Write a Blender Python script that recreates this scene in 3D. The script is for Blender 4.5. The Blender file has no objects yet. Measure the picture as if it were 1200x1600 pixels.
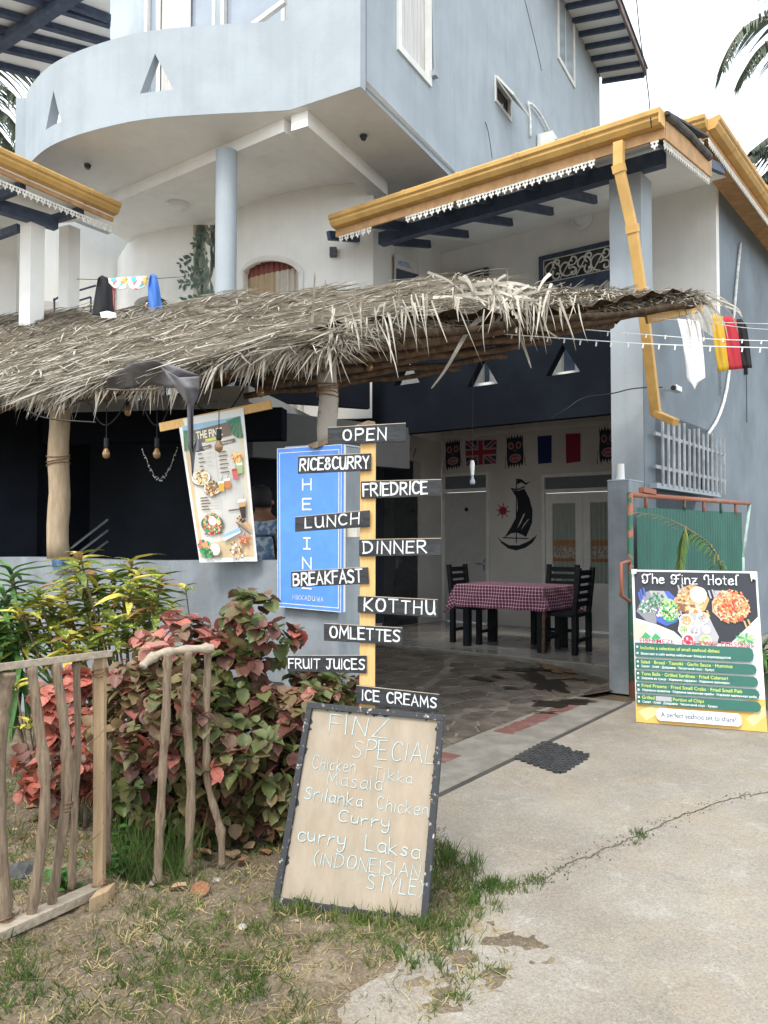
import bpy, math, random
from mathutils import Vector, Matrix
from mathutils.geometry import tessellate_polygon
R = math.radians
rnd = random.Random(11)
scene = bpy.context.scene
COL = scene.collection
# ---------------------------------------------------------------- camera
FPX, PITCH = 1250.0, math.atan(41 / 1250.0)
CAM = Vector((0, 0, 1.6))
cam_d = bpy.data.cameras.new('camera'); cam = bpy.data.objects.new('camera', cam_d); COL.objects.link(cam)
cam_d.sensor_fit = 'VERTICAL'; cam_d.sensor_height = 32; cam_d.lens = 25.0
cam_d.clip_start = 0.05; cam_d.clip_end = 3000
cam.location = CAM; cam.rotation_euler = (R(90) + PITCH, 0, 0)
scene.camera = cam
# ---------------------------------------------------------------- light
SUN_EL, SUN_AZ = R(52), R(207)      # azimuth clockwise from +Y: the sun stands behind the viewer, a little to the left
world = bpy.data.worlds.new('World'); scene.world = world; world.use_nodes = True
nt = world.node_tree; nt.nodes.clear()
def wn(t, **k):
    n = nt.nodes.new(t)
    for a, b in k.items(): setattr(n, a, b)
    return n
sky = wn('ShaderNodeTexSky', sky_type='NISHITA', sun_disc=False, sun_elevation=SUN_EL, sun_rotation=SUN_AZ,
         air_density=1.2, dust_density=2.5, ozone_density=1.0)
tc = wn('ShaderNodeTexCoord')
mp = wn('ShaderNodeMapping'); mp.inputs['Scale'].default_value = (1.0, 1.0, 2.6)
nz = wn('ShaderNodeTexNoise'); nz.inputs['Scale'].default_value = 2.3; nz.inputs['Detail'].default_value = 7; nz.inputs['Roughness'].default_value = .55
rp = wn('ShaderNodeValToRGB'); rp.color_ramp.elements[0].position = .36; rp.color_ramp.elements[1].position = .62
rp.color_ramp.elements[0].color = (.52, .52, .52, 1); rp.color_ramp.elements[1].color = (.93, .93, .93, 1)
mx = wn('ShaderNodeMix', data_type='RGBA'); mx.inputs['B'].default_value = (9.6, 10.3, 10.7, 1)
bg = wn('ShaderNodeBackground'); bg.inputs['Strength'].default_value = .11
wo = wn('ShaderNodeOutputWorld')
L = nt.links.new
L(tc.outputs['Generated'], mp.inputs['Vector']); L(mp.outputs['Vector'], nz.inputs['Vector']); L(nz.outputs['Fac'], rp.inputs['Fac'])
L(rp.outputs['Color'], mx.inputs['Factor']); L(sky.outputs['Color'], mx.inputs['A']); L(mx.outputs['Result'], bg.inputs['Color']); L(bg.outputs['Background'], wo.inputs['Surface'])
sun_d = bpy.data.lights.new('sun', 'SUN'); sun = bpy.data.objects.new('sun', sun_d); COL.objects.link(sun)
sun_d.energy = 1.25; sun_d.angle = R(16); sun_d.color = (1, .955, .88)
sun.rotation_euler = Vector((-math.sin(SUN_AZ) * math.cos(SUN_EL), -math.cos(SUN_AZ) * math.cos(SUN_EL), -math.sin(SUN_EL))).to_track_quat('-Z', 'Y').to_euler()
scene.view_settings.view_transform = 'Standard'; scene.view_settings.look = 'None'
scene.view_settings.exposure = 1.2; scene.view_settings.gamma = 1; scene.view_settings.use_curve_mapping = False
scene.render.engine = 'CYCLES'; scene.cycles.max_bounces = 8; scene.cycles.diffuse_bounces = 5
# ---------------------------------------------------------------- measuring: pixel of the photograph -> point on a real plane
_cp, _sp = math.cos(PITCH), math.sin(PITCH)
def ray(px, py):
    u, v = (px - 600) / FPX, (800 - py) / FPX
    return Vector((u, _cp - _sp * v, _sp + _cp * v))
def gz(px, py, z=0.0):
    d = ray(px, py); return CAM + d * ((z - CAM.z) / d.z)
def at(px, py, Y):
    d = ray(px, py); return CAM + d * (Y / d.y)
def pl(px, py, P, n):
    d = ray(px, py); return CAM + d * ((P - CAM).dot(n) / d.dot(n))
def frame(O, ux, uy):
    u = Vector((ux, uy, 0)).normalized(); v = Vector((-u.y, u.x, 0))
    if v.y < 0: v = -v
    return Vector((O[0], O[1], 0)), u, v
A0, uA, vA = frame((2.895, 8.893), -1627, 1250)       # annex: u runs left along the facade, v runs inward
def FA(a, b, z=0.0): return A0 + uA * a + vA * b + Vector((0, 0, z))
SB = 5.1 / 4.7
B0, uB, vB = frame((-.246 * SB, 8.32 * SB), -.875, .483)
def FB(a, b, z=0.0): return B0 + uB * a + vB * b + Vector((0, 0, z))
def pA(px, py, b): return pl(px, py, FA(0, b), vA)
def pB(px, py, b): return pl(px, py, FB(0, b), vB)
def sA(px, py, a): return pl(px, py, FA(a, 0), uA)
def sB(px, py, a): return pl(px, py, FB(a, 0), uB)
Z = Vector((0, 0, 1))
# ---------------------------------------------------------------- materials
def mat(name, col, rough=.85, var=.12, scale=3.0, bump=0.0, bscale=60.0, island=0.0, metal=0.0, spec=.3, stretch=None, col2=None, thr=(.4, .62), trans=0.0, streak=0.0, dirt=None):
    m = bpy.data.materials.new(name); m.use_nodes = True; t = m.node_tree; N = t.nodes; b = N['Principled BSDF']
    l = t.links.new
    b.inputs['Roughness'].default_value = rough; b.inputs['Metallic'].default_value = metal; b.inputs['Specular IOR Level'].default_value = spec
    tcn = N.new('ShaderNodeTexCoord'); mpn = N.new('ShaderNodeMapping'); l(tcn.outputs['Object'], mpn.inputs['Vector'])
    if stretch: mpn.inputs['Scale'].default_value = stretch
    n1 = N.new('ShaderNodeTexNoise'); n1.inputs['Scale'].default_value = scale; n1.inputs['Detail'].default_value = 8; n1.inputs['Roughness'].default_value = .6
    l(mpn.outputs['Vector'], n1.inputs['Vector'])
    cr = N.new('ShaderNodeValToRGB'); l(n1.outputs['Fac'], cr.inputs['Fac'])
    cr.color_ramp.elements[0].position, cr.color_ramp.elements[1].position = thr
    c2 = col2 or [c * (1 + var) for c in col]; c1 = col if col2 else [c * (1 - var) for c in col]
    cr.color_ramp.elements[0].color = (*c1, 1); cr.color_ramp.elements[1].color = (*c2, 1)
    out = cr.outputs['Color']
    if streak:
        mp2 = N.new('ShaderNodeMapping'); mp2.inputs['Scale'].default_value = (7, 7, .55); l(tcn.outputs['Object'], mp2.inputs['Vector'])
        n3 = N.new('ShaderNodeTexNoise'); n3.inputs['Scale'].default_value = 1.0; n3.inputs['Detail'].default_value = 6; l(mp2.outputs['Vector'], n3.inputs['Vector'])
        c3 = N.new('ShaderNodeValToRGB'); c3.color_ramp.elements[0].position = .5; c3.color_ramp.elements[1].position = .78
        c3.color_ramp.elements[0].color = (0, 0, 0, 1); c3.color_ramp.elements[1].color = (streak,) * 3 + (1,); l(n3.outputs['Fac'], c3.inputs['Fac'])
        mm = N.new('ShaderNodeMix'); mm.data_type = 'RGBA'; l(c3.outputs['Color'], mm.inputs['Factor']); l(out, mm.inputs['A'])
        mm.inputs['B'].default_value = (*(dirt or (.12, .12, .10)), 1); out = mm.outputs['Result']
    if island:
        g = N.new('ShaderNodeNewGeometry'); h = N.new('ShaderNodeHueSaturation'); mr = N.new('ShaderNodeMapRange')
        oi = N.new('ShaderNodeObjectInfo'); ad = N.new('ShaderNodeMath'); ad.operation = 'ADD'; fr = N.new('ShaderNodeMath'); fr.operation = 'FRACT'
        l(g.outputs['Random Per Island'], ad.inputs[0]); l(oi.outputs['Random'], ad.inputs[1]); l(ad.outputs[0], fr.inputs[0])
        l(fr.outputs[0], mr.inputs['Value']); mr.inputs['To Min'].default_value = 1 - island; mr.inputs['To Max'].default_value = 1 + island
        l(mr.outputs['Result'], h.inputs['Value']); l(out, h.inputs['Color']); out = h.outputs['Color']
    l(out, b.inputs['Base Color'])
    if bump:
        n2 = N.new('ShaderNodeTexNoise'); n2.inputs['Scale'].default_value = bscale; n2.inputs['Detail'].default_value = 6; l(mpn.outputs['Vector'], n2.inputs['Vector'])
        bp = N.new('ShaderNodeBump'); bp.inputs['Strength'].default_value = bump; bp.inputs['Distance'].default_value = .01
        l(n2.outputs['Fac'], bp.inputs['Height']); l(bp.outputs['Normal'], b.inputs['Normal'])
    if trans:
        tr = N.new('ShaderNodeBsdfTranslucent'); l(out, tr.inputs['Color']); ms = N.new('ShaderNodeMixShader'); ms.inputs[0].default_value = trans
        o = N['Material Output']; l(b.outputs[0], ms.inputs[1]); l(tr.outputs[0], ms.inputs[2]); l(ms.outputs[0], o.inputs['Surface'])
    return m
M = {}
# ---------------------------------------------------------------- mesh building
LOC = {}
class MB:
    def __init__(s): s.v = []; s.f = []
    def quad(s, a, b, c, d):
        n = len(s.v); s.v += [Vector(p) for p in (a, b, c, d)]; s.f.append((n, n + 1, n + 2, n + 3)); return s
    def poly(s, pts):
        n = len(s.v); s.v += [Vector(p) for p in pts]; s.f.append(tuple(range(n, n + len(pts)))); return s
    def hexa(s, lo, hi):            # two matching loops joined into a solid
        n = len(s.v); k = len(lo); s.v += [Vector(p) for p in lo] + [Vector(p) for p in hi]
        s.f.append(tuple(range(n + k - 1, n - 1, -1))); s.f.append(tuple(range(n + k, n + 2 * k)))
        for i in range(k):
            j = (i + 1) % k; s.f.append((n + i, n + j, n + k + j, n + k + i))
        return s
    def prism(s, pts, d): pts = [Vector(p) for p in pts]; return s.hexa(pts, [p + Vector(d) for p in pts])
    def box(s, c, sx, sy, sz, ax=None, ay=None, az=None):       # centred box with axes
        ax = (ax or Vector((1, 0, 0))).normalized() * sx / 2; ay = (ay or Vector((0, 1, 0))).normalized() * sy / 2; az = (az or Z).normalized() * sz / 2
        c = Vector(c); lo = [c - ax - ay - az, c + ax - ay - az, c + ax + ay - az, c - ax + ay - az]
        return s.hexa(lo, [p + az * 2 for p in lo])
    def bar(s, p, q, w, h, up=None):     # rectangular bar from p to q
        p, q = Vector(p), Vector(q); d = (q - p).normalized(); up = Vector(up) if up else Z
        if abs(d.dot(up)) > .98: up = Vector((0, 1, 0))
        x = d.cross(up).normalized(); y = x.cross(d)
        lo = [p + x * a * w / 2 + y * b * h / 2 for a, b in ((-1, -1), (1, -1), (1, 1), (-1, 1))]
        return s.hexa(lo, [v + (q - p) for v in lo])
    def tube(s, pts, r, n=8, cap=True):
        pts = [Vector(p) for p in pts]; rs = r if isinstance(r, (list, tuple)) else [r] * len(pts)
        base = len(s.v); prev = None
        for i, p in enumerate(pts):
            d = (pts[min(i + 1, len(pts) - 1)] - pts[max(i - 1, 0)]).normalized()
            if prev is None: x = d.orthogonal().normalized()
            else: x = (prev - d * prev.dot(d)); x = x.normalized() if x.length > 1e-6 else d.orthogonal().normalized()
            prev = x; y = d.cross(x)
            for k in range(n):
                t = 2 * math.pi * k / n; s.v.append(p + (x * math.cos(t) + y * math.sin(t)) * rs[i])
        for i in range(len(pts) - 1):
            for k in range(n):
                j = (k + 1) % n; s.f.append((base + i * n + k, base + i * n + j, base + (i + 1) * n + j, base + (i + 1) * n + k))
        if cap:
            s.f.append(tuple(base + k for k in range(n - 1, -1, -1))); s.f.append(tuple(base + (len(pts) - 1) * n + k for k in range(n)))
        return s
    def lathe(s, c, prof, n=16, ax=None):     # prof: (radius, height)
        c = Vector(c); ax = (ax or Z).normalized(); x = ax.orthogonal().normalized(); y = ax.cross(x); base = len(s.v)
        for r, h in prof:
            for k in range(n):
                t = 2 * math.pi * k / n; s.v.append(c + ax * h + (x * math.cos(t) + y * math.sin(t)) * r)
        for i in range(len(prof) - 1):
            for k in range(n):
                j = (k + 1) % n; s.f.append((base + i * n + k, base + i * n + j, base + (i + 1) * n + j, base + (i + 1) * n + k))
        s.f.append(tuple(base + k for k in range(n - 1, -1, -1))); s.f.append(tuple(base + (len(prof) - 1) * n + k for k in range(n)))
        return s
    def holed(s, outer, holes, fn, d):        # outer, holes: 2-D loops; fn maps (x, y) -> 3-D; d: thickness vector
        loops = [[Vector((x, y, 0)) for x, y in lp] for lp in [outer] + holes]
        flat = [p for lp in loops for p in lp]; n = len(s.v); k = len(flat); d = Vector(d)
        s.v += [fn(p.x, p.y) for p in flat]; s.v += [fn(p.x, p.y) + d for p in flat]
        for t in tessellate_polygon(loops):
            s.f.append(tuple(n + i for i in t)); s.f.append(tuple(n + k + i for i in reversed(t)))
        o = 0
        for lp in loops:
            for i in range(len(lp)):
                j = (i + 1) % len(lp); s.f.append((n + o + i, n + o + j, n + k + o + j, n + k + o + i))
            o += len(lp)
        return s
    def build(s, name, m, parent=None, origin=None, smooth=False, bevel=0):
        if parent is not None: o0 = LOC[parent]
        elif origin is not None: o0 = Vector(origin)
        else:
            xs = [v.x for v in s.v]; ys = [v.y for v in s.v]; o0 = Vector(((min(xs) + max(xs)) / 2, (min(ys) + max(ys)) / 2, min(v.z for v in s.v)))
        me = bpy.data.meshes.new(name); me.from_pydata([tuple(v - o0) for v in s.v], [], s.f)
        ms = m if isinstance(m, (list, tuple)) else [m]
        for q in ms: me.materials.append(q)
        if hasattr(s, 'mi'): me.polygons.foreach_set('material_index', s.mi)
        me.update()
        if smooth: me.polygons.foreach_set('use_smooth', [True] * len(me.polygons))
        ob = bpy.data.objects.new(name, me); COL.objects.link(ob)
        if parent is not None: ob.parent = parent; LOC[ob] = o0
        else: ob.location = o0; LOC[ob] = o0
        if name in ('print', 'white_print', 'dark_print', 'text_band', 'lettering', 'chalk_lettering', 'heading', 'lace_trim', 'fretwork', 'printed_ground', 'paint_smears', 'border', 'place_name', 'mural_leaves', 'rubber_links', 'rope_tie', 'stair_rail', 'railing', 'stems', 'branches', 'sinhala_lettering'): ob['kind'] = 'stuff'
        if bevel:
            bv = ob.modifiers.new('bevel', 'BEVEL'); bv.width = bevel; bv.segments = 2; bv.limit_method = 'ANGLE'
        return ob
def tag(o, label=None, cat=None, group=None, kind=None):
    if label: o['label'] = label
    if cat: o['category'] = cat
    if group: o['group'] = group
    if kind: o['kind'] = kind
    return o
def thing(name, loc, label, cat, group=None, rz=0.0):
    o = bpy.data.objects.new(name, None); COL.objects.link(o); o.location = Vector(loc); o.rotation_euler = (0, 0, rz); o.empty_display_size = .1
    LOC[o] = Vector(loc); return tag(o, label, cat, group)
def kids(o): return [c for c in bpy.data.objects if c.parent == o]
def copy_tree(o, parent=None):
    c = o.copy(); COL.objects.link(c)
    if parent is not None: c.parent = parent
    for ch in kids(o): copy_tree(ch, c)
    return c
def inst(name, me, loc, rot, sc, parent):       # a piece sharing mesh data
    o = bpy.data.objects.new(name, me); COL.objects.link(o); o.parent = parent
    o.matrix_local = Matrix.Translation(Vector(loc) - LOC[parent]) @ rot.to_matrix().to_4x4() @ Matrix.Diagonal((sc, sc, sc, 1))
    return o
# a flat surface spanned by four corners (tl, tr, br, bl) with printed / painted pieces on it
class Sheet:
    def __init__(s, tl, tr, br, bl):
        s.c = [Vector(p) for p in (tl, tr, br, bl)]; s.n = (s.c[1] - s.c[0]).cross(s.c[3] - s.c[0]).normalized()
        if s.n.dot(CAM - s.c[0]) < 0: s.n = -s.n
        s.w = (s.c[1] - s.c[0]).length; s.h = (s.c[3] - s.c[0]).length
    def p(s, u, v, d=0.0):      # u right, v down, 0..1
        a = s.c[0].lerp(s.c[1], u); b = s.c[3].lerp(s.c[2], u); return a.lerp(b, v) + s.n * d
def text_polys(body, bold=0.0):
    cu = bpy.data.curves.new('lettering', 'FONT'); cu.body = body; cu.size = 1; cu.offset = bold; cu.resolution_u = 3
    ob = bpy.data.objects.new('lettering', cu); COL.objects.link(ob)
    dg = bpy.context.evaluated_depsgraph_get(); me = bpy.data.meshes.new_from_object(ob.evaluated_get(dg))
    vs = [Vector(v.co) for v in me.vertices]; fs = [tuple(p.vertices) for p in me.polygons]
    bpy.data.objects.remove(ob); bpy.data.curves.remove(cu); bpy.data.meshes.remove(me)
    return vs, fs
def put_text(mb, sh, body, u0, v0, u1, hgt, d=.002, bold=0.0, shear=0.0, wide=None):   # baseline from (u0,v0) spanning to u1; hgt = cap height in v
    vs, fs = text_polys(body, bold)
    if not vs: return
    x0 = min(v.x for v in vs); x1 = max(v.x for v in vs); n = len(mb.v)
    for v in vs:
        t = (v.x - x0) / max(x1 - x0, 1e-6); mb.v.append(sh.p(u0 + (u1 - u0) * t, v0 - v.y / .7 * hgt + shear * t, d))
    mb.f += [tuple(n + i for i in f) for f in fs]
# ---- hand lettering by strokes
G = {
'A': '6|0,0 3,10 6,0|1.2,3.4 4.9,3.6', 'B': '5.5|0,0 0,10|~0,10 4,10 5,8 4,5.6 0,5.4|~0,5.4 5,5.2 5.8,2.6 4,0 0,0', 'C': '5.5|~5.4,8.6 4,10 1.4,9.6 0,5.5 1,1 3.4,0 5.4,1.4',
'D': '6|0,0 0,10|~-.5,10 4,9.6 6,5.4 4,.6 -.5,0', 'E': '4.8|4.8,10 0,10 0,0 4.8,0|0,5.2 4,5.2', 'F': '4.6|0,0 0,10 4.6,10|0,5.4 3.8,5.4', 'H': '5.4|0,0 0,10|5.4,0 5.4,10|0,5 5.4,5.2',
'I': '.6|.3,0 .3,10', 'J': '5|0,10 5,10|~3,10 3,2 2,0 .6,.3 0,2', 'K': '5.2|0,0 0,10|5,10 .2,4.4 5.2,0', 'L': '4.4|0,10 0,0 4.4,0', 'M': '7|0,0 .6,10 3.5,3.4 6.4,10 7,0',
'N': '5.6|0,0 0,10 5.6,0 5.6,10', 'O': '6|~3,10 .8,9 0,5 .8,1 3,0 5.2,1 6,5 5.2,9 3,10', 'P': '5.2|0,0 0,10|~0,10 4.4,10 5.4,7.6 4.2,5 0,4.8', 'R': '5.6|0,0 0,10|~0,10 4.4,10 5.2,7.6 4,5.2 0,5|1.8,5 5.6,0',
'S': '5|~5,8.8 3,10 .6,9 .4,6.8 2.5,5.4 4.8,4 4.8,1.4 2.6,0 0,1.2', 'T': '5.6|0,10 5.6,10|2.8,10 2.8,0', 'U': '5.4|~0,10 0,3 1,.2 3.4,0 5,2 5.2,5|5.2,10 5.2,2 5.8,0', 'Y': '5.2|0,10 2.6,5 5.2,10|2.6,5 2.6,0', 'Z': '5.4|0,10 5.4,10 0,0 5.4,0',
'&': '5|~2.6,5.4 .6,7.4 1.2,9.6 3,10 4.2,8.6 3.6,6.6 .4,4 0,1.8 1.6,0 4,.6 4.8,3 3.6,5 2.6,5.4', '(': '2.4|~2.2,11 .4,8 .2,3 2.2,-1', ')': '2.4|~0,11 2,8 2.2,3 .2,-1',
'a': '4.4|~4.2,5.4 2,6.2 .2,4.4 .2,1.4 2,0 4,1.4|4.2,6 4.2,1 4.8,0', 'c': '4|~4,5 2.6,6.2 .4,5.2 0,2.6 1,.3 3,0 4.2,1.4', 'e': '4.4|~.2,3.2 4.2,3.6 3.6,5.8 1.6,6.2 0,4 .3,1 2.2,-.1 4.2,1.2', 'h': '4.4|0,10 0,0|~0,4 2,6.2 4,5.4 4.2,2.6 4.4,0',
'i': '.8|.4,6 .4,0|.3,8.6 .5,8.9', 'k': '4.2|0,10 0,0|3.8,6 .2,2.8 4.2,0', 'l': '1|.3,10 .3,1 1,0', 'n': '4.4|0,6.2 0,0|~0,4 1.8,6.2 3.8,5.6 4.2,2.8 4.4,0', 'o': '4.6|~2.3,6.2 .3,5.2 0,2.8 .8,.4 2.5,0 4.3,1.2 4.5,4 3.6,5.8 2.3,6.2',
'r': '3.4|0,6.2 0,0|~0,3.6 1.4,5.8 3.4,6', 's': '3.8|~3.8,5.4 2,6.3 .4,5.2 1.2,3.6 3.2,2.6 3.6,.8 1.8,-.1 0,.8', 'u': '4.4|~0,6.2 0,1.8 1.4,0 3.4,.6 4.2,2.6|4.2,6.2 4.3,0', 'y': '4.4|~0,6.2 .2,2.6 1.8,1.4 4.2,3|~4.2,6.2 4,-1 2.6,-3.4 .8,-3 .4,-1.6', ' ': '3'}
def chaikin(p, k=2):
    for _ in range(k):
        q = [p[0]]
        for a, b in zip(p, p[1:]): q += [(a[0] * .75 + b[0] * .25, a[1] * .75 + b[1] * .25), (a[0] * .25 + b[0] * .75, a[1] * .25 + b[1] * .75)]
        p = q + [p[-1]]
    return p
_dz = [0]
def stroke(mb, fn, pts, w, rr, wob=.12, taper=True):       # a brush stroke laid as a mitred ribbon; fn maps 2-D -> 3-D with lift
    _dz[0] += 1; lift = .0004 + .00006 * (_dz[0] % 37)
    pts = [Vector(p).to_2d() for p in pts]; n = len(pts); base = len(mb.v)
    if n < 2: return
    e0 = (pts[0] - pts[1]).normalized() * w * .42; e1 = (pts[-1] - pts[-2]).normalized() * w * .42
    pts[0] = pts[0] + e0; pts[-1] = pts[-1] + e1
    for i, p in enumerate(pts):
        a = (p - pts[i - 1]).normalized() if i else (pts[1] - p).normalized(); b = (pts[i + 1] - p).normalized() if i < n - 1 else a
        t = (a + b); t = t.normalized() if t.length > 1e-4 else a
        nn = Vector((-t.y, t.x)); k = 1 / max(.45, nn.dot(Vector((-a.y, a.x)))); ww = w / 2 * (1 + rr.uniform(-wob, wob))
        if taper and i in (0, n - 1): ww *= .72
        mb.v += [fn(p.x + nn.x * ww * k, p.y + nn.y * ww * k, lift), fn(p.x - nn.x * ww * k, p.y - nn.y * ww * k, lift)]
    for i in range(n - 1): mb.f.append((base + 2 * i, base + 2 * i + 1, base + 2 * i + 3, base + 2 * i + 2))
def handwrite(mb, sh, body, u0, v0, u1, hgt, w=.1, seed=1, d=.002, slope=0.0, jit=.5, gap=2.4, double=False):
    rr = random.Random(seed); gl = [G[c].split('|') for c in body]; tot = sum(float(g[0]) + gap for g in gl) - gap; x = 0.0
    asp = (u1 - u0) * sh.w / tot       # metres per glyph unit, horizontally
    hy = hgt * sh.h / 10.0             # metres per glyph unit, vertically
    for g in gl:
        ox, oy, sc, tl = rr.uniform(-.15, .15) * jit, rr.uniform(-.4, .4) * jit, 1 + rr.uniform(-.07, .07) * jit, rr.uniform(-.06, .06) * jit
        for st in g[1:]:
            sm = st.startswith('~'); pp = [tuple(map(float, q.split(','))) for q in st.lstrip('~').split()]
            if sm: pp = chaikin(pp, 2)
            for rep in range(2 if double else 1):
                jx, jy = (rr.uniform(-.25, .25), rr.uniform(-.3, .3)) if rep else (0, 0)
                q = [((x + ox + jx + (a * sc + b * tl)) * asp, (b * sc + oy + jy) * hy) for a, b in pp]
                def fn(X, Y, lift): u = u0 + X / sh.w; return sh.p(u, v0 - Y / sh.h + slope * (u - u0), d + lift)
                stroke(mb, fn, q, w * hgt * sh.h, rr)
        x += float(g[0]) + gap
# ================================================================ materials
M['paint'] = mat('pale_blue_grey_paint', (.355, .395, .43), var=.06, scale=1.6, bump=.2, bscale=30, streak=.28, dirt=(.22, .25, .265))
M['side_paint'] = mat('weathered_grey_paint', (.185, .218, .248), var=.14, scale=.9, bump=.2, bscale=30, streak=.35, dirt=(.15, .17, .18))
M['wall_paint'] = mat('worn_grey_render', (.225, .25, .272), var=.16, scale=2.2, bump=.5, bscale=14, streak=.3, dirt=(.42, .45, .48))
M['white'] = mat('white_wall_paint', (.80, .79, .76), var=.05, scale=1.0, bump=.1, bscale=30, streak=.12, dirt=(.42, .40, .36))
M['cream'] = mat('cream_inside_paint', (.60, .58, .55), var=.08, scale=1.0, bump=.08, bscale=30)
M['dark_paint'] = mat('dark_blue_grey_paint', (.011, .0135, .019), var=.18, scale=1.4, bump=.15, bscale=30, spec=.03)  # own dark paint, deepened to carry thatch shade the parapet doesn't receive
M['black_wall'] = mat('near_black_paint_and_shade', (.022, .026, .034), var=.2, scale=1.0, spec=.1)
M['navy'] = mat('navy_timber_paint', (.055, .076, .125), rough=.55, var=.2, scale=8, bump=.15)
M['gutter'] = mat('yellow_gutter_plastic', (.55, .335, .11), rough=.55, var=.14, scale=2.5, stretch=(1, 1, 1), streak=.3, dirt=(.42, .22, .06))
M['fascia'] = mat('faded_orange_fascia', (.47, .275, .13), rough=.75, var=.15, scale=6, streak=.3, dirt=(.3, .17, .08))
M['lace'] = mat('white_lace_trim', (.68, .66, .60), var=.15, scale=20)
M['roof'] = mat('dark_roof_sheet', (.08, .075, .07), var=.3, scale=8)
M['soffit'] = mat('white_soffit_board', (.80, .80, .78), var=.04, scale=2)
M['frame'] = mat('white_window_frame', (.72, .71, .67), rough=.6, var=.06, scale=4)
M['glass'] = mat('window_glass', (.30, .34, .40), rough=.08, var=.1, scale=1, spec=.7)
M['dark_glass'] = mat('dark_window_glass', (.03, .035, .04), rough=.08, spec=.8)
M['curtain'] = mat('pale_curtain', (.58, .56, .54), var=.12, scale=4, stretch=(6, 6, .3))
M['black'] = mat('black_paint', (.012, .014, .018), rough=.45, var=.3, scale=10, spec=.5)
M['chair'] = mat('black_chair_paint', (.006, .008, .011), rough=.5, var=.3, scale=12, spec=.25)
M['board'] = mat('charcoal_sign_paint', (.030, .032, .036), rough=.6, var=.35, scale=14, stretch=(1, 1, 4), bump=.25, bscale=70, spec=.35)
M['white_ink'] = mat('white_brush_paint', (.66, .67, .68), rough=.6, var=.10, scale=40)
M['chalk'] = mat('pale_blue_chalk', (.40, .53, .56), rough=.95, var=.12, scale=60)
M['ply'] = mat('faded_plywood', (.30, .25, .19), rough=.8, var=.1, scale=5, stretch=(3, 3, 1), bump=.1, col2=(.37, .31, .245), thr=(.35, .7), streak=.22, dirt=(.40, .27, .16))
M['pine'] = mat('new_pine_timber', (.60, .36, .13), rough=.65, col2=(.72, .47, .20), scale=5, stretch=(14, 14, 1.2), bump=.15, thr=(.3, .7))
M['worn_frame'] = mat('scuffed_black_timber', (.035, .037, .042), rough=.6, scale=42, stretch=(1, 1, 1), col2=(.45, .43, .40), thr=(.60, .68), bump=.2)
M['drift'] = mat('weathered_branch', (.13, .09, .06), rough=.85, col2=(.31, .235, .165), scale=8, stretch=(12, 12, 1.2), bump=.6, bscale=50, thr=(.3, .7))
M['rail_wood'] = mat('grey_weathered_rail', (.26, .21, .155), rough=.85, col2=(.42, .355, .28), scale=6, stretch=(3, 9, 9), bump=.3, thr=(.3, .7))
M['plank'] = mat('pale_fence_plank', (.31, .21, .12), rough=.8, col2=(.43, .31, .19), scale=6, stretch=(14, 14, 1), bump=.25, thr=(.3, .7))
M['trunk'] = mat('stripped_trunk', (.30, .22, .14), rough=.85, col2=(.46, .36, .25), scale=5, stretch=(5, 5, 1), bump=.4, bscale=25, thr=(.3, .7))
M['trunk2'] = mat('blotched_bark', (.33, .30, .26), rough=.9, col2=(.10, .07, .05), scale=9, stretch=(1, 1, 1), bump=.7, bscale=25, thr=(.55, .66))
M['rope'] = mat('old_coir_rope', (.20, .12, .07), var=.3, scale=30, bump=.4)
M['thatch'] = mat('dry_palm_thatch', (.31, .275, .225), rough=.8, col2=(.52, .48, .41), scale=7, island=.38, thr=(.3, .7), trans=.12)
M['thatch_dark'] = mat('old_palm_thatch', (.17, .14, .105), rough=.9, var=.3, scale=9, bump=.5, island=.3)
M['thatch_under'] = mat('shaded_thatch_underside', (.055, .038, .025), rough=.95, var=.4, scale=14, bump=1.0, bscale=30, spec=.05)  # brown thatch with the shade under the roof put into its colour
M['coconut_pole'] = mat('brown_roof_pole', (.11, .068, .04), rough=.9, var=.35, scale=12, stretch=(1, 1, 1), bump=1.0, bscale=50)
M['tarp'] = mat('grey_plastic_tarp', (.14, .135, .15), rough=.45, var=.15, scale=9, bump=.5, bscale=18, spec=.5)
M['soil'] = None
M['metal_green'] = mat('chipped_green_metal', (.035, .12, .09), rough=.6, col2=(.34, .13, .085), scale=7, thr=(.50, .56), bump=.3)
M['rust'] = mat('rust_primer', (.33, .125, .08), rough=.75, col2=(.20, .25, .20), scale=9, thr=(.55, .68), bump=.3)
M['pale_green'] = mat('faded_green_metal', (.33, .44, .40), rough=.6, var=.2, scale=10)
M['sheet'] = mat('green_corrugated_sheet', (.018, .105, .078), rough=.5, var=.14, scale=2.5, stretch=(1, 1, .6), spec=.4)
M['wire'] = mat('black_cable', (.012, .012, .014), rough=.5)
M['white_plastic'] = mat('white_plastic', (.75, .75, .74), rough=.4, var=.04)
M['pvc'] = mat('dirty_white_conduit', (.66, .66, .64), rough=.5, var=.2, scale=12)
M['steel'] = mat('stainless_steel', (.55, .55, .56), rough=.3, metal=.9)
M['brass'] = mat('amber_bulb_glass', (.26, .15, .06), rough=.12, spec=.8)
M['tyre'] = mat('black_rubber', (.045, .045, .047), rough=.75, var=.25, scale=20, bump=.4, bscale=120)
M['red_paint'] = mat('worn_red_paint', (.155, .065, .055), rough=.9, col2=(.17, .14, .12), scale=7, thr=(.50, .68), bump=.3)
M['stone'] = mat('grey_paving_stone', (.085, .07, .058), rough=.6, col2=(.145, .12, .095), var=.22, scale=5, bump=.4, bscale=30, island=.22, spec=.4)
M['grout'] = mat('pale_paving_mortar', (.17, .15, .125), rough=.9, var=.2, scale=6, bump=.4)
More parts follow.
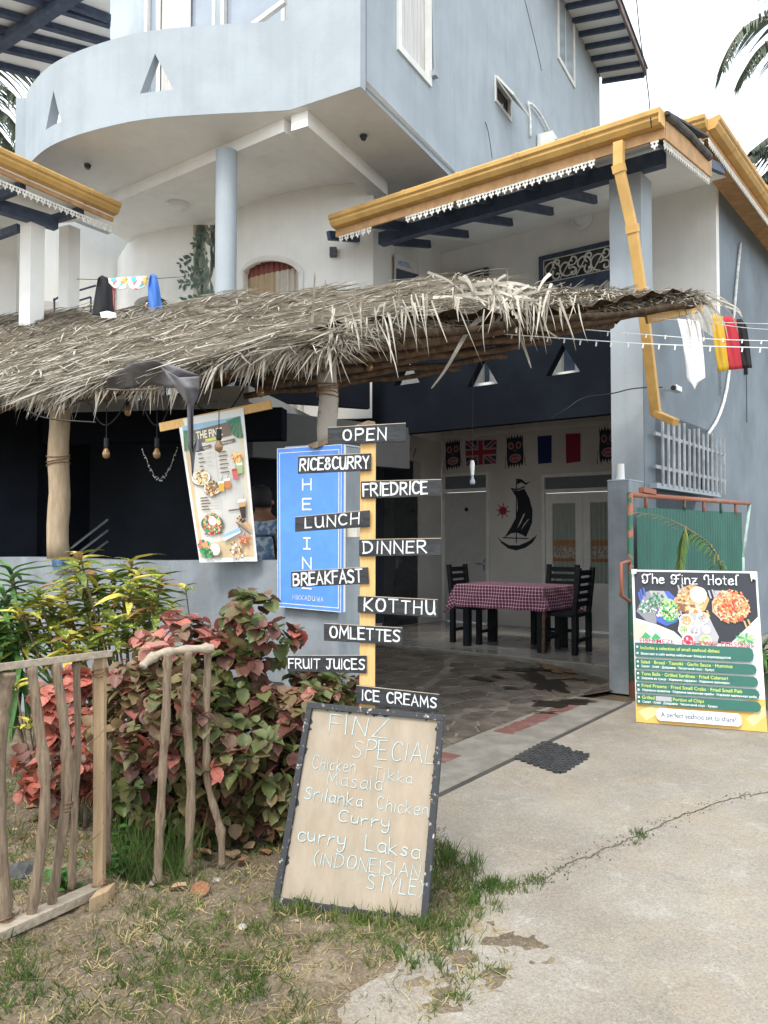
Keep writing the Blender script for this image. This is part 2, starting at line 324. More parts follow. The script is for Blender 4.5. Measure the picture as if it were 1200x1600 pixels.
M['tile'] = mat('polished_floor_tile', (.30, .28, .255), rough=.16, var=.1, scale=1.5, spec=.5)
M['threshold'] = mat('worn_concrete_strip', (.20, .185, .16), rough=.9, var=.18, scale=4, bump=.35, bscale=60)
def flat(name, c, rough=.7, **k): return mat(name, c, rough=rough, var=k.pop('var', .05), scale=k.pop('scale', 10), **k)
M['cloth_white'] = flat('white_cloth', (.78, .79, .81)); M['blue_sign'] = flat('blue_printed_panel', (.10, .27, .76), .4, spec=.3)
M['red'] = flat('red_cloth', (.42, .03, .045)); M['gold'] = flat('gold_cloth', (.58, .36, .035)); M['ink'] = flat('black_cloth', (.012, .012, .015))

def ground_material(name, kind):
    m = bpy.data.materials.new(name); m.use_nodes = True; t = m.node_tree; N = t.nodes; l = t.links.new; b = N['Principled BSDF']
    b.inputs['Roughness'].default_value = .92; b.inputs['Specular IOR Level'].default_value = .2
    tcn = N.new('ShaderNodeTexCoord')
    def noise(s, d=8, r=.6, dist=0.0):
        n = N.new('ShaderNodeTexNoise'); n.inputs['Scale'].default_value = s; n.inputs['Detail'].default_value = d; n.inputs['Roughness'].default_value = r; n.inputs['Distortion'].default_value = dist
        l(tcn.outputs['Object'], n.inputs['Vector']); return n.outputs['Fac']
    def ramp(f, p0, p1, c0, c1):
        r = N.new('ShaderNodeValToRGB'); r.color_ramp.elements[0].position = p0; r.color_ramp.elements[1].position = p1
        r.color_ramp.elements[0].color = (*c0, 1); r.color_ramp.elements[1].color = (*c1, 1); l(f, r.inputs['Fac']); return r.outputs['Color']
    def mixc(a, bb, f, mode='MIX'):
        x = N.new('ShaderNodeMix'); x.data_type = 'RGBA'; x.blend_type = mode
        for s, v in (('A', a), ('B', bb), ('Factor', f)):
            if isinstance(v, (tuple, float, int)): x.inputs[s].default_value = (*v, 1) if isinstance(v, tuple) else v
            else: l(v, x.inputs[s])
        return x.outputs['Result']
    W, K = (1, 1, 1), (0, 0, 0)
    if kind == 'concrete':
        c = ramp(noise(.9), .35, .68, (.225, .195, .158), (.31, .28, .238))
        c = mixc(c, (.31, .255, .19), ramp(noise(1.7, 8, .65, .8), .48, .64, K, (.6, .6, .6)))          # sandy dust
        c = mixc(c, (.165, .16, .155), ramp(noise(2.9, 12, .72, 1.2), .54, .68, K, (.42, .42, .42)))    # worn grey patches
        c = mixc(c, (.43, .415, .385), ramp(noise(4.2, 12, .75, .6), .54, .68, K, (.45, .45, .45)))
        c = mixc(c, (.12, .115, .105), ramp(noise(13, 12, .8, 2.5), .66, .72, K, (.6, .6, .6)))       # pale laitance
        v = N.new('ShaderNodeTexVoronoi'); v.inputs['Scale'].default_value = 75; l(tcn.outputs['Object'], v.inputs['Vector'])
        c = mixc(c, (.14, .13, .12), mixc(ramp(v.outputs['Distance'], .16, .30, (.9, .9, .9), K), K, ramp(noise(3.3, 6), .50, .60, W, K)))   # dark aggregate showing
        v2 = N.new('ShaderNodeTexVoronoi'); v2.inputs['Scale'].default_value = 150; l(tcn.outputs['Object'], v2.inputs['Vector'])
        c = mixc(c, (.55, .52, .47), mixc(ramp(v2.outputs['Distance'], .15, .28, (.6, .6, .6), K), K, ramp(noise(4.1, 6), .42, .55, W, K)))
        c = mixc(c, ramp(noise(90, 4), .3, .7, (.75, .75, .75), (1.2, 1.2, 1.2)), 1.0, 'MULTIPLY')
        h = mixc(noise(130, 6), noise(9, 8), .4); bs = .55
    else:
        c = ramp(noise(1.3), .35, .65, (.10, .076, .05), (.175, .136, .094))
        c = mixc(c, (.27, .215, .155), ramp(noise(3.1, 8), .55, .68, K, (.7, .7, .7)))
        c = mixc(c, (.085, .085, .045), ramp(noise(5.5, 9), .56, .68, K, (.55, .55, .55)))
        v = N.new('ShaderNodeTexVoronoi'); v.inputs['Scale'].default_value = 60; l(tcn.outputs['Object'], v.inputs['Vector'])
        c = mixc(c, (.42, .36, .28), ramp(v.outputs['Distance'], .10, .22, (.5, .5, .5), K))
        c = mixc(c, ramp(noise(70, 5), .3, .7, (.6, .6, .6), (1.35, 1.35, 1.35)), 1.0, 'MULTIPLY')
        h = mixc(noise(60, 8), noise(12, 8), .5); bs = 1.0
    l(c, b.inputs['Base Color'])
    bp = N.new('ShaderNodeBump'); bp.inputs['Strength'].default_value = bs; bp.inputs['Distance'].default_value = .012; l(h, bp.inputs['Height']); l(bp.outputs['Normal'], b.inputs['Normal'])
    return m
M['soil'] = ground_material('dry_sandy_soil', 'soil'); M['concrete'] = ground_material('worn_driveway_concrete', 'concrete')

# ================================================================ ground
from mathutils import noise as mnoise
def soil_h(x, y):
    return .022 * mnoise.noise(Vector((x * 7, y * 7, 0))) + .014 * mnoise.noise(Vector((x * 19, y * 19, 3))) + .008 * mnoise.noise(Vector((x * 45, y * 45, 9))) + .012 * math.sin(x * 3.1 + y * 1.7) + .009 * math.sin(x * 7.3 - y * 5.1) + .006 * math.sin(x * 17 + y * 13)
def edge_x(y):       # where the soil meets the driveway, going away from the viewer
    pts = [(-6, -.9), (1.2, -.55), (2.0, -.1), (2.63, .08), (2.9, .36), (3.2, .52), (3.5, .44), (3.7, .36), (4.3, .3), (5.2, .15), (5.6, .1), (9, .1)]
    for (y0, x0), (y1, x1) in zip(pts, pts[1:]):
        if y <= y1: return x0 + (x1 - x0) * (y - y0) / (y1 - y0) + (.035 * math.sin(y * 9) + .02 * math.sin(y * 23 + 1)) * (1 if y < 5 else .3)
    return .1
def gh(x, y):       # the sand thins out raggedly over the edge of the concrete
    t = edge_x(y) - x; k = min(1, max(0, (t + .30) / .55)); return -.022 + .036 * k + soil_h(x, y) * (.35 + .65 * k if t > -.32 else 0) - (0 if t > -.32 else .02)
far = MB(); far.quad((-400, -60, -.05), (400, -60, -.05), (400, 600, -.05), (-400, 600, -.05))
tag(far.build('terrain', M['soil']), kind='structure')
g = MB(); nx, ny, x0, x1, y0, y1 = 300, 250, -5.2, 1.1, 1.2, 7.4
for j in range(ny + 1):
    for i in range(nx + 1):
        x = x0 + (x1 - x0) * i / nx; y = y0 + (y1 - y0) * j / ny
        g.v.append(Vector((x, y, gh(x, y) + rnd.uniform(-.003, .003))))
for j in range(ny):
    for i in range(nx):
        a = j * (nx + 1) + i; g.f.append((a, a + 1, a + nx + 2, a + nx + 1))
tag(g.build('garden_soil', M['soil'], smooth=True), kind='structure')
# driveway slab (two pours divided by a broken joint) and the gate rail line
RL0, RL1 = gz(694, 1239), gz(982, 1099)       # sliding-gate rail on the ground
rd = (RL1 - RL0).normalized(); rn = Vector((rd.y, -rd.x, 0))    # rn points to the driveway side
crack = [gz(x, y) for x, y in ((700, 1400), (740, 1392), (800, 1386), (860, 1370), (905, 1345), (960, 1322), (1010, 1302), (1080, 1270), (1150, 1246), (1215, 1236))]
crack.append(Vector((9, 6.2, 0)))
ck = []
for a, b in zip(crack, crack[1:]):
    for k in range(8):
        p = a.lerp(b, k / 8); ck.append(p + Vector((rnd.uniform(-.02, .02), rnd.uniform(-.02, .02), 0)))
ck.append(crack[-1])
near = [Vector((edge_x(y) - (.45 if y > 1.4 else 0), y, 0)) for y in [v * .12 for v in range(-30, 31)] if y < ck[0].y - .02]
def slab(name, loop, z=.004):
    mb = MB(); n = len(loop); mb.v = [Vector((p.x, p.y, z)) for p in loop] + [Vector((p.x, p.y, -.03)) for p in loop]
    for t in tessellate_polygon([[Vector((p.x, p.y, 0)) for p in loop]]): mb.f.append(tuple(t))
    for i in range(n): j = (i + 1) % n; mb.f.append((i, j, n + j, n + i))
    return tag(mb.build(name, M['concrete'], origin=(0, 0, 0)), kind='structure')
slab('driveway', near + [p + Vector((.0015, -.0015, 0)) for p in ck] + [Vector((12, 3, 0)), Vector((12, -4, 0)), Vector((-.8, -4, 0))])
r0 = RL0 - rd * .9
loop = [p + Vector((-.0015, .0015, 0)) for p in ck] + [Vector((14, 9, 0)), Vector((14, 22, 0)), FA(-.02, 8), FA(-.02, -.02), RL1 + rn * .03, r0 + rn * .03] + [Vector((edge_x(y) - .3, y, 0)) for y in (4.6, 4.4, 4.2, 4.0, 3.8, 3.6, 3.5) if y < r0.y and y > ck[0].y]
slab('driveway', loop, .006)
# strip between rail and paving, the rail itself
w_in = .55
s = MB(); s.prism([r0 + rn * .0, RL1 + rn * .0, RL1 - rn * w_in, r0 - rn * w_in], Z * .008); tag(s.build('threshold_strip', M['threshold']), kind='structure')
s = MB(); s.bar(r0 + rn * .02 + Z * .012, RL1 + rn * .02 + Z * .012, .022, .018); tag(s.build('gate_rail', mat('dull_rail_steel', (.12, .11, .10), rough=.5, metal=.5)), 'thin steel gate rail set in the ground across the entrance', 'rail')
for q, (xa, ya, xb, yb) in enumerate(((702, 1196, 732, 1184), (806, 1150, 890, 1119), (893, 1117, 945, 1098))):
    pa, pb = gz(xa, ya), gz(xb, yb); ta, tb_ = (pa - RL0).dot(rd), (pb - RL0).dot(rd); of = -w_in + .13 + .004 * q; lp0 = [RL0 + rd * ta, RL0 + rd * tb_]
    s = MB(); n_ = 18; up, dn = [], []
    for k in range(n_ + 1): c = lp0[0].lerp(lp0[1], k / n_); up.append(c + rn * (of + .085 + rnd.uniform(-.012, .012)) + Z * .0092); dn.append(c + rn * (of - .085 + rnd.uniform(-.015, .015)) + Z * .0092)
    for k in range(n_): s.quad(up[k], up[k + 1], dn[k + 1], dn[k])
    tag(s.build('painted_band', M['red_paint']), kind='structure')
# ================================================================ courtyard: crazy paving, stone by stone
def in_poly(p, poly):
    c = False; j = len(poly) - 1
    for i in range(len(poly)):
        if (poly[i].y > p.y) != (poly[j].y > p.y) and p.x < (poly[j].x - poly[i].x) * (p.y - poly[i].y) / (poly[j].y - poly[i].y) + poly[i].x: c = not c
        j = i
    return c
VE0, VE1 = FA(-.05, -.04), FA(6.5, -.04)          # veranda step line
LP = Vector((-.32, 5.62, 0))                      # front right corner of the left gate pillar, ground
court = [r0 - rn * w_in, RL1 - rn * w_in, FA(-.05, -.06), FA(5.4, -.06), LP + vA * 1.2 - Vector((1.2, 0, 0)), LP + vA * .4 - Vector((.2, .1, 0))]
def cz(p):       # the yard rises gently from the rail to the veranda step
    t = (p - RL0).dot(rd); q = -(p - RL0).dot(rn) - w_in; e = -(p - FA(0, -.06)).dot(vA)
    return .112 * max(0, min(1, q / 1.3)) * max(0, min(1, 1 - e / 3.6)) ** 1.3
gb = MB()
for t3 in tessellate_polygon([court]):
    A_, B_, C_ = (court[i] for i in t3); n3 = 26
    for i in range(n3):
        for j in range(n3 - i):
            f3 = lambda i, j: (lambda p: p + Z * (cz(p) + .002))(A_ + (B_ - A_) * (i / n3) + (C_ - A_) * (j / n3))
            gb.poly([f3(i, j), f3(i + 1, j), f3(i, j + 1)])
            if i + j < n3 - 1: gb.poly([f3(i + 1, j), f3(i + 1, j + 1), f3(i, j + 1)])
cy = tag(gb.build('courtyard_paving', M['grout'], origin=(0, 0, 0)), kind='structure')
def clip(poly, mid, n):     # keep the side opposite to n
    out = []
    for i in range(len(poly)):
        a, b = poly[i], poly[(i + 1) % len(poly)]; da, db = (a - mid).dot(n), (b - mid).dot(n)
        if da <= 0: out.append(a)
        if da * db < 0: out.append(a + (b - a) * (da / (da - db)))
    return out
seeds = []
rs = random.Random(5); tries = 0
while len(seeds) < 330 and tries < 40000:
    tries += 1; p = Vector((rs.uniform(-2.6, 3.4), rs.uniform(4.2, 11.8), 0)); rad = .17 + .016 * max(0, p.y - 5)
    if not in_poly(p, court): continue
    if all((p - q).length > rad * rs.uniform(.85, 1.15) for q in seeds): seeds.append(p)
stones = []
for p in seeds:
    c = [p + Vector((a, b, 0)) for a, b in ((-.5, -.5), (.5, -.5), (.5, .5), (-.5, .5))]
    for q in seeds:
        if q is p or (q - p).length > 1.1: continue
        c = clip(c, (p + q) / 2 - (q - p).normalized() * .011, (q - p))
        if len(c) < 3: break
    if len(c) < 3: continue
    for i in range(len(court)):
        a, b = court[i], court[(i + 1) % len(court)]; nn = Vector(((b - a).y, -(b - a).x, 0)).normalized()
        if nn.dot(p - a) > 0: nn = -nn
        c = clip(c, a - nn * .02, nn)
        if len(c) < 3: break
    if len(c) >= 3: stones.append((p, c))
stones.sort(key=lambda t: t[0].y)
for p, c in stones[:300]:
    h = .007 + rs.uniform(0, .005); s = MB(); tx, ty = rs.uniform(-.012, .012), rs.uniform(-.012, .012)
    s.hexa([v + Z * (cz(v) - .01) for v in c], [p + (v - p) * .97 + Z * (cz(v) + h + (v.x - p.x) * tx + (v.y - p.y) * ty) for v in c]); s.build('paving_stone', M['stone'], cy)
# spilt water lying on the stones
wm = bpy.data.materials.new('wet_stain'); wm.use_nodes = True; wb = wm.node_tree.nodes['Principled BSDF']; wb.inputs['Base Color'].default_value = (.030, .026, .020, 1); wb.inputs['Roughness'].default_value = .28
def puddle(px, py, rx, ry, seed, n=46, m=None, z=.0158):
    rr = random.Random(seed); ph = [rr.uniform(0, 6.28) for _ in range(6)]; loopp = []
    c = gz(px, py, .07)
    for k in range(n):
        t = 2 * math.pi * k / n; r = 1 + .28 * math.sin(2 * t + ph[0]) + .2 * math.sin(3 * t + ph[1]) + .2 * math.sin(5 * t + ph[2]) + .14 * math.sin(9 * t + ph[3]) + .08 * math.sin(15 * t + ph[4])
        loopp.append(Vector((c.x + rx * r * math.cos(t), c.y + ry * r * math.sin(t), z)))
    loopp = [v + Z * cz(v) for v in loopp]; mb = MB(); nn = len(loopp); mb.v = loopp; mb.f = [tuple(t) for t in tessellate_polygon([loopp])]
    return tag(mb.build('puddle', m or wm), kind='stuff')
for k, (px, py, rx, ry) in enumerate(((850, 1062, .20, .42), (872, 1090, .24, .14), (822, 1048, .26, .10), (752, 1061, .11, .09), (776, 1058, .06, .05), (905, 1086, .15, .05), (850, 1104, .12, .03), (862, 1040, .22, .12), (800, 1072, .10, .04))):
    puddle(px, py, rx, ry, 30 + k, z=.0158 + .0012 * k)
om = mat('rusty_wet_sediment', (.20, .12, .05), rough=.35, col2=(.08, .05, .025), scale=9, thr=(.4, .6), spec=.5)
puddle(868, 1046, .16, .22, 50, m=om, z=.0268); puddle(895, 1056, .12, .1, 51, m=om, z=.028)
# rubber link mat
mt = [gz(802, 1187), gz(852, 1160), gz(926, 1184), gz(877, 1213)]
mat_t = thing('rubber_mat', (mt[0] + mt[2]) / 2, 'black woven rubber mat with a torn edge lying on the driveway', 'mat')
mu, mv = (mt[1] - mt[0]), (mt[3] - mt[0])
s = MB(); n_ = 15
def edge_c(i, j): return (i, j)
for i in range(n_):
    for j in range(n_):
        if (i, j) in ((0, 0), (14, 14), (14, 0), (13, 14), (14, 12), (10, 14), (14, 9), (0, 14), (6, 14)): continue
        u, v = (i + .5) / n_, (j + .5) / n_; c = mt[0] + mu * u + mv * v + Z * (.012 + .004 * ((i + j) % 2))
        c += (mt[2] - mt[3] - mu) * u * v * .8
        d1 = (mu.normalized() + mv.normalized() * (.6 if (i + j) % 2 else -.6)).normalized()
        s.box(c, mu.length / n_ * 1.12, mv.length / n_ * .62, .013, d1, Z.cross(d1))
s.build('rubber_links', M['tyre'], mat_t)
s = MB(); s.poly([mt[0].lerp(p, .0) + Z * .009 if 0 else ((p - (mt[0] + mt[2]) / 2) * .93 + (mt[0] + mt[2]) / 2 + Z * .0095) for p in mt]); s.build('rubber_base', M['black'], mat_t)
# dirt and gravel in the joint
s = MB()
for k in range(420):
    i = rnd.randrange(len(ck) - 12); p = ck[i] + Vector((rnd.gauss(0, .04), rnd.gauss(0, .035), .008)); r = rnd.uniform(.002, .0055); a = rnd.uniform(0, 3)
    s.lathe(p, [(r, -.002), (r * .6, r)], 4 if k % 2 else 5, Vector((math.sin(a) * .5, math.cos(a) * .5, 1)))
tag(s.build('joint_grit', mat('dark_grit', (.16, .14, .115), var=.4, scale=30, island=.5)), 'loose dark grit along the broken joint of the driveway', 'grit', kind='stuff')
s = MB()
for a, b in zip(ck[26:], ck[27:]):
    m_ = (b - a); nn = Vector((-m_.y, m_.x, 0)).normalized(); w1 = rnd.uniform(.001, .006)
    s.poly([a - nn * w1 + Z * .0065, b - nn * .005 + Z * .0065, b + nn * w1 + Z * .0065, a + nn * .005 + Z * .0065])
tag(s.build('joint_dirt', mat('joint_soil', (.10, .08, .055), var=.3, scale=30)), kind='structure')
# ================================================================ annex: veranda house with yellow gutters
AX = thing('veranda_house', FA(1.8, 1.5), 'two-storey grey house with open verandas and yellow gutters at the right', 'house')
def wallA(a0, a1, z0, z1, b, th, m, name='wall', holes=()):
    s = MB(); s.holed([(a0, z0), (a1, z0), (a1, z1), (a0, z1)], [list(h) for h in holes], lambda a, z: FA(a, b, z), vA * th); return s.build(name, m, AX)
def rect(a0, a1, z0, z1): return [(a0, z0), (a1, z0), (a1, z1), (a0, z1)]
def ab(p): d = Vector((p.x, p.y, 0)) - A0; return d.dot(uA), d.dot(vA)
GF = .15; CEIL1 = 3.5; AL = 4.71; BK = 3.05
# raised ground floor with its tiles
s = MB(); s.hexa([FA(*q, -.03) for q in ((0, 0), (8.5, 0), (8.5, BK), (0, BK))], [FA(*q, GF - .012) for q in ((0, 0), (8.5, 0), (8.5, BK), (0, BK))]); vf = tag(s.build('veranda_floor', M['threshold']), kind='structure')
for i in range(14):
    for j in range(5):
        a0, b0 = i * .62 + .005, j * .62 + .005; a1, b1 = a0 + .61, min(b0 + .61, BK)
        if b1 - b0 < .05: continue
        s = MB(); s.hexa([FA(*q, GF - .012) for q in ((a0, b0), (a1, b0), (a1, b1), (a0, b1))], [FA(*q, GF) for q in ((a0, b0), (a1, b0), (a1, b1), (a0, b1))]); s.build('floor_tile', M['tile'], vf)
# corner column, dark parapet beam with triangular openings
s = MB(); s.hexa([FA(*q, 0) for q in ((0, 0), (.37, 0), (.37, .35), (0, .35))], [FA(*q, 5.74) for q in ((0, 0), (.37, 0), (.37, .35), (0, .35))]); s.build('column', M['paint'], AX)
tri = []
for xc, yb, yt, hw in ((878, 584, 537, 27), (752, 602, 556, 24), (634, 600, 556, 20), (534, 612, 570, 18)):
    c = pA(xc, yb, 0); a, _ = ab(c); zt = pA(xc, yt, 0).z; wd = abs(ab(pA(xc - hw, yb, 0))[0] - ab(pA(xc + hw, yb, 0))[0]) / 2
    tri.append([(a - wd, c.z), (a + wd, c.z), (a, zt)])
wallA(.372, 6.6, 3.03, 4.3, .02, .13, M['dark_paint'], 'parapet', tri)
# back wall and side walls
dA = lambda x: ab(pA(x, 850, BK))[0]
zA = lambda x, y: pA(x, y, BK).z
doorL = (dA(692), dA(765)); doorR = (dA(848), dA(953) - .25)
wallA(0.15, AL, GF, CEIL1, BK, .15, M['cream'], 'wall', [rect(doorL[1], doorL[0], GF + .002, zA(770, 740)), rect(doorR[1], doorR[0], GF + .002, zA(900, 738))])
wallA(-.0, 7, 3.63, 6.98, BK, .15, M['white'], 'wall')
s = MB(); s.hexa([FA(*q, CEIL1) for q in ((.15, .16), (AL, .16), (AL, BK), (.15, BK))], [FA(*q, 3.62) for q in ((.15, .16), (AL, .16), (AL, BK), (.15, BK))]); s.build('upper_floor', M['white'], AX)  # slab whitened to bounce light into the upper veranda
# left inner wall with the tall dark doorway
def faceS(a, b0, b1, z0, z1, m, th=.15, name='wall', holes=(), sgn=1):
    s = MB(); s.holed([(b0, z0), (b1, z0), (b1, z1), (b0, z1)], [list(h) for h in holes], lambda b, z: FA(a, b, z), uA * th * sgn); return s.build(name, m, AX)
faceS(AL, 1.0, BK - .001, GF, CEIL1 - .002, M['cream'], holes=[rect(1.33, 2.40, GF + .002, 2.92)])
s = MB(); s.prism([FA(AL + .4, .4, GF), FA(AL + .4, 3.0, GF), FA(AL + .4, 3.0, 3.6), FA(AL + .4, .4, 3.6)], uA * .05); s.build('room_shade_sheet', M['black_wall'], AX)  # near-black sheet: the unlit room's shade is put into its colour
s = MB(); s.prism([FA(AL + .05, 1.34, GF), FA(AL + .05, 2.39, GF), FA(AL + .05, 2.39, 2.45), FA(AL + .05, 1.34, 2.45)], uA * .02); s.build('glass_door', M['dark_glass'], AX)
# round-script lettering above the doorway
sh = Sheet(*[pl(x, y, FA(AL - .004, 0), uA) for x, y in ((600, 693), (655, 695), (655, 720), (600, 722))]); s = MB(); rr = random.Random(4)
for k in range(6):
    cx = .06 + k * .16; pts = [(cx + .05 * math.cos(t * .55) * (1 - t * .03), .5 + .28 * math.sin(t * .55 + k)) for t in range(14)]
    stroke(s, lambda X, Y, l: sh.p(X / sh.w, Y / sh.h, l), [(x * sh.w, y * sh.h) for x, y in pts], .02, rr)
s.build('lettering', flat('faint_grey_lettering', (.20, .20, .21)), AX)
# side wall: lower storey to the back corner, then full height
gr0, gr1 = ab(sA(1010, 700, 0))[1], ab(sA(1112, 700, 0))[1]
gzt, gzb = sA(1060, 655, 0).z, sA(1060, 762, 0).z
s = MB(); s.holed(rect(.36, BK + .15, 0, 4.42), [rect(gr0 + .12, gr1, gzb, gzt)], lambda b, z: FA(0, b, z), uA * .14); s.build('side_wall', M['side_paint'], AX)
s = MB(); s.holed(rect(BK + .151, 11.5, 0, 6.75), [], lambda b, z: FA(-.0, b, z), uA * .14); s.build('side_wall', M['side_paint'], AX)
s = MB(); s.box(FA(-.004, .18, 2.2), .012, .356, 4.36, uA, vA); s.build('column_face', M['side_paint'], AX)
s = MB(); s.prism([FA(.146, gr0, gzb - .1), FA(.146, gr1 + .1, gzb - .1), FA(.146, gr1 + .1, gzt + .1), FA(.146, gr0, gzt + .1)], uA * .02); s.build('room_shade_sheet', M['black_wall'], AX)  # dark sheet close behind the window, the recess shade painted as colour
# window ledge and white picket grille in front of it
s = MB(); s.bar(FA(-.05, gr0 + .05, gzb - .03), FA(-.05, gr1 + .05, gzb - .03), .1, .06); s.build('window_ledge', M['paint'], AX)
gr = thing('picket_grille', FA(-.09, (gr0 + gr1) / 2, gzb), 'white painted picket grille over the side window of the grey wall', 'grille')
grey_p = mat('dull_grey_picket_paint', (.33, .35, .37), var=.2, scale=9, streak=.4, dirt=(.18, .17, .15)); g0, g1 = gr0 + .22, gr1 + .2
for k in range(14):
    b = g0 + (g1 - g0) * k / 13; s = MB(); h = .03 * math.sin(k * 2.1)
    s.bar(FA(-.11, b, gzb - .02), FA(-.11, b + .01, gzt - .10 + h), .045, .018, uA); s.build('picket', grey_p, gr)
for z in (gzb + .18, gzt - .3):
    s = MB(); s.bar(FA(-.085, g0 - .2, z), FA(-.085, g1 + .12, z), .03, .04); s.build('cross_bar', grey_p, gr)
# upper storey: timber beam, rafters, ceiling, roof and fascia
EB = -.8                         # eave line
eR, eL = ab(pA(1037, 180, EB))[0], ab(pA(524, 330, EB))[0]
zc = lambda b: 5.74 + (b + .8) * .235      # ceiling slope
bm0, bm1 = ab(pA(1036, 250, 0))[0], ab(pA(592, 370, 0))[0]
s = MB(); s.bar(FA(bm0, .05, 5.83), FA(bm1, .05, 5.83), .13, .17); s.build('veranda_beam', M['navy'], AX)
s = MB(); q = ((eR, EB + .03), (eL, EB + .03), (eL, BK), (eR, BK)); q = ((eR, EB + .03), (eL, EB + .03), (eL, BK), (-.2, BK), (-.2, .6), (eR, .6)); s.hexa([FA(a, b, zc(b) + .05) for a, b in q], [FA(a, b, zc(b) + .08) for a, b in q]); s.build('ceiling', M['soffit'], AX)
s = MB(); s.bar(FA(.16, BK - .03, 3.38), FA(AL, BK - .03, 3.38), .06, .07); s.build('cornice', M['cream'], AX)
for k, x in enumerate((640, 700, 770, 835, 905, 978)):
    a = ab(pA(x, 330, 1.2))[0]; s = MB(); s.bar(FA(a, EB + .1, zc(EB) - .0), FA(a, 1.75, zc(1.75) - .0), .06, .12); s.build('rafter', M['navy'], AX)
s = MB(); s.bar(FA(eR + .16, EB + .1, zc(EB) - .01), FA(eR + .16, 2.0, zc(2.0) - .01), .06, .11); s.build('rafter', M['navy'], AX)
# corrugated roof
s = MB(); n_ = 60
for k in range(n_):
    a0, a1 = eR - .06 + (eL - eR + .1) * k / n_, eR - .06 + (eL - eR + .1) * (k + 1) / n_; o = .02 * (k % 2)
    bE = .6 if a1 < -.15 else 3.2
    s.hexa([FA(a, b, zc(b) + .12 + o) for a, b in ((a0, EB - .02), (a1, EB - .02), (a1, bE), (a0, bE))], [FA(a, b, zc(b) + .145 + o) for a, b in ((a0, EB - .02), (a1, EB - .02), (a1, bE), (a0, bE))])
s.build('roof', M['roof'], AX)
def gutter(P, Q, out, zt, parent, fasc=.2, cap=True):      # ogee box gutter with joints and a fascia below
    d = (Q - P).normalized(); prof = [(0, 0), (.02, -.0), (.135, .02), (.15, .0), (.145, -.04), (.12, -.06), (.118, -.085), (.08, -.13), (0, -.14)]
    s = MB(); s.hexa([P + out * x + Z * (zt + y) for x, y in prof], [Q + out * x + Z * (zt + y) for x, y in prof]); g = s.build('gutter', M['gutter'], parent)
    n = max(2, int((Q - P).length / .85))
    for k in range(1, n + 1):
        c = P.lerp(Q, k / (n + .6)); s = MB(); pr = [(x * 1.04 + .002, y * 1.05 + .001) for x, y in prof[1:]] + [(-.001, -.147)]
        s.hexa([c + out * x + Z * (zt + y) for x, y in pr], [c + d * .05 + out * x + Z * (zt + y) for x, y in pr]); s.build('bracket', M['gutter'], g)
    s = MB(); s.bar(P - out * .02 + Z * (zt - .14), Q - out * .02 + Z * (zt - .14), .03, fasc); s.build('fascia', M['fascia'], parent)
def lace(P, Q, z, parent, dz=0.0, step=.085):
    s = MB(); L_ = (Q - P).length; n = int(L_ / step); d = (Q - P).normalized(); dv = ((Q + Z * dz) - P).normalized()
    out = d.cross(Z).normalized()
    def P3(t, h): return P + d * t + Z * (z + dz * t / L_ + h)
    for k in range(n):
        t = (k + .5) * L_ / n; w = step * .5
        loop = [(-w, 0), (w, 0), (w * .95, -.025), (w * .5, -.032), (w * .9, -.05), (w * .6, -.068), (w * .25, -.062), (w * .2, -.085), (0, -.095), (-w * .2, -.085), (-w * .25, -.062), (-w * .6, -.068), (-w * .9, -.05), (-w * .5, -.032), (-w * .95, -.025)]
        hole = [(-w * .25, -.02), (w * .25, -.02), (w * .2, -.045), (-w * .2, -.045)]
        s.holed(loop, [hole], lambda x, y: P3(t + x, y), out * .008)
    return s.build('lace_trim', M['lace'], parent)
zg = pA(1037, 178, EB).z
gutter(FA(eR, EB), FA(eL, EB), -vA, zg, AX)
s = MB(); s.box(FA(eR - .006, EB - .075, zg - .07), .014, .16, .16, uA, vA); s.build('gutter_cap', M['gutter'], AX)
for (xa, xb) in ((528, 580), (632, 708), (712, 930), (1010, 1036)):
    lace(FA(ab(pA(xb, 300, EB))[0], EB + .01), FA(ab(pA(xa, 300, EB))[0], EB + .01), zg - .24, AX)
# raking fascia on the right end
rk = FA(eR - .01, EB); pe0, pe1 = sA(1112, 277, eR - .01), sA(1112, 246, eR - .01); ps0, ps1 = sA(1041, 217, eR - .01), sA(1041, 186, eR - .01)
s = MB(); s.hexa([ps0, ps1, ps1 + uA * .03, ps0 + uA * .03], [pe0, pe1, pe1 + uA * .03, pe0 + uA * .03]); s.build('raking_fascia', M['fascia'], AX)
s = MB(); s.tube([sA(1041, 180, eR - .02), sA(1075, 210, eR - .02), sA(1108, 246, eR - .02)], .045, 10); s.build('ridge_roll', M['roof'], AX)
Pz = Vector((ps0.x, ps0.y, 0)); Qz = Vector((pe0.x, pe0.y, 0)); lace(Pz + uA * .03, Qz + uA * .03, ps0.z, AX, dz=pe0.z - ps0.z, step=.07)
# downpipe: kinked run from the gutter to an elbow by the pillar
def pipe(pts, w, name, parent, m=None):
    for i, (p, q) in enumerate(zip(pts, pts[1:])):
        s = MB(); s.bar(p, q, w, w * .72, vA); o = s.build(name, m or M['gutter'], parent, bevel=.008)
    for p, q in list(zip(pts, pts[1:]))[1:]:
        s = MB(); d = (q - p).normalized(); s.bar(p - d * .03, p + d * .05, w * 1.14, w * .9, vA); s.build('pipe_joint', M['gutter'], parent)
dpp = [pA(967, 222, EB - .1), pA(967, 262, EB - .1), pA(988, 356, EB + .06), pA(1002, 455, EB + .25), pA(1025, 648, -.10)]
pipe(dpp, .105, 'downpipe', AX); s = MB(); s.bar(dpp[-1] + Z * .01, pA(1056, 660, -.2), .10, .075, Z); s.build('downpipe_elbow', M['gutter'], AX, bevel=.008)
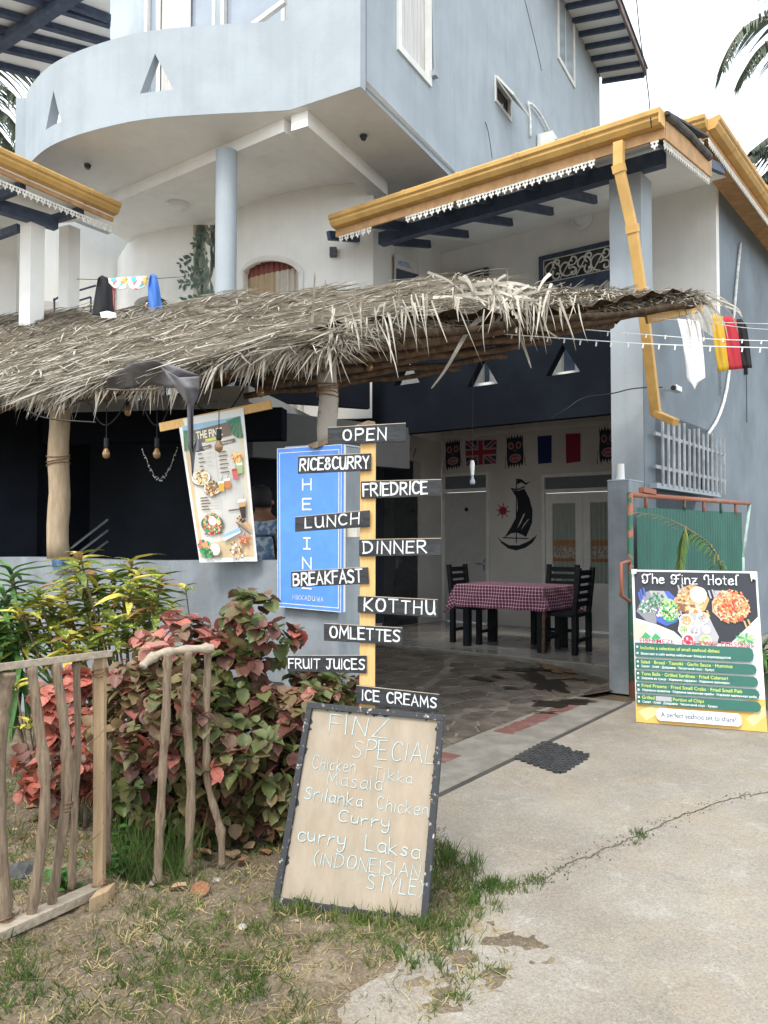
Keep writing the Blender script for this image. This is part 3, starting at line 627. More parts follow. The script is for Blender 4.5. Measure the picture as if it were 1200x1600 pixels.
# second roof edge running back along the side
cg = pA(1106, 186, 1.2); ag, _ = ab(cg); zs = cg.z; sg0, sg1 = FA(ag, 1.2), FA(ag, 9.0); print('eR', eR, 'ag', ag, 'zs', zs, 'zg', zg)
gutter(sg0, sg1, -uA, zs, AX); lace(sg0, sg1, zs - .24, AX, step=.07)
lt_ = FA(ab(pA(1070, 196, 1.2))[0], 1.2); gutter(sg0, lt_, -vA, zs, AX)
s = MB(); s.hexa([FA(*q, zs - .06) for q in ((ag, 1.22), (.0, 1.22), (.0, 9), (ag, 9))], [FA(*q, zs - .03) for q in ((ag, 1.22), (.0, 1.22), (.0, 9), (ag, 9))]); s.build('eave_board', M['fascia'], AX)
s = MB(); s.hexa([FA(*q, zs - .02) for q in ((ag, 3.25), (3, 3.25), (3, 9), (ag, 9))], [FA(ag, 3.25, zs + .03), FA(3, 3.25, zs + .9), FA(3, 9, zs + .9), FA(ag, 9, zs + .03)]); s.build('roof', M['roof'], AX)
s = MB(); c = FA(ag + .2, 1.5, zs + .06); s.hexa([c + uA * x + vA * y for x, y in ((-.12, -.2), (.5, -.2), (.5, .5), (-.12, .5))], [c + uA * x + vA * y + Z * .17 for x, y in ((-.02, .0), (.1, .0), (.1, .2), (-.02, .2))]); s.build('roof_cap', mat('green_roof_cap', (.05, .10, .07), var=.2), AX)
s = MB(); s.holed(rect(0, BK + .2, 6.35, 6.75), [], lambda b, z: FA(.06, b, z), uA * .05)
# upper doors: navy frames, fretwork transoms, curtained panes
def upper_door(x0, x1, yt, panes, full=True):
    a1, a0 = ab(pA(x0, 400, BK))[0], ab(pA(x1, 400, BK))[0]; zt = pA((x0 + x1) / 2, yt, BK).z; B = BK - .03
    s = MB(); ft = zt - .50
    holes = [rect(a0 + .07, a1 - .07, ft + .04, zt - .07)] + [rect(a0 + (a1 - a0) * p + .06, a0 + (a1 - a0) * q - .06, 3.8, ft - .12) for p, q in panes]
    s.holed(rect(a0, a1, 3.66, zt), holes, lambda a, z: FA(a, B - .05, z), vA * .05); d = s.build('balcony_door', M['navy'], AX)
    s = MB(); s.prism([FA(a0 + .05, B - .01, ft), FA(a1 - .05, B - .01, ft), FA(a1 - .05, B - .01, zt - .05), FA(a0 + .05, B - .01, zt - .05)], vA * .01); s.build('transom_glass', M['dark_glass'], d)
    for p, q in panes:
        s = MB(); u0, u1 = a0 + (a1 - a0) * p + .05, a0 + (a1 - a0) * q - .05; n = 24
        for k in range(n):
            t0, t1 = u0 + (u1 - u0) * k / n, u0 + (u1 - u0) * (k + 1) / n
            s.quad(FA(t0, B - .02 + .012 * (k % 2), 3.8), FA(t1, B - .02 + .012 * ((k + 1) % 2), 3.8), FA(t1, B - .02 + .012 * ((k + 1) % 2), ft - .1), FA(t0, B - .02 + .012 * (k % 2), ft - .1))
        s.build('curtain', M['curtain'], d)
    s = MB(); W_, H_ = a1 - a0 - .14, zt - .07 - ft - .04; fz = ft + .04
    rr = random.Random(7); sh = Sheet(FA(a1 - .07, B - .03, fz + H_), FA(a0 + .07, B - .03, fz + H_), FA(a0 + .07, B - .03, fz), FA(a1 - .07, B - .03, fz))
    F_ = lambda X, Y, l: sh.p(X / sh.w, Y / sh.h, l)
    def sp(cx, cy, r, sg, ph):
        stroke(s, F_, [(cx + r * (1 - t / 16) * math.cos(ph + sg * t * .5), cy + r * (1 - t / 16) * math.sin(ph + sg * t * .5)) for t in range(13)], .028, rr)
    n = max(2, int(W_ / .24))
    for k in range(n):
        cx = (k + .5) * W_ / n; sg = 1 if k % 2 else -1
        sp(cx, H_ * .5, H_ * .42, sg, 0.5 * k); sp(cx + W_ / n * .4, H_ * .25, H_ * .22, -sg, 2); sp(cx + W_ / n * .4, H_ * .75, H_ * .22, sg, 4)
        stroke(s, F_, [(cx - .1, H_ * .9), (cx, H_ * .5), (cx + .1, H_ * .1)], .024, rr)
    for y in (.012, H_ - .012): stroke(s, F_, [(0, y), (W_, y)], .025, rr)
    for x in (.012, W_ - .012): stroke(s, F_, [(x, 0), (x, H_)], .025, rr)
    s.build('fretwork', M['lace'], d)
upper_door(845, 985, 387, ((.0, .31), (.33, .64), (.67, .98)))
upper_door(690, 765, 428, ((.0, .5), (.5, 1)))
lt = pA(910, 342, BK - .02); s = MB(); s.lathe(lt, [(.17, 0), (.17, .03), (.13, .05), (.12, .04), (.10, .07), (.03, .08)], 24, -vA); tag(s.build('wall_light', M['white_plastic'], smooth=False), 'round white bulkhead light on the wall above the upper veranda door', 'wall light')
# ground floor doors
def gdoor(x0, x1, leafs, glazed):
    a1, a0 = ab(pA(x0, 850, BK))[0], (ab(pA(x1, 850, BK))[0] if x1 < 950 else doorR[1]); zt = zA((x0 + x1) / 2, 739); zm = zA((x0 + x1) / 2, 766); B = BK + .03
    s = MB(); s.holed(rect(a0, a1, GF, zt), [rect(a0 + .05, a1 - .05, GF + .002, zm - .03), rect(a0 + .05, a1 - .05, zm + .03, zt - .05)], lambda a, z: FA(a, B - .06, z), vA * .06); fr = s.build('door_frame', M['frame'], AX)
    s = MB(); s.prism([FA(a0 + .04, B - .02, zm), FA(a1 - .04, B - .02, zm), FA(a1 - .04, B - .02, zt - .03), FA(a0 + .04, B - .02, zt - .03)], vA * .01); s.build('transom_panel', flat('grey_transom_panel', (.16, .18, .20)), fr)
    w = (a1 - a0 - .1) / leafs
    for k in range(leafs):
        u0, u1 = a0 + .05 + k * w + .004, a0 + .05 + (k + 1) * w - .004
        hole = [rect(u0 + .12, u1 - .12, GF + .75, zm - .2)] if glazed else []
        s = MB(); s.holed(rect(u0, u1, GF + .012, zm - .035), hole, lambda a, z: FA(a, B - .03, z), vA * .04); lf = s.build('door', M['frame'] if glazed else flat('pale_grey_door', (.46, .45, .44)), AX)
        if glazed:
            bands = [(GF + .75, zm - 1.05, flat('sheer_green_curtain', (.34, .38, .33), scale=4)), (zm - 1.05, zm - .98, flat('orange_band', (.42, .22, .10))), (zm - .98, zm - .75, flat('floral_band', (.42, .36, .30), var=.4, scale=25)), (zm - .75, zm - .7, flat('rust_band', (.36, .17, .09))), (zm - .7, zm - .2, flat('sheer_green_curtain', (.34, .38, .33), scale=4))]
            bands = [(GF + .75, GF + 1.08, bands[0][2]), (GF + 1.08, GF + 1.13, bands[3][2]), (GF + 1.13, GF + 1.33, bands[2][2]), (GF + 1.33, GF + 1.42, bands[1][2]), (GF + 1.42, zm - .2, bands[0][2])]
            for z0, z1, mm in bands:
                s = MB(); n = 30
                for q in range(n):
                    t0, t1 = u0 + .11 + (u1 - u0 - .22) * q / n, u0 + .11 + (u1 - u0 - .22) * (q + 1) / n; o = lambda k_: B - .004 + .012 * math.sin(k_ * 1.3)
                    s.quad(FA(t0, o(q), z0), FA(t1, o(q + 1), z0), FA(t1, o(q + 1), z1), FA(t0, o(q), z1))
                s.build('curtain', mm, lf, smooth=True)
        if k == 0: 
            s = MB(); hx = u0 + .05; s.box(FA(hx, B - .035, GF + 1.0), .04, .012, .2, uA, vA); s.bar(FA(hx, B - .06, GF + 1.02), FA(hx + .14, B - .06, GF + 1.02), .018, .018); s.tube([FA(hx, B - .035, GF + 1.02), FA(hx, B - .065, GF + 1.02)], .009); s.build('handle', M['steel'], lf)
gdoor(692, 765, 1, False); gdoor(848, 953, 2, True)
c = pA(729, 796, BK); s = MB(); s.lathe(c, [(.035, 0), (.035, .012)], 16, -vA); tag(s.build('door_badge', M['black']), 'small round black badge high on the plain white door', 'badge')
s = MB(); s.box(pA(681, 821, BK) - vA * .006, .07, .012, .11, uA, vA); tag(s.build('light_switch', flat('beige_switch', (.46, .38, .25))), 'beige light switch beside the plain white door', 'switch')
# ================================================================ main hotel block with the curved balcony
SZ = 6.7
HB = thing('hotel_building', FB(2.5, 2, 0), 'three-storey pale blue hotel block with a curved balcony and triangular openings', 'hotel')
edge = [gz(x, y, SZ) for x, y in ((563, 135), (452, 172), (400, 175), (350, 177), (300, 180), (250, 183), (200, 190), (150, 202), (110, 214), (75, 229), (50, 250), (36, 270))]
e = edge[-1]; edge += [e + Vector((-.10, .45, 0)), e + Vector((-.1, .95, 0)), e + Vector((.1, 1.6, 0)), e + Vector((.5, 2.2, 0))]
PT = gz(452, 172, SZ); PZ = 7.80
def smooth(pts, k=2):
    for _ in range(k):
        q = [pts[0]]
        for a, b in zip(pts, pts[1:]): q += [a.lerp(b, .25), a.lerp(b, .75)]
        pts = q + [pts[-1]]
    return pts
curve = smooth(edge[1:], 2)
# parapet: strips along the curve, cut by the triangular openings
cum = [0.0]
for a, b in zip(curve, curve[1:]): cum.append(cum[-1] + (b - a).length)
def cp(t):
    for i in range(len(cum) - 1):
        if t <= cum[i + 1]: return curve[i].lerp(curve[i + 1], (t - cum[i]) / (cum[i + 1] - cum[i]))
    return curve[-1]
def cn(t):
    d = (cp(min(t + .05, cum[-1])) - cp(max(t - .05, 0))).normalized(); n = Vector((-d.y, d.x, 0)); return n if n.dot(CAM - cp(t)) < 0 else -n
def find_t(px):
    best = min(range(600), key=lambda k: abs((lambda p: 600 + FPX * p.x / p.y)(cp(cum[-1] * .62 * k / 600)) - px)); return cum[-1] * .62 * best / 600
tris = []
for xl, xm, xr, yb, yt in ((212, 235, 265, 143, 84), (63, 74, 87, 196, 142)):
    tl_, tm, tr_ = find_t(xr), find_t(xm), find_t(xl); c = cp(tm); tris.append((tl_, tm, tr_, at(xm, yb, c.y).z, at(xm, yt, c.y).z))
def ztop(t): return PZ - .04 * t / cum[-1]
ts = sorted(set([round(v, 4) for v in cum] + [t for tr in tris for t in tr[:3]] + [tr[0] + (tr[2] - tr[0]) * k / 10 for tr in tris for k in range(11)]))
s = MB(); TH = .13
def hole_z(t):
    for a, m_, b, z0, z1 in tris:
        if a - 1e-6 <= t <= b + 1e-6: return z0, z0 + (z1 - z0) * ((t - a) / (m_ - a) if t <= m_ else (b - t) / (b - m_))
    return None
for t0, t1 in zip(ts, ts[1:]):
    p0, p1, n0, n1 = cp(t0), cp(t1), cn(t0), cn(t1); p0 = p0.copy(); p1 = p1.copy(); p0.z = p1.z = 0
    h = hole_z((t0 + t1) / 2)
    def strip(z00, z01, z10, z11):     # bottom/top at t0, bottom/top at t1
        A = [p0 + Z * z00, p1 + Z * z10, p1 + Z * z11, p0 + Z * z01]; Bq = [p0 + n0 * TH + Z * z00, p1 + n1 * TH + Z * z10, p1 + n1 * TH + Z * z11, p0 + n0 * TH + Z * z01]
        s.quad(*A); s.quad(*Bq); s.quad(A[0], A[1], Bq[1], Bq[0]); s.quad(A[3], A[2], Bq[2], Bq[3])
        return A, Bq
    if h is None: strip(SZ, ztop(t0), SZ, ztop(t1))
    else:
        h0, h1 = hole_z(t0) or (h[0], h[0]), hole_z(t1) or (h[0], h[0]); strip(SZ, h[0], SZ, h[0]); strip(max(h0[1], h[0]), ztop(t0), max(h1[1], h[0]), ztop(t1))
s.build('balcony', M['paint'], HB)
# soffit slab of the overhang
sof = [p.copy() for p in [edge[0]] + curve] + [FB(6.5, 6.0), FB(0, 6.0)]
s = MB(); s.hexa([Vector((p.x, p.y, SZ - .001)) for p in sof], [Vector((p.x, p.y, SZ + .12)) for p in sof]) if 0 else None
lp_ = [Vector((p.x, p.y, 0)) for p in sof]; n = len(lp_); s.v = [p + Z * (SZ - .005) for p in lp_] + [p + Z * (SZ + .14) for p in lp_]
for t in tessellate_polygon([lp_]): s.f.append(tuple(t)); s.f.append(tuple(n + i for i in t))
s.build('soffit', M['white'], HB)
# bay: front face and long side face with windows
EC = Vector((edge[0].x, edge[0].y, 0)); BT = 13.0
fd = (Vector((PT.x, PT.y, 0)) - EC)
s = MB(); s.holed(rect(0, fd.length, SZ - .0, BT), [], lambda a, z: EC + fd.normalized() * a + Z * z, vB * .12); s.build('bay_wall', M['paint'], HB)
def sBt(px, py): return sB(px, py, 0)
def bb(px, py): return (sBt(px, py) - EC).dot(vB)
def wq(pts): return [((sBt(x, y) - EC).dot(vB), sBt(x, y).z) for x, y in pts]
# window openings: (x0,x1) with heights measured on the plane
w1 = (bb(614, 40), bb(663, 40)); w1z = sBt(614, 66).z
w2 = (bb(868, 60), bb(893, 60)); w2z = sBt(868, 84).z; w2t = w2z + 1.75
w3 = (bb(769, 130), bb(793, 150)); w3b, w3t = sBt(769, 150).z, sBt(769, 116).z
SE = bb(935, 150)
s = MB(); s.holed(rect(.13, SE, SZ, BT), [rect(w1[0], w1[1], w1z, w1z + 1.9), rect(w2[0], w2[1], w2z, w2t), rect(w3[0], w3[1], w3b, w3t)], lambda b, z: FB(0, b, z), uB * .14); s.build('side_wall', M['paint'], HB)
s = MB(); s.prism([FB(.9, .3, SZ + .2), FB(.9, SE, SZ + .2), FB(.9, SE, BT), FB(.9, .3, BT)], uB * .02); s.build('room_wall', M['cream'], HB)
s = MB(); s.prism([FB(.14, SE, SZ), FB(6, SE, SZ), FB(6, SE, BT), FB(.14, SE, BT)], vB * .1); s.build('rear_wall', M['paint'], HB)
def winB(w, z0, z1, mull):
    s = MB(); fw = .07; s.holed(rect(w[0] - .04, w[1] + .04, z0 - .04, z1 + .04), [rect(w[0] + .05, w[1] - .05, z0 + .05, z1 - .05)], lambda b, z: FB(-.03, b, z), uB * .07); f = s.build('window', M['frame'], HB)
    s = MB(); s.prism([FB(.06, w[0], z0), FB(.06, w[1], z0), FB(.06, w[1], z1), FB(.06, w[0], z1)], uB * .01); s.build('pane', M['glass'], f)
    if mull:
        s = MB(); m_ = (w[0] + w[1]) / 2; s.bar(FB(.02, m_, z0), FB(.02, m_, z1), .05, .04); s.build('mullion', M['frame'], f)
    s = MB(); n = 14
    for k in range(n):
        b0, b1 = w[0] + .05 + (w[1] - w[0] - .1) * k / n, w[0] + .05 + (w[1] - w[0] - .1) * (k + 1) / n
        s.quad(FB(.045 + .012 * (k % 2), b0, z0), FB(.045 + .012 * ((k + 1) % 2), b1, z0), FB(.045 + .012 * ((k + 1) % 2), b1, z1), FB(.045 + .012 * (k % 2), b0, z1))
    s.build('curtain', M['curtain'], f)
winB(w1, w1z, w1z + 1.9, False); winB(w2, w2z, w2t, True)
s = MB(); s.holed(rect(w3[0] - .03, w3[1] + .03, w3b - .03, w3t + .03), [rect(w3[0] + .03, w3[1] - .03, w3b + .03, w3t - .03)], lambda b, z: FB(-.02, b, z), uB * .06); f3 = s.build('window', M['frame'], HB)
s = MB(); s.prism([FB(.05, w3[0], w3b), FB(.05, w3[1], w3b), FB(.05, w3[1], w3t), FB(.05, w3[0], w3t)], uB * .01); s.build('pane', M['dark_glass'], f3)
s = MB(); zt_ = w3t; s.hexa([FB(-.03, w3[0] - .03, zt_), FB(-.03, w3[1] + .03, zt_), FB(-.32, w3[1] + .03, zt_ - .38), FB(-.32, w3[0] - .03, zt_ - .38)], [FB(-.045, w3[0] - .03, zt_ + .03), FB(-.045, w3[1] + .03, zt_ + .03), FB(-.335, w3[1] + .03, zt_ - .35), FB(-.335, w3[0] - .03, zt_ - .35)]); s.build('open_sash', M['frame'], f3)
# eave of the high roof beyond the side wall
uz = sB(935, 112, 0).z
ev = [at(x, y, Y) for x, y, Y in ((897, 0, 16.5), (937, 108, 18.2), (1007, 104, 17.6), (961, 0, 15.8))]
e0, e1 = sB(884, -30, -.0), sB(936, 106, 0)
sv = [FB(0, (sB(884, -30, 0) - EC).dot(vB) - 2.5, uz), FB(0, SE + .25, uz), FB(-1.0, SE + .25, uz + .0), FB(-1.0, (sB(884, -30, 0) - EC).dot(vB) - 2.5, uz)]
o_w = 1.0
for _ in range(30):            # overhang width from the photographed eave corner
    c = FB(-o_w, SE + .25, uz); 
    if 600 + FPX * c.x / c.y > 1003: break
    o_w += .05
sv[2] = FB(-o_w, SE + .25, uz - .12); sv[3] = FB(-o_w, (sB(884, -30, 0) - EC).dot(vB) - 2.5, uz - .12)
s = MB(); s.prism(sv, Z * .05); s.build('eave_soffit', M['soffit'], HB)
s = MB(); s.prism([sv[0] + uB * 2 + Z * .3, sv[1] + uB * 2 + Z * .3, sv[2] - uB * .08 + Z * .06, sv[3] - uB * .08 + Z * .06], Z * .05); s.build('roof', M['roof'], HB)
s = MB(); s.bar(sv[2] - uB * .03, sv[3] - uB * .03, .05, .16); s.build('eave_fascia', mat('brown_eave_board', (.20, .16, .15), var=.3), HB)
L_ = (sv[1] - sv[0]).length; n = int(L_ / .52)
for k in range(n + 1):
    t = 1 - k * .52 / L_
    if t < 0: break
    p, q = sv[0].lerp(sv[1], t) - Z * .05, sv[3].lerp(sv[2], t) - Z * .05; s = MB(); s.bar(p, q, .075, .11); s.build('rafter', M['navy'], HB)
lace(sv[1] + vB * .03, sv[2] + vB * .03, uz + .02, HB, dz=0, step=.1)
# upper floor wall behind the balcony with white framed openings
UWb = 1.55
def ux(px): p = pl(px, 40, FB(0, UWb), vB); return (p - EC).dot(uB)
a_l, a_r = ux(165), fd.length * .2
zU = 6.9
hol = [rect(ux(343), ux(232), zU, 10.9), rect(ux(452), ux(352), zU, 10.9)]
s = MB(); s.holed(rect(a_r, a_l, SZ + .15, BT), hol, lambda a, z: FB(a, UWb, z), vB * .14); s.build('balcony_wall', M['paint'], HB)
for (xa, xb, posts) in ((232, 343, (0, .19, .62, .97)), (352, 452, (0,))):
    a1, a0 = ux(xa), ux(xb); s = MB(); s.holed(rect(a0 - .0, a1 + .0, zU, 10.9), [rect(a0 + .06, a1 - .06, zU + .06, 10.84)], lambda a, z: FB(a, UWb - .02, z), vB * .08); f = s.build('window', M['frame'], HB)
    for t in posts[1:-1]:
        s = MB(); aa = a1 - (a1 - a0) * t; s.bar(FB(aa, UWb + .02, zU), FB(aa, UWb + .02, 10.9), .06, .06); s.build('mullion', M['frame'], f)
    s = MB(); s.prism([FB(a0, UWb + .07, zU), FB(a1, UWb + .07, zU), FB(a1, UWb + .07, 10.9), FB(a0, UWb + .07, 10.9)], vB * .01); s.build('pane', M['glass'], f)
    if len(posts) > 1:
        s = MB(); n = 16; c0, c1 = a1 - (a1 - a0) * .22, a1 - (a1 - a0) * .60
        for k in range(n):
            t0, t1 = c0 + (c1 - c0) * k / n, c0 + (c1 - c0) * (k + 1) / n
            s.quad(FB(t0, UWb + .04 + .015 * (k % 2), zU), FB(t1, UWb + .04 + .015 * ((k + 1) % 2), zU), FB(t1, UWb + .04 + .015 * ((k + 1) % 2), 10.9), FB(t0, UWb + .04 + .015 * (k % 2), 10.9))
        s.build('curtain', M['curtain'], f)
# slanting handrail seen in the right-hand opening
s = MB(); s.bar(at(395, 40, 9.9), at(446, 2, 9.6), .06, .06); s.build('handrail', M['frame'], HB)
# first-floor wall under the overhang (curving), corner to the annex
fw = [gz(x, y, SZ) for x, y in ((583, 283), (500, 290), (430, 304), (385, 318), (335, 347), (290, 352), (255, 358), (222, 366), (198, 380), (188, 398))]
fw = [Vector((p.x, p.y, 0)) for p in fw]; fwc = smooth(fw, 1)
K = fw[0]; K2 = FA(AL, BK)
def fw_hit(px, py):       # first-floor wall point seen at a pixel
    d = ray(px, py)
    for a, b in zip(fwc, fwc[1:]):
        n_ = Vector((-(b - a).y, (b - a).x, 0)); t = (a - CAM).dot(n_) / d.dot(n_); p = CAM + d * t; u = (p - a).dot(b - a) / (b - a).length_squared
        if -0.01 <= u <= 1.01: return p
    return p
wx = [600 + FPX * p.x / p.y for p in fwc]
arch = {}
def arch_top(px):
    for x0, x1, yc, yb_ in ((379, 471, 404, 478), (210, 262, 462, 500)):
        if x0 < px < x1: t = (px - (x0 + x1) / 2) / ((x1 - x0) / 2); return fw_hit(px, yc + (1 - math.sqrt(max(0, 1 - t * t * .96))) * (yb_ - yc) * .38).z
    return None
xs = sorted(set([round(v, 2) for v in wx] + [379 + 92 * k / 16 for k in range(17)] + [210 + 52 * k / 12 for k in range(13)] ))
xs = sorted([x for x in xs if min(wx) < x < max(wx)] + [min(wx), max(wx)])
s = MB()
for xa, xb in zip(xs, xs[1:]):
    p0, p1 = fw_hit(xa, 400), fw_hit(xb, 400); p0 = Vector((p0.x, p0.y, 0)); p1 = Vector((p1.x, p1.y, 0)); nn = Vector((-(p1 - p0).y, (p1 - p0).x, 0)).normalized(); nn = nn if nn.y > 0 else -nn
    h = arch_top((xa + xb) / 2)
    if h is None: zz = ((3.3, 3.3), (SZ, SZ))
    else: h0 = arch_top(xa + .01) or h - .02; h1 = arch_top(xb - .01) or h - .02; zz = ((h0, h1), (SZ, SZ))
    A = [p0 + Z * zz[0][0], p1 + Z * zz[0][1], p1 + Z * SZ, p0 + Z * SZ]; s.hexa(A, [v + nn * .16 for v in A])
s.build('first_floor_wall', M['white'], HB)
s = MB(); s.hexa([K + Z * 3.3, K2 + Z * 3.3, K2 + Z * 6.8, K + Z * 6.8], [v + uB * .12 for v in (K + Z * 3.3, K2 + Z * 3.3, K2 + Z * 6.8, K + Z * 6.8)]); s.build('first_floor_side_wall', M['white'], HB)
# arched window: curtain, frame
def arch_fill(x0, x1, name, back, cols):
    s = MB(); mi = []
    n = 40
    for k in range(n):
        xa, xb = x0 + (x1 - x0) * k / n, x0 + (x1 - x0) * (k + 1) / n; o0, o1 = .11 + .02 * math.sin(k * 1.7), .11 + .02 * math.sin((k + 1) * 1.7)
        p0, p1 = fw_hit(xa, 400), fw_hit(xb, 400); nn = Vector((0, 1, 0)); zt = 5.55; zb = 3.3
        zr_ = fw_hit((x0 + x1) / 2, 420).z; zt = zr_ + 1.2; cuts = [(zb, zr_, 0 if k < n * .5 else 2), (zr_, zt, 1)]
        for z0, z1, m_ in cuts:
            s.quad(Vector((p0.x, p0.y, z0)) + nn * (back + o0), Vector((p1.x, p1.y, z0)) + nn * (back + o1), Vector((p1.x, p1.y, z1)) + nn * (back + o1), Vector((p0.x, p0.y, z1)) + nn * (back + o0)); mi.append(m_)
    s.mi = mi; return s.build(name, cols, HB)
arch_fill(384, 474, 'arched_window_curtain', .02, [flat('ochre_curtain', (.42, .32, .20), scale=4), flat('red_curtain_band', (.22, .07, .055)), flat('cream_curtain', (.52, .47, .40))])
arch_fill(206, 266, 'arched_door_fill', .3, [M['dark_glass'], M['dark_glass'], M['dark_glass']])  # plain dark sheet closing the arched doorway
ring = [fw_hit(x, 400) for x in [379 + 92 * k / 24 for k in range(25)]]
s = MB(); pts = [Vector((p.x, p.y - .01, (arch_top(379 + 92 * k / 24 + (.3 if k == 0 else -.3 if k == 24 else 0)) or 5))) for k, p in enumerate(ring)]
pts = [Vector((pts[0].x, pts[0].y, 3.4))] + pts + [Vector((pts[-1].x, pts[-1].y, 3.4))]; s.tube(pts, .045, 6); s.build('arch_trim', M['frame'], HB)
# painted tree mural
fwn = lambda p: Vector((0, -1, 0))
s = MB(); s2 = MB(); s3 = MB(); rr = random.Random(9)
def wallpt(px, py, lift=.012): p = fw_hit(px, py); return p + Vector((.15, -1, 0)).normalized() * lift
for xa in range(302, 344, 4): s3.quad(wallpt(xa, 352, .006), wallpt(xa + 4, 352, .006), wallpt(xa + 4, 484, .006), wallpt(xa, 484, .006))

s3.build('mural_ground', mat('faded_mural_ochre', (.42, .36, .24), col2=(.52, .50, .45), scale=5), HB)
for k in range(14):
    x = 322 + rr.uniform(-12, 16); pts = [(x + 6 * math.sin(t * .6 + k), 352 + t * 11) for t in range(12)]
    for a, b in zip(pts, pts[1:]): w = rr.uniform(1.5, 4); s.quad(wallpt(a[0] - w, a[1]), wallpt(a[0] + w, a[1]), wallpt(b[0] + w, b[1]), wallpt(b[0] - w, b[1]))
s.build('mural_trunk', mat('mural_grey_green', (.13, .17, .15), col2=(.25, .27, .22), scale=8, thr=(.4, .6)), HB)
for bx, by, ex, ey in ((322, 392, 282, 412), (318, 440, 284, 444), (322, 420, 290, 428), (318, 462, 290, 470), (330, 360, 305, 380)):
    n_ = 8
    for k in range(n_):
        t = k / (n_ - 1); x, y = bx + (ex - bx) * t, by + (ey - by) * t
        for sg in (-1, 1):
            an = math.atan2(ey - by, ex - bx) + sg * rr.uniform(.5, 1.4); l_ = rr.uniform(6, 13); dx, dy = math.cos(an) * l_, math.sin(an) * l_; px_, py_ = -dy * .22, dx * .22
            s2.poly([wallpt(x, y, .014), wallpt(x + dx * .5 + px_, y + dy * .5 + py_, .014), wallpt(x + dx, y + dy, .014), wallpt(x + dx * .5 - px_, y + dy * .5 - py_, .014)])
s2.build('mural_leaves', mat('mural_leaf_green', (.10, .15, .11), var=.3), HB)
# beams under the overhang, the round column, lamp
s = MB(); pb, pe, pf = gz(455, 179, SZ), gz(583, 290, SZ), gz(150, 312, SZ); s.hexa([v - Z * .20 for v in (pb + uB * .0, pb - uB * .24, pe - uB * .24, pe)], [v - Z * .006 for v in (pb, pb - uB * .24, pe - uB * .24, pe)]); s.build('beam', M['white'], HB)
d_ = (pf - pb).normalized(); nn = Vector((-d_.y, d_.x, 0)); s = MB(); pb = pb + d_ * .12; s.hexa([v - Z * .17 for v in (pb, pf, pf + nn * -.26, pb + nn * -.26)], [v - Z * .006 for v in (pb, pf, pf + nn * -.26, pb + nn * -.26)]); s.build('beam', M['white'], HB)
cz = gz(354, 236, SZ - .16); s = MB(); s.lathe(Vector((cz.x, cz.y, 3.3)), [(.135, 0), (.135, SZ - .17 - 3.3)], 24); s.build('round_column', M['paint'], HB, smooth=False)
c = gz(278, 318, SZ); s = MB(); s.lathe(c, [(.17, 0), (.17, -.03), (.14, -.07), (.06, -.10)], 24); tag(s.build('ceiling_light', M['white_plastic']), 'round white ceiling light under the curved balcony', 'ceiling light')
s = MB(); p = fw_hit(521, 396); s.box(p + Vector((0, -.05, 0)), .10, .1, .12); tag(s.build('wall_lamp', flat('grey_lamp_box', (.10, .11, .13))), 'small dark cube lamp on the white wall right of the arched window', 'wall lamp')
for x, y in ((568, 210), (137, 256)): s = MB(); c = gz(x, y, SZ); s.lathe(c, [(.03, .0), (.05, -.02), (.03, -.07)], 8); s.build('lamp_stub', M['black'], HB)
# floors and dark rooms of the ground floor under the hotel
s = MB(); fl = [FA(AL + .16, .3), FA(AL + .16, 6), FB(9, 7), FB(9.5, .2), FB(3.0, -.6), FB(1.4, -.9), FB(1.0, -.75)]
s.hexa([p + Z * 3.12 for p in fl], [p + Z * 3.3 for p in fl]); s.build('first_floor_slab', M['cream'], HB)
s = MB(); q = [LP + uB * .4 + vB * .4, LP + uB * 8 + vB * .3, LP + uB * 8 + vB * 7, FA(AL + .3, 3), FA(AL + .3, .9)]; s.hexa([p - Z * .03 for p in q], [p + Z * .3 for p in q]); tag(s.build('restaurant_floor', M['threshold']), kind='structure')
def vwall(p, q, z0, z1, m, th=.12, name='wall'):
    s = MB(); d = (q - p); n = Vector((-d.y, d.x, 0)).normalized(); n = n if n.y > 0 else -n
    s.prism([Vector((p.x, p.y, z0)), Vector((q.x, q.y, z0)), Vector((q.x, q.y, z1)), Vector((p.x, p.y, z1))], n * th); return s.build(name, m, HB)
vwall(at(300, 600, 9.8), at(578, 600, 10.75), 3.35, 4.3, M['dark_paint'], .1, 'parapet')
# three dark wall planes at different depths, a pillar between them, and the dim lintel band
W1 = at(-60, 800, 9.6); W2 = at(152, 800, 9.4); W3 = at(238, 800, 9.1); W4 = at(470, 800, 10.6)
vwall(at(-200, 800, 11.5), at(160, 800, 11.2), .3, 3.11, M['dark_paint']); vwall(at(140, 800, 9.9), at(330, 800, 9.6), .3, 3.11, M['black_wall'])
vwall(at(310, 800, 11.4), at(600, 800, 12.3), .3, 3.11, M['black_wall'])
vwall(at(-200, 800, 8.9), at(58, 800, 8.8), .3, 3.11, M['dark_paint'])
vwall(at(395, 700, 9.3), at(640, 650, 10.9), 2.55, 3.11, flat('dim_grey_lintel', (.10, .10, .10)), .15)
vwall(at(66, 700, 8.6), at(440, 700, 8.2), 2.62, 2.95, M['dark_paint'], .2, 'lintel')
s = MB()
for k in range(3): s.tube([at(110, 862 + k * 16 - 5, 8.4), at(168, 812 + k * 17, 8.9)], .014, 6)
s.build('stair_rail', M['steel'], HB)
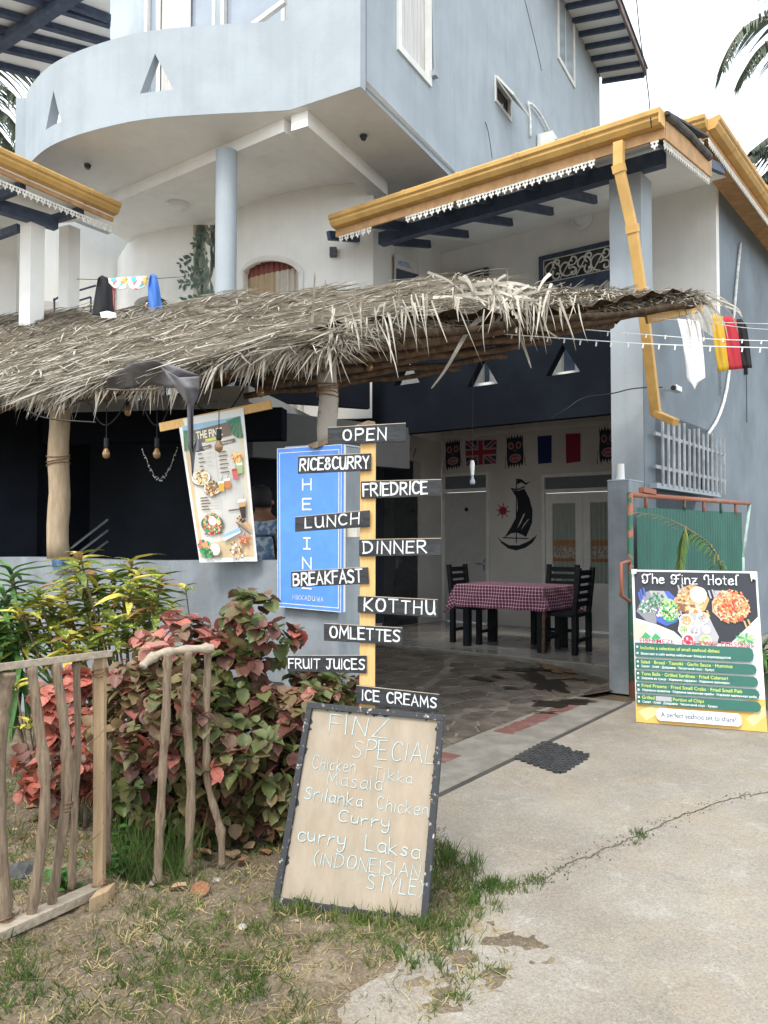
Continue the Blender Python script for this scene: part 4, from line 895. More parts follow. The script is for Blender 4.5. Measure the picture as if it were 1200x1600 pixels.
# ================================================================ left wing: veranda roof on white posts
LW = thing('veranda_wing', gz(60, 330, 0) if 0 else at(60, 900, 10.5), 'white-posted upper veranda wing with a yellow gutter at the left edge', 'house')
gzl = 6.05; gp, gq = gz(-60, 214, gzl), gz(178, 322, gzl); gd = (gq - gp).normalized(); gout = Vector((gd.y, -gd.x, 0))
g0_, g1_ = Vector((gp.x, gp.y, 0)), Vector((gq.x, gq.y, 0)); gutter(g0_, g1_, gout, gzl, LW, fasc=.14)
lace(g0_ - gout * .03, g1_ - gout * .03, gzl - .28, LW)
inn = -gout
s = MB(); s.hexa([p + Z * (gzl - .12) for p in (gp, gq)] + [gq + inn * 3.5 + Z * (gzl - .12 + .35 - gzl + gzl) * 1.0 - Z * 0, gp + inn * 3.5 + Z * (gzl + .23)] if 0 else [Vector((gp.x, gp.y, gzl - .16)), Vector((gq.x, gq.y, gzl - .16)), Vector((gq.x, gq.y, gzl + .3)) + inn * 3.5, Vector((gp.x, gp.y, gzl + .3)) + inn * 3.5],
    [Vector((gp.x, gp.y, gzl - .12)), Vector((gq.x, gq.y, gzl - .12)), Vector((gq.x, gq.y, gzl + .34)) + inn * 3.5, Vector((gp.x, gp.y, gzl + .34)) + inn * 3.5]); s.build('ceiling', M['soffit'], LW)
s = MB(); s.prism([Vector((gp.x, gp.y, gzl + .02)), Vector((gq.x, gq.y, gzl + .02)), Vector((gq.x, gq.y, gzl + .5)) + inn * 3.5, Vector((gp.x, gp.y, gzl + .5)) + inn * 3.5], Z * .04); s.build('roof', M['roof'], LW)
zw = gzl - .3
wb0, wb1 = gz(-60, 305, zw), gz(88, 350, zw)
s = MB(); s.bar(wb0, wb1, .12, .16); s.build('veranda_beam', M['navy'], LW)
for (xa, ya, xb, yb) in ((-30, 318, 36, 292), (65, 348, 128, 330), (-40, 382, 30, 356)):
    s = MB(); s.bar(gz(xa, ya, zw + .05), gz(xb, yb, zw + .10), .08, .10); s.build('rafter', M['navy'], LW)
for x0_, x1_, yt, Y in ((28, 64, 335, 10.2), (89, 120, 352, 10.9)):
    w_ = (x1_ - x0_) / FPX * Y * .72; c = at((x0_ + x1_) / 2, yt, Y); s = MB(); s.box(Vector((c.x, c.y + .1, (3.3 + c.z) / 2)), w_, w_, c.z - 3.3, uB, vB); s.build('post', M['white'], LW)
def wwall(xa, ya, Ya, xb, Yb, z0, z1, m, name='wall'):
    p, q = at(xa, ya, Ya), at(xb, ya, Yb); s = MB(); s.prism([Vector((p.x, p.y, z0)), Vector((q.x, q.y, z0)), Vector((q.x, q.y, z1)), Vector((p.x, p.y, z1))], Vector((0, .12, 0))); return s.build(name, m, LW)
wwall(-80, 400, 11.5, 26, 11.8, 3.3, 6.3, M['white']); wwall(20, 400, 13.5, 215, 14.8, 3.3, 8.2, M['white']); wwall(62, 400, 13.0, 92, 13.1, 5.0, 5.5, M['cream'], 'lintel')
s = MB(); sl = [at(-100, 700, 8.6), at(210, 700, 8.6), at(230, 700, 15), at(-200, 700, 15)]; s.hexa([Vector((p.x, p.y, 3.1)) for p in sl], [Vector((p.x, p.y, 3.28)) for p in sl]); s.build('floor_slab', M['white'], LW)
s = MB()
for a, b in (((116, 456), (150, 446)), ((116, 472), (142, 464)), ((142, 464), (142, 497)), ((85, 466), (85, 498)), ((83, 470), (92, 464))): s.tube([at(a[0], a[1], 11.6), at(b[0], b[1], 11.6)], .014, 6)
s.build('railing', M['navy'], LW)
# second high roof (navy rafters) at the top left
HR = thing('upper_roof', gz(60, 60, 9.6), 'high white soffit with crossing navy rafters at the upper left corner', 'roof')
zr = 9.6
c4 = [gz(-90, -10, zr), gz(-90, 85, zr), gz(62, 121, zr), gz(172, 92, zr), gz(172, -60, zr), gz(-90, -60, zr)]
s = MB(); nn = len(c4); s.v = [p.copy() for p in c4] + [p + Z * .1 for p in c4]
for t in tessellate_polygon([[Vector((p.x, p.y, 0)) for p in c4]]): s.f.append(tuple(t)); s.f.append(tuple(nn + i for i in t))
s.build('soffit', M['soffit'], HR)
for (xa, ya, xb, yb) in ((-70, -35, 172, 38), (-70, 0, 172, 68), (-60, 32, 160, 86), (-60, 60, 110, 100), (-60, 88, 62, 118), (60, -12, 172, 30)):
    s = MB(); s.bar(gz(xa, ya, zr - .06), gz(xb, yb, zr - .06), .10, .10); s.build('rafter', M['navy'], HR)
s = MB(); s.bar(gz(-60, 108, zr - .13), gz(150, -30, zr - .13), .17, .14); s.build('cross_beam', M['navy'], HR)
# ================================================================ boundary walls and gate pillars
WZ = 1.43
wl = thing('boundary_wall', LP + uB * 2.5, 'low rough grey rendered garden wall running left behind the shrubs', 'wall')
s = MB(); N_ = 60; th = .2
for k in range(N_):
    a0, a1 = .46 + k * .13, .46 + (k + 1) * .13; f = lambda a: .004 * math.sin(a * 9) + .003 * math.sin(a * 31); zt = lambda a: WZ + .008 * math.sin(a * 2.3) - .003 * a
    s.hexa([LP + uB * a + vB * (.03 + f(a)) for a in (a0, a1)] + [LP + uB * a + vB * (.03 + th) for a in (a1, a0)], [LP + uB * a + vB * (.03 + f(a)) + Z * zt(a) for a in (a0, a1)] + [LP + uB * a + vB * (.03 + th) + Z * zt(a) for a in (a1, a0)])
s.build('wall_body', M['wall_paint'], wl)
pB_ = lambda x, y: pl(x, y, LP + vB * .018, vB); s = MB(); s.prism([LP + uB * 0 + Vector((0, 0, 0))] * 0 or [pB_(80, 874), pB_(118, 876), pB_(116, 898), pB_(84, 896)], vB * .004) ; s.build('blue_patch', flat('old_blue_paint_patch', (.08, .14, .26), var=.4, scale=12), wl)
def pillar(name, c0, u, v, w, d, h, label):
    o = thing(name, c0 + u * w / 2 + v * d / 2, label, 'pillar'); q = [c0, c0 + u * w, c0 + u * w + v * d, c0 + v * d]
    s = MB(); s.hexa([p - Z * .03 for p in q], [p + Z * (h - .012) for p in q]); s.build('pillar_body', M['wall_paint'], o, bevel=.008)
    m = sum(q, Vector()) / 4; s = MB(); s.hexa([m + (p - m) * 1.02 + Z * (h - .012) for p in q], [m + (p - m) * 1.0 + Z * h for p in q]); s.build('pillar_cap', M['paint'], o); return o
pillar('gate_pillar', LP, uB, vA, .46, .42, 2.27, 'grey square gate pillar behind the blue sign and the signpost')
PRp = gz(950, 1072); PRc = gz(986, 1082)
pw = (pl(951, 1000, PRc, vA) - PRc).dot(uA); pillar('gate_pillar', PRc, uA, vA, pw, .42, 2.22, 'grey square gate pillar with a white cup on top')
PC = pl(969, 745, PRc + vA * .12, vA); PC.z = 0; PC = PC + Z * 2.22
s = MB(); s.lathe(PC, [(.055, 0), (.055, .012), (.047, .016), (.043, .17), (.045, .175)], 20); tag(s.build('plastic_cup', M['white_plastic']), 'white plastic cup upside down on top of the right gate pillar', 'cup')
s = MB(); c = at(551, 829, 5.62); s.box(c, .10, .05, .09, uB, vB); tag(s.build('electric_box', flat('beige_plastic', (.52, .50, .43))), 'beige electric switch box on the side of the left gate pillar', 'switch box')
# ================================================================ blue hotel sign
def signY(pts, Ys): return [at(x, y, Y) for (x, y), Y in zip(pts, Ys)]
n0 = vB; bp = LP - vB * .06
bs = thing('blue_sign', pl(480, 955, bp, n0), 'tall blue sign with white vertical lettering on the left gate pillar', 'sign')
cs = [pl(x, y, bp, n0) for x, y in ((433, 701), (534, 694), (533, 957), (434, 948))]; sh = Sheet(*cs)
s = MB(); s.prism([c - Vector(n0) * -.03 for c in cs], n0 * .025); s.build('backing', M['frame'], bs)
s = MB(); s.prism([sh.p(u, v, -.028) for u, v in ((.0, .0), (1, .0), (1, 1), (.0, 1))], sh.n * .028); s.build('sign_panel', M['blue_sign'], bs)
s = MB(); F2 = lambda X, Y, l: sh.p(X, Y, .0012)
def rectframe(s, sh, u0, v0, u1, v1, w, d):
    wu, wv = w / sh.w, w / sh.h
    for a, b, c_, e_ in ((u0, v0, u1, v0 + wv), (u0, v1 - wv, u1, v1), (u0, v0 + wv, u0 + wu, v1 - wv), (u1 - wu, v0 + wv, u1, v1 - wv)): s.quad(sh.p(a, b, d), sh.p(c_, b, d), sh.p(c_, e_, d), sh.p(a, e_, d))
rectframe(s, sh, .035, .028, .965, .978, .006, .0012); rectframe(s, sh, 0, 0, 1, 1, .005, .0014); s.build('border', M['white_ink'], bs)
s = MB(); rr = random.Random(3)
for k, ch in enumerate('THEFINZ'):
    yc = .113 + k * .121; gl = G[ch].split('|'); wd = float(gl[0])
    for st in gl[1:]:
        q = [tuple(map(float, a.split(','))) for a in st.lstrip('~').split()]
        stroke(s, lambda X, Y, l: sh.p(X / sh.w, Y / sh.h, .0015 + l), [((.475 + (a / wd - .5) * (.13 if ch != 'I' else .02)) * sh.w, (yc + .033 - b / 10 * .066) * sh.h) for a, b in q], .0125, rr, wob=0, taper=False)
    if ch == 'I':
        for y in (yc - .033, yc + .033): stroke(s, lambda X, Y, l: sh.p(X / sh.w, Y / sh.h, .0015 + l), [((.475 - .05) * sh.w, y * sh.h), ((.475 + .05) * sh.w, y * sh.h)], .0125, rr, wob=0, taper=False)
s.build('lettering', M['white_ink'], bs)
s = MB(); handwrite(s, sh, 'HIKKADUWA'.replace('W', 'M') if 0 else 'HIKKADU', .25, .945, .60, .028, w=.13, jit=0, d=.0015)
G['W'] = '7|0,10 1.6,0 3.5,6 5.4,0 7,10'; handwrite(s, sh, 'WA', .63, .945, .73, .028, w=.13, jit=0, d=.0015); s.build('place_name', M['white_ink'], bs)
# ================================================================ signpost with hand-painted boards
sp = thing('signpost', at(576, 1150, 3.74) * 1.0 - Z * (at(576, 1150, 3.74).z), 'pine signpost carrying nine black hand-painted food boards', 'signpost')
pt, pb_ = at(576, 668, 3.74), at(573, 1110, 3.74); pb_.z = 0; s = MB(); s.bar(Vector((pt.x - .002, pt.y, pt.z)), Vector((pb_.x, pt.y, -.03)), .072, .05, Vector((0, 1, 0))); s.build('post', M['pine'], sp, bevel=.003)
s = MB(); s.prism([at(x, y, 3.78) for x, y in ((548, 667), (575, 657), (586, 659), (588, 672), (548, 674))], Vector((0, .03, 0))); s.build('top_block', M['drift'], sp)
boards = [('OPEN', ((512, 668), (634, 661), (634, 690), (512, 694)), (.19, .76), (.86, .70), 'open board at the very top', -.03),
 ('RICE&CURRY', ((466, 713), (580, 708), (580, 735), (465, 740)), (.02, .98), (.86, .74), 'rice and curry board', .06),
 ('FRIEDRICE', ((564, 752), (689, 749), (689, 775), (564, 779)), (.02, .84), (.88, .78), 'fried rice board', -.04),
 ('LUNCH', ((461, 808), (578, 797), (578, 823), (461, 831)), (.13, .86), (.82, .72), 'lunch board', .0),
 ('DINNER', ((561, 843), (689, 841), (689, 868), (561, 869)), (.05, .83), (.86, .74), 'dinner board', .0),
 ('BREAKFAST', ((455, 893), (575, 886), (577, 912), (455, 918)), (.02, .92), (.92, .82), 'breakfast board', -.03),
 ('KOTTHU', ((559, 931), (684, 937), (684, 965), (559, 957)), (.07, .97), (.88, .80), 'kotthu board', .0),
 ('OMLETTES', ((506, 974), (629, 981), (628, 1008), (506, 1001)), (.07, .98), (.82, .72), 'omelettes board', .04),
 ('FRUIT JUICES', ((449, 1024), (573, 1024), (573, 1052), (449, 1049)), (.01, .98), (.80, .62), 'fruit juices board', .06),
 ('ICE CREAMS', ((557, 1071), (686, 1085), (686, 1113), (557, 1099)), (.06, .98), (.80, .64), 'ice creams board at the bottom', .0)]
for k, (tx, cs, (u0, u1), (vb, hh), lb, sl) in enumerate(boards):
    Y = 3.695 + .004 * (k % 3); cc = [at(x, y, Y) for x, y in cs]; shd = Sheet(*cc); s = MB(); s.prism([c for c in cc], Vector((0, .016, 0))); b = s.build('sign_board', M['board'], sp, bevel=.0015); b['label'] = lb
    s = MB(); handwrite(s, shd, tx, u0 + .01, vb - hh * .05, u1 - .015, hh * .9, w=.165, seed=40 + k, slope=sl * .4, d=.0012, gap=2.7 if len(tx) < 7 else 2.0, jit=.7); s.build('lettering', M['white_ink'], b)
    s = MB(); t_ = [shd.p(u, -.02, -.001) for u in (0, 1)] + [shd.p(u, .015, .0006) for u in (1, 0)]; s.poly(t_); s.build('worn_edge', M['rail_wood'], b)
# ================================================================ chalk menu board leaning on the signpost
cb = thing('menu_board', gz(548, 1425), 'tilted plywood menu board in a scuffed black frame leaning on the signpost', 'menu board')
BL_, BR_ = gz(427, 1411, .0), gz(668, 1447, .0); TR_ = at(695, 1117, 3.56); TL_ = at(482, 1097, 3.74)
sh = Sheet(TL_, TR_, BR_, BL_); fwid = .027
s = MB(); s.hexa([sh.p(u, v, .0) for u, v in ((.02, .02), (.98, .02), (.98, .98), (.02, .98))], [sh.p(u, v, -.009) for u, v in ((.02, .02), (.98, .02), (.98, .98), (.02, .98))]); s.build('panel', M['ply'], cb)
fu, fv = fwid / sh.w, fwid / sh.h
for (a, b, c_, e_) in ((0, 0, 1, fv), (0, 1 - fv, 1, 1), (0, fv, fu, 1 - fv), (1 - fu, fv, 1, 1 - fv)):
    s = MB(); s.hexa([sh.p(*q, -.012) for q in ((a, b), (c_, b), (c_, e_), (a, e_))], [sh.p(*q, .017) for q in ((a, b), (c_, b), (c_, e_), (a, e_))]); s.build('frame_bar', M['worn_frame'], cb, bevel=.002)
# ragged paint along the inner edge
s = MB(); rr = random.Random(8)
for k in range(42):
    side = rr.randrange(4); t = rr.uniform(.05, .95); l_ = rr.uniform(.01, .05); w_ = rr.uniform(.004, .014)
    if side == 0: q = [(fu, t), (fu + w_ * .6 / sh.w, t + l_ * .3), (fu + w_ / sh.w, t + l_ * .6), (fu, t + l_)]
    elif side == 1: q = [(1 - fu, t), (1 - fu - w_ * .6 / sh.w, t + l_ * .3), (1 - fu - w_ / sh.w, t + l_ * .6), (1 - fu, t + l_)]
    elif side == 2: q = [(t, 1 - fv), (t + l_ * .5, 1 - fv - w_ / sh.h), (t + l_, 1 - fv - w_ * .5 / sh.h), (t + l_ * 1.3, 1 - fv)]
    else: q = [(t, fv), (t + l_ * .5, fv + w_ / sh.h), (t + l_, fv + w_ * .5 / sh.h), (t + l_ * 1.3, fv)]
    s.poly([sh.p(u, v, .0008 + k * 1e-5) for u, v in q])
s.build('paint_smears', M['board'], cb)
s = MB()
for k, (tx, u0, vb, u1, hh, w_, sl, dbl) in enumerate((('FINZ', .19, .145, .60, .095, .065, .01, True), ('SPECIAL', .385, .262, .95, .095, .058, -.03, True), ('Chicken', .11, .335, .42, .065, .085, .0, False), ('Tikka', .55, .352, .82, .060, .09, .02, False),
     ('Masala', .235, .408, .62, .070, .08, .0, False), ('Srilanka', .09, .487, .50, .065, .09, .02, True), ('Chicken', .60, .498, .945, .065, .085, .02, False), ('Curry', .345, .575, .70, .060, .10, .03, True),
     ('curry', .09, .690, .42, .072, .10, .02, True), ('Laksa', .56, .695, .915, .072, .09, .03, True), ('(INDONEISIAN', .225, .795, .925, .062, .085, .0, True), ('STYLE)', .60, .872, .955, .068, .085, .0, True))):
    handwrite(s, sh, tx, u0, vb, u1, hh, w=w_ * .6, seed=70 + k, slope=sl, d=.0012, jit=1.1, double=dbl, gap=2.2)
s.build('chalk_lettering', M['chalk'], cb)
# ================================================================ hotel food poster in front of the gate
fp = thing('food_poster', gz(1095, 1140), 'large printed seafood poster board standing on the driveway before the gate', 'poster')
Pb = [gz(994, 1128, .01), gz(1199, 1144, .01)]; tl_, tr_ = at(987, 890, Pb[0].y + .22), at(1183, 893, Pb[1].y + .22)
sh = Sheet(tl_, tr_, Pb[1], Pb[0])
col = {}
def ink(name, c, r=.35):
    if name not in col: col[name] = mat('print_' + name, c, rough=r, var=.04, scale=8, spec=.45)
    return col[name]
class Print:
    def __init__(s, sh, parent): s.sh = sh; s.parent = parent; s.k = 0; s.mb = {}
    def lay(s, cname, st=.00022): s.k += st; return s.mb.setdefault(cname, MB()), .0006 + s.k
    def poly(s, pts, cname, st=.00022): mb, d = s.lay(cname, st); n = len(mb.v); mb.v += [s.sh.p(u, v, d) for u, v in pts]; mb.f += [tuple(n + i for i in t) for t in tessellate_polygon([[Vector((u, v, 0)) for u, v in pts]])]
    def disc(s, u, v, r, cname, n=20, ry=None, jag=0, rr=rnd): s.poly([(u + r * (1 + rr.uniform(-jag, jag)) * math.cos(2 * math.pi * k / n), v + (ry or r * s.sh.w / s.sh.h) * (1 + rr.uniform(-jag, jag)) * math.sin(2 * math.pi * k / n)) for k in range(n)], cname)
    def bits(s, u, v, r, cols, cnt, sz, seed, inside=None, elong=1.0):
        rr = random.Random(seed); asp = s.sh.w / s.sh.h
        for k in range(cnt):
            a, q = rr.uniform(0, 6.28), math.sqrt(rr.random()) * r; cu, cv = u + q * math.cos(a), v + q * math.sin(a) * asp; t = rr.uniform(0, 6.28); z = sz * rr.uniform(.5, 1.3)
            pts = [(cu + (z * elong * math.cos(w) * math.cos(t) - z * math.sin(w) * math.sin(t)), cv + asp * (z * elong * math.cos(w) * math.sin(t) + z * math.sin(w) * math.cos(t))) for w in [2 * math.pi * j / 6 for j in range(6)]]
            s.poly(pts, rr.choice(cols), .000015)
    def text(s, body, u0, vb, u1, h, cname, bold=0, shear=0): mb, d = s.lay(cname); put_text(mb, s.sh, body, u0, vb, u1, h, d, bold, shear)
    def finish(s, names={}):
        for c, mb in s.mb.items():
            if mb.f: mb.build(names.get(c, 'print'), col[c], s.parent)
for n_, c_ in (('ink_black', (.022, .024, .035)), ('green', (.022, .125, .095)), ('white', (.78, .80, .82)), ('yellow', (.66, .42, .10)), ('gold', (.78, .60, .28)), ('crimson', (.50, .03, .08)), ('lime', (.55, .62, .12)), ('leaf', (.04, .34, .13)), ('dark_leaf', (.03, .14, .06)), ('pale_leaf', (.35, .48, .22)),
               ('noodle', (.62, .30, .12)), ('orange', (.62, .19, .05)), ('red', (.55, .05, .03)), ('cream', (.70, .60, .42)), ('brown', (.22, .10, .05)), ('bread', (.56, .34, .15)), ('blue', (.06, .12, .50)), ('fish', (.24, .24, .27)), ('grey', (.40, .40, .42)), ('sauce', (.78, .75, .60)), ('navy_text', (.06, .07, .12)), ('peach', (.62, .42, .28)), ('wood', (.16, .11, .085)), ('sand', (.60, .46, .28)), ('paper', (.62, .60, .56)), ('sky', (.30, .50, .66)), ('deep_brown', (.04, .02, .014)), ('juice', (.70, .42, .06)), ('pink', (.60, .14, .13)), ('starfish', (.50, .11, .05))): ink(n_, c_)
s = MB(); s.hexa([sh.p(u, v, -.0) for u, v in ((0, 0), (1, 0), (1, 1), (0, 1))], [sh.p(u, v, -.022) for u, v in ((0, 0), (1, 0), (1, 1), (0, 1))]); s.build('board', M['white_plastic'], fp, bevel=.002)
P = Print(sh, fp)
P.poly([(.0, .0), (1, 0), (1, .66), (.0, .66)][:0] or [(.02, .012), (.985, .012), (.985, .29), (.76, .47), (.50, .47), (.40, .455), (.33, .405), (.20, .365), (.02, .325)], 'ink_black')
P.poly([(.0, .34), (.12, .37), (.10, .44), (.0, .47)], 'cream')
P.poly([(0, .855), (.5, .86), (1, .80), (1, 1), (0, 1)], 'yellow'); P.poly([(.02, .93), (.2, .865), (.26, .90), (.08, .985)], 'gold'); P.poly([(.85, .93), (.99, .84), (.995, .90), (.9, .97)], 'gold')
# plates of food
P.poly([(.03, .28), (.10, .16), (.13, .15), (.20, .24), (.19, .36), (.12, .35)], 'fish'); P.poly([(.11, .15), (.16, .14), (.24, .25), (.23, .33), (.16, .28)], 'fish'); P.poly([(.2, .14), (.3, .14), (.36, .19), (.36, .34), (.27, .37), (.19, .34)], 'blue'); P.poly([(.14, .14), (.26, .14), (.30, .2), (.26, .30), (.18, .24)], 'grey')
for a, b in ((.06, .13), (.085, .12), (.045, .15)): P.poly([(a, b), (a + .015, b), (a + .03, b + .06), (a + .015, b + .06)], 'blue')
P.bits(.11, .25, .055, ['dark_leaf', 'leaf', 'fish', 'white'], 90, .007, 1, elong=1.8); P.bits(.2, .20, .06, ['dark_leaf', 'leaf', 'grey', 'dark_leaf'], 100, .008, 2); P.bits(.21, .28, .04, ['grey', 'brown', 'white'], 40, .007, 3)
P.disc(.295, .24, .065, 'pale_leaf'); P.disc(.30, .30, .06, 'leaf'); P.bits(.298, .27, .075, ['leaf', 'pale_leaf', 'lime', 'dark_leaf', 'white'], 130, .008, 4, elong=2.2)
P.disc(.49, .19, .13, 'bread', n=8); P.bits(.46, .20, .11, ['bread', 'cream', 'brown', 'orange', 'gold'], 110, .013, 5, elong=1.7); P.disc(.535, .16, .068, 'white'); P.disc(.535, .16, .058, 'sauce'); P.bits(.535, .16, .02, ['pale_leaf'], 6, .005, 6)
P.poly([(.66, .13), (.78, .13), (.76, .2), (.68, .22)], 'grey'); P.disc(.78, .235, .15, 'peach', n=9, ry=.10); P.bits(.785, .23, .135, ['noodle', 'noodle', 'orange', 'cream', 'gold', 'red', 'brown'], 330, .0075, 7, elong=2.6); P.bits(.77, .225, .05, ['red', 'orange'], 24, .011, 8, elong=1.6)
P.poly([(.38, .32), (.46, .28), (.60, .28), (.64, .36), (.68, .43), (.66, .475), (.42, .475), (.36, .40)], 'grey')
for u, v, r, a, b in ((.43, .33, .055, 'white', 'bread'), (.405, .39, .042, 'white', 'pale_leaf'), (.49, .395, .046, 'white', 'grey'), (.53, .345, .036, 'white', 'sauce'), (.585, .385, .042, 'grey', 'sauce'), (.44, .455, .05, 'white', 'crimson'), (.575, .455, .048, 'cream', 'pale_leaf'), (.56, .31, .05, 'white', 'grey')):
    P.disc(u, v, r, a); P.disc(u, v, r * .78, b); P.bits(u, v, r * .6, [b, 'white', 'brown', b], 18, .006, int(u * 1000))
for a, b in ((.37, .10), (.40, .095), (.64, .125), (.61, .13), (.35, .275), (.38, .27)): P.poly([(a, b), (a + .013, b), (a + .03, b + .05), (a + .017, b + .055)], 'grey')
for a, b in ((.59, .26), (.56, .27), (.90, .31), (.87, .32)): P.poly([(a, b), (a + .013, b), (a + .03, b + .04), (a + .017, b + .045)], 'bread')
for cu, cv, sg in ((.10, .445, 1), (.18, .45, -1)): P.poly([(cu - .04, cv + .01), (cu, cv - .03), (cu + .045, cv), (cu + .01, cv + .018)], 'leaf')
for t in range(9):
    a = t * .7; cu, cv = .88, .435; P.poly([(cu, cv), (cu + .05 * math.cos(a) - .012 * math.sin(a), cv + .03 * math.sin(a) + .01 * math.cos(a)), (cu + .085 * math.cos(a), cv + .045 * math.sin(a)), (cu + .05 * math.cos(a) + .012 * math.sin(a), cv + .03 * math.sin(a) - .01 * math.cos(a))], 'leaf' if t % 2 else 'pale_leaf')
# title in curled display letters
def title(P, u0, vb, hh):
    mb, d = P.lay('white'); sh = P.sh; rr = random.Random(2); asp = hh * sh.h / 10
    GL = {'T': '7|~.2,5 -.4,7.6 1.4,9.8 3.4,8.6 5,9 7,10|~3.8,9.2 4.4,5 3.6,1 1.6,0 0,1.2 .2,3 1.4,2.8', 'F': '7|~.2,5 -.4,7.6 1.4,9.8 3.4,8.6 5.2,9 7.2,10|~3.6,9 4.2,5 3.2,.6 1.2,-.4 -.4,1 0,2.6 1,2.4|2,5 6,5.2', 'H': '7.6|~0,5 -.4,8 1.4,10 3,8.8|3.2,9.4 3.2,0|7,10 7,0|3.2,5 7,5.2|2.6,.2 4,0',
          'h': '4.4|.2,10 .2,0|~.2,4.6 2.2,6.4 4,5.2 4,2|4,3 4,0 4.6,.2', 'e': G['e'], 'i': '1.4|.6,6.2 .6,.2 1.4,0|.4,8.6 .9,9', 'n': '4.4|.2,6.2 .2,0|~.2,4.6 2.2,6.4 4,5.2 4,2|4,3 4,0 4.6,.2', 'z': '4.4|.2,6 4.2,6 .2,0 4.6,.2|1,3 3.4,3.2', 'o': G['o'], 't': '3|1.2,9 1.2,.8 2.6,0|0,6.2 2.8,6.2', 'l': '2|~.6,0 .6,8 1,10 2.4,10.2', ' ': '3.6'}
    x = 0; tot = sum(float(GL[c].split('|')[0]) + 1.3 for c in 'The Finz Hotel'); ax = (.86 - u0) * sh.w / tot
    for c in 'The Finz Hotel':
        gl = GL[c].split('|')
        for st in gl[1:]:
            q = [tuple(map(float, a.split(','))) for a in st.lstrip('~').split()]; q = chaikin(q, 2) if st[0] == '~' else q
            vert = abs(q[0][0] - q[-1][0]) < .5 and len(q) < 4
            stroke(mb, lambda X, Y, l: sh.p(u0 + X / sh.w, vb - Y / sh.h, d + l), [((x + a) * ax, b * asp) for a, b in q], (.135 if vert or st[0] == '~' else .09) * hh * sh.h, rr, wob=.25)
        x += float(gl[0]) + 1.3
title(P, .09, .092, .062)
# green text bands
ys = [(.488, .577), (.592, .655), (.668, .731), (.744, .807), (.820, .882)]; ends = (.935, .95, .955, .96, .965)
txt = [('Includes a selection of small seafood dishes:', 'Включает в себя выбор небольших блюд из морепродуктов', .68, .76), ('Salad · Bread · Tzatziki · Garlic Sauce · Hummus', 'Салат · Хлеб · Дзадзики · Чесночный соус · Хумус', .77, .63), ('Tuna Balls · Grilled Sardines · Fried Calamari', 'Шарики из тунца · Жареные сардины · Жареные кальмары', .73, .74),
       ('Fried Prawns · Fried Small Crabs · Fried Small Fish', 'Жареные креветки · Жареные маленькие крабы · Жареная маленькая рыба', .83, .935), ('Grilled', 'Салат · Хлеб · Дзадзики · Чесночный соус · Хумус', .155, .64)]
for (v0, v1), e_, (en, ru, ue, ur) in zip(ys, ends, txt):
    h = v1 - v0; P.poly([(.01, v0), (e_ - .03, v0 - .0), (e_ - .01, v0 + h * .15), (e_, v0 + h * .5), (e_ - .01, v0 + h * .85), (e_ - .03, v1), (.01, v1)], 'green')
    P.text(en, .055, v0 + h * .46, ue, .021, 'lime', .012); P.text(ru, .058, v0 + h * .86, ur, .014, 'white', .012)
    for q in (.30, .76): P.poly([(.022, v0 + h * q - .006), (.036, v0 + h * q - .006), (.036, v0 + h * q + .006), (.022, v0 + h * q + .006)], 'white')
P.poly([(.165, .826), (.29, .826), (.29, .855), (.165, .855)], 'grey'); P.text('Portion of Chips', .30, .849, .54, .021, 'lime', .012)
P.text('FISH MEZE - FOR TWO PERSONS', .045, .487, .945, .028, 'white', .02); P.k += .0012; P.text('FISH MEZE - FOR TWO PERSONS', .05, .486, .94, .027, 'crimson', .008)
P.poly([(.17 + .02 * 0, .915), (.19, .90), (.79, .90), (.81, .915), (.815, .94), (.81, .965), (.79, .978), (.19, .978), (.17, .965), (.165, .94)], 'white'); P.text('A perfect seafood set to share!', .20, .954, .775, .031, 'navy_text', .02)
P.poly([(.0, .0), (.045, .0), (.04, .03), (.0, .035)], 'sauce'); P.poly([(.94, .01), (.99, .01), (.99, .06), (.96, .05), (.95, .07)], 'sauce')
P.finish({'ink_black': 'dark_print', 'green': 'text_band', 'lime': 'lettering', 'white': 'white_print', 'crimson': 'heading', 'navy_text': 'lettering'})
# ================================================================ hanging menu banner
pk = thing('wooden_batten', at(337, 652, 6.02), 'slanting wooden batten holding up the menu banner', 'batten')
s = MB(); s.bar(at(250, 668, 6.03), at(424, 632, 5.9), .02, .065, Z); s.build('plank', M['pine'], pk)
mb_t = thing('menu_banner', at(355, 878, 5.97), 'hanging printed menu banner with dishes and a starfish at the corner', 'banner')
cs = [at(278, 656, 6.0), at(380, 637, 5.9), at(402, 877, 5.9), at(312, 879, 5.98)]; sh = Sheet(*cs)
s = MB(); s.hexa([sh.p(u, v, 0) for u, v in ((0, 0), (1, 0), (1, 1), (0, 1))], [sh.p(u, v, -.005) for u, v in ((0, 0), (1, 0), (1, 1), (0, 1))]); s.build('banner_sheet', M['white_plastic'], mb_t)
P = Print(sh, mb_t); P.poly([(.045, .05), (.955, .05), (.965, .97), (.03, .97)], 'paper'); P.poly([(.05, .05), (.955, .05), (.955, .09), (.05, .10)], 'sky')
P.poly([(.045, .1), (.12, .25), (.09, .6), (.10, .97), (.03, .97)], 'sand'); P.poly([(.05, .88), (.4, .86), (.965, .83), (.965, .97), (.03, .97)], 'sand'); P.poly([(.90, .2), (.955, .15), (.965, .9), (.93, .7)], 'cream')
for cu, cv, sg in ((.06, .08, 1), (.94, .05, -1)):
    for t in range(15):
        a = .1 + t * .11; l_ = .24; P.poly([(cu, cv), (cu + sg * l_ * math.cos(a) * .9, cv + l_ * .62 * math.sin(a)), (cu + sg * l_ * math.cos(a + .07) * .86, cv + l_ * .60 * math.sin(a + .07))], 'dark_leaf' if t % 3 else 'leaf')
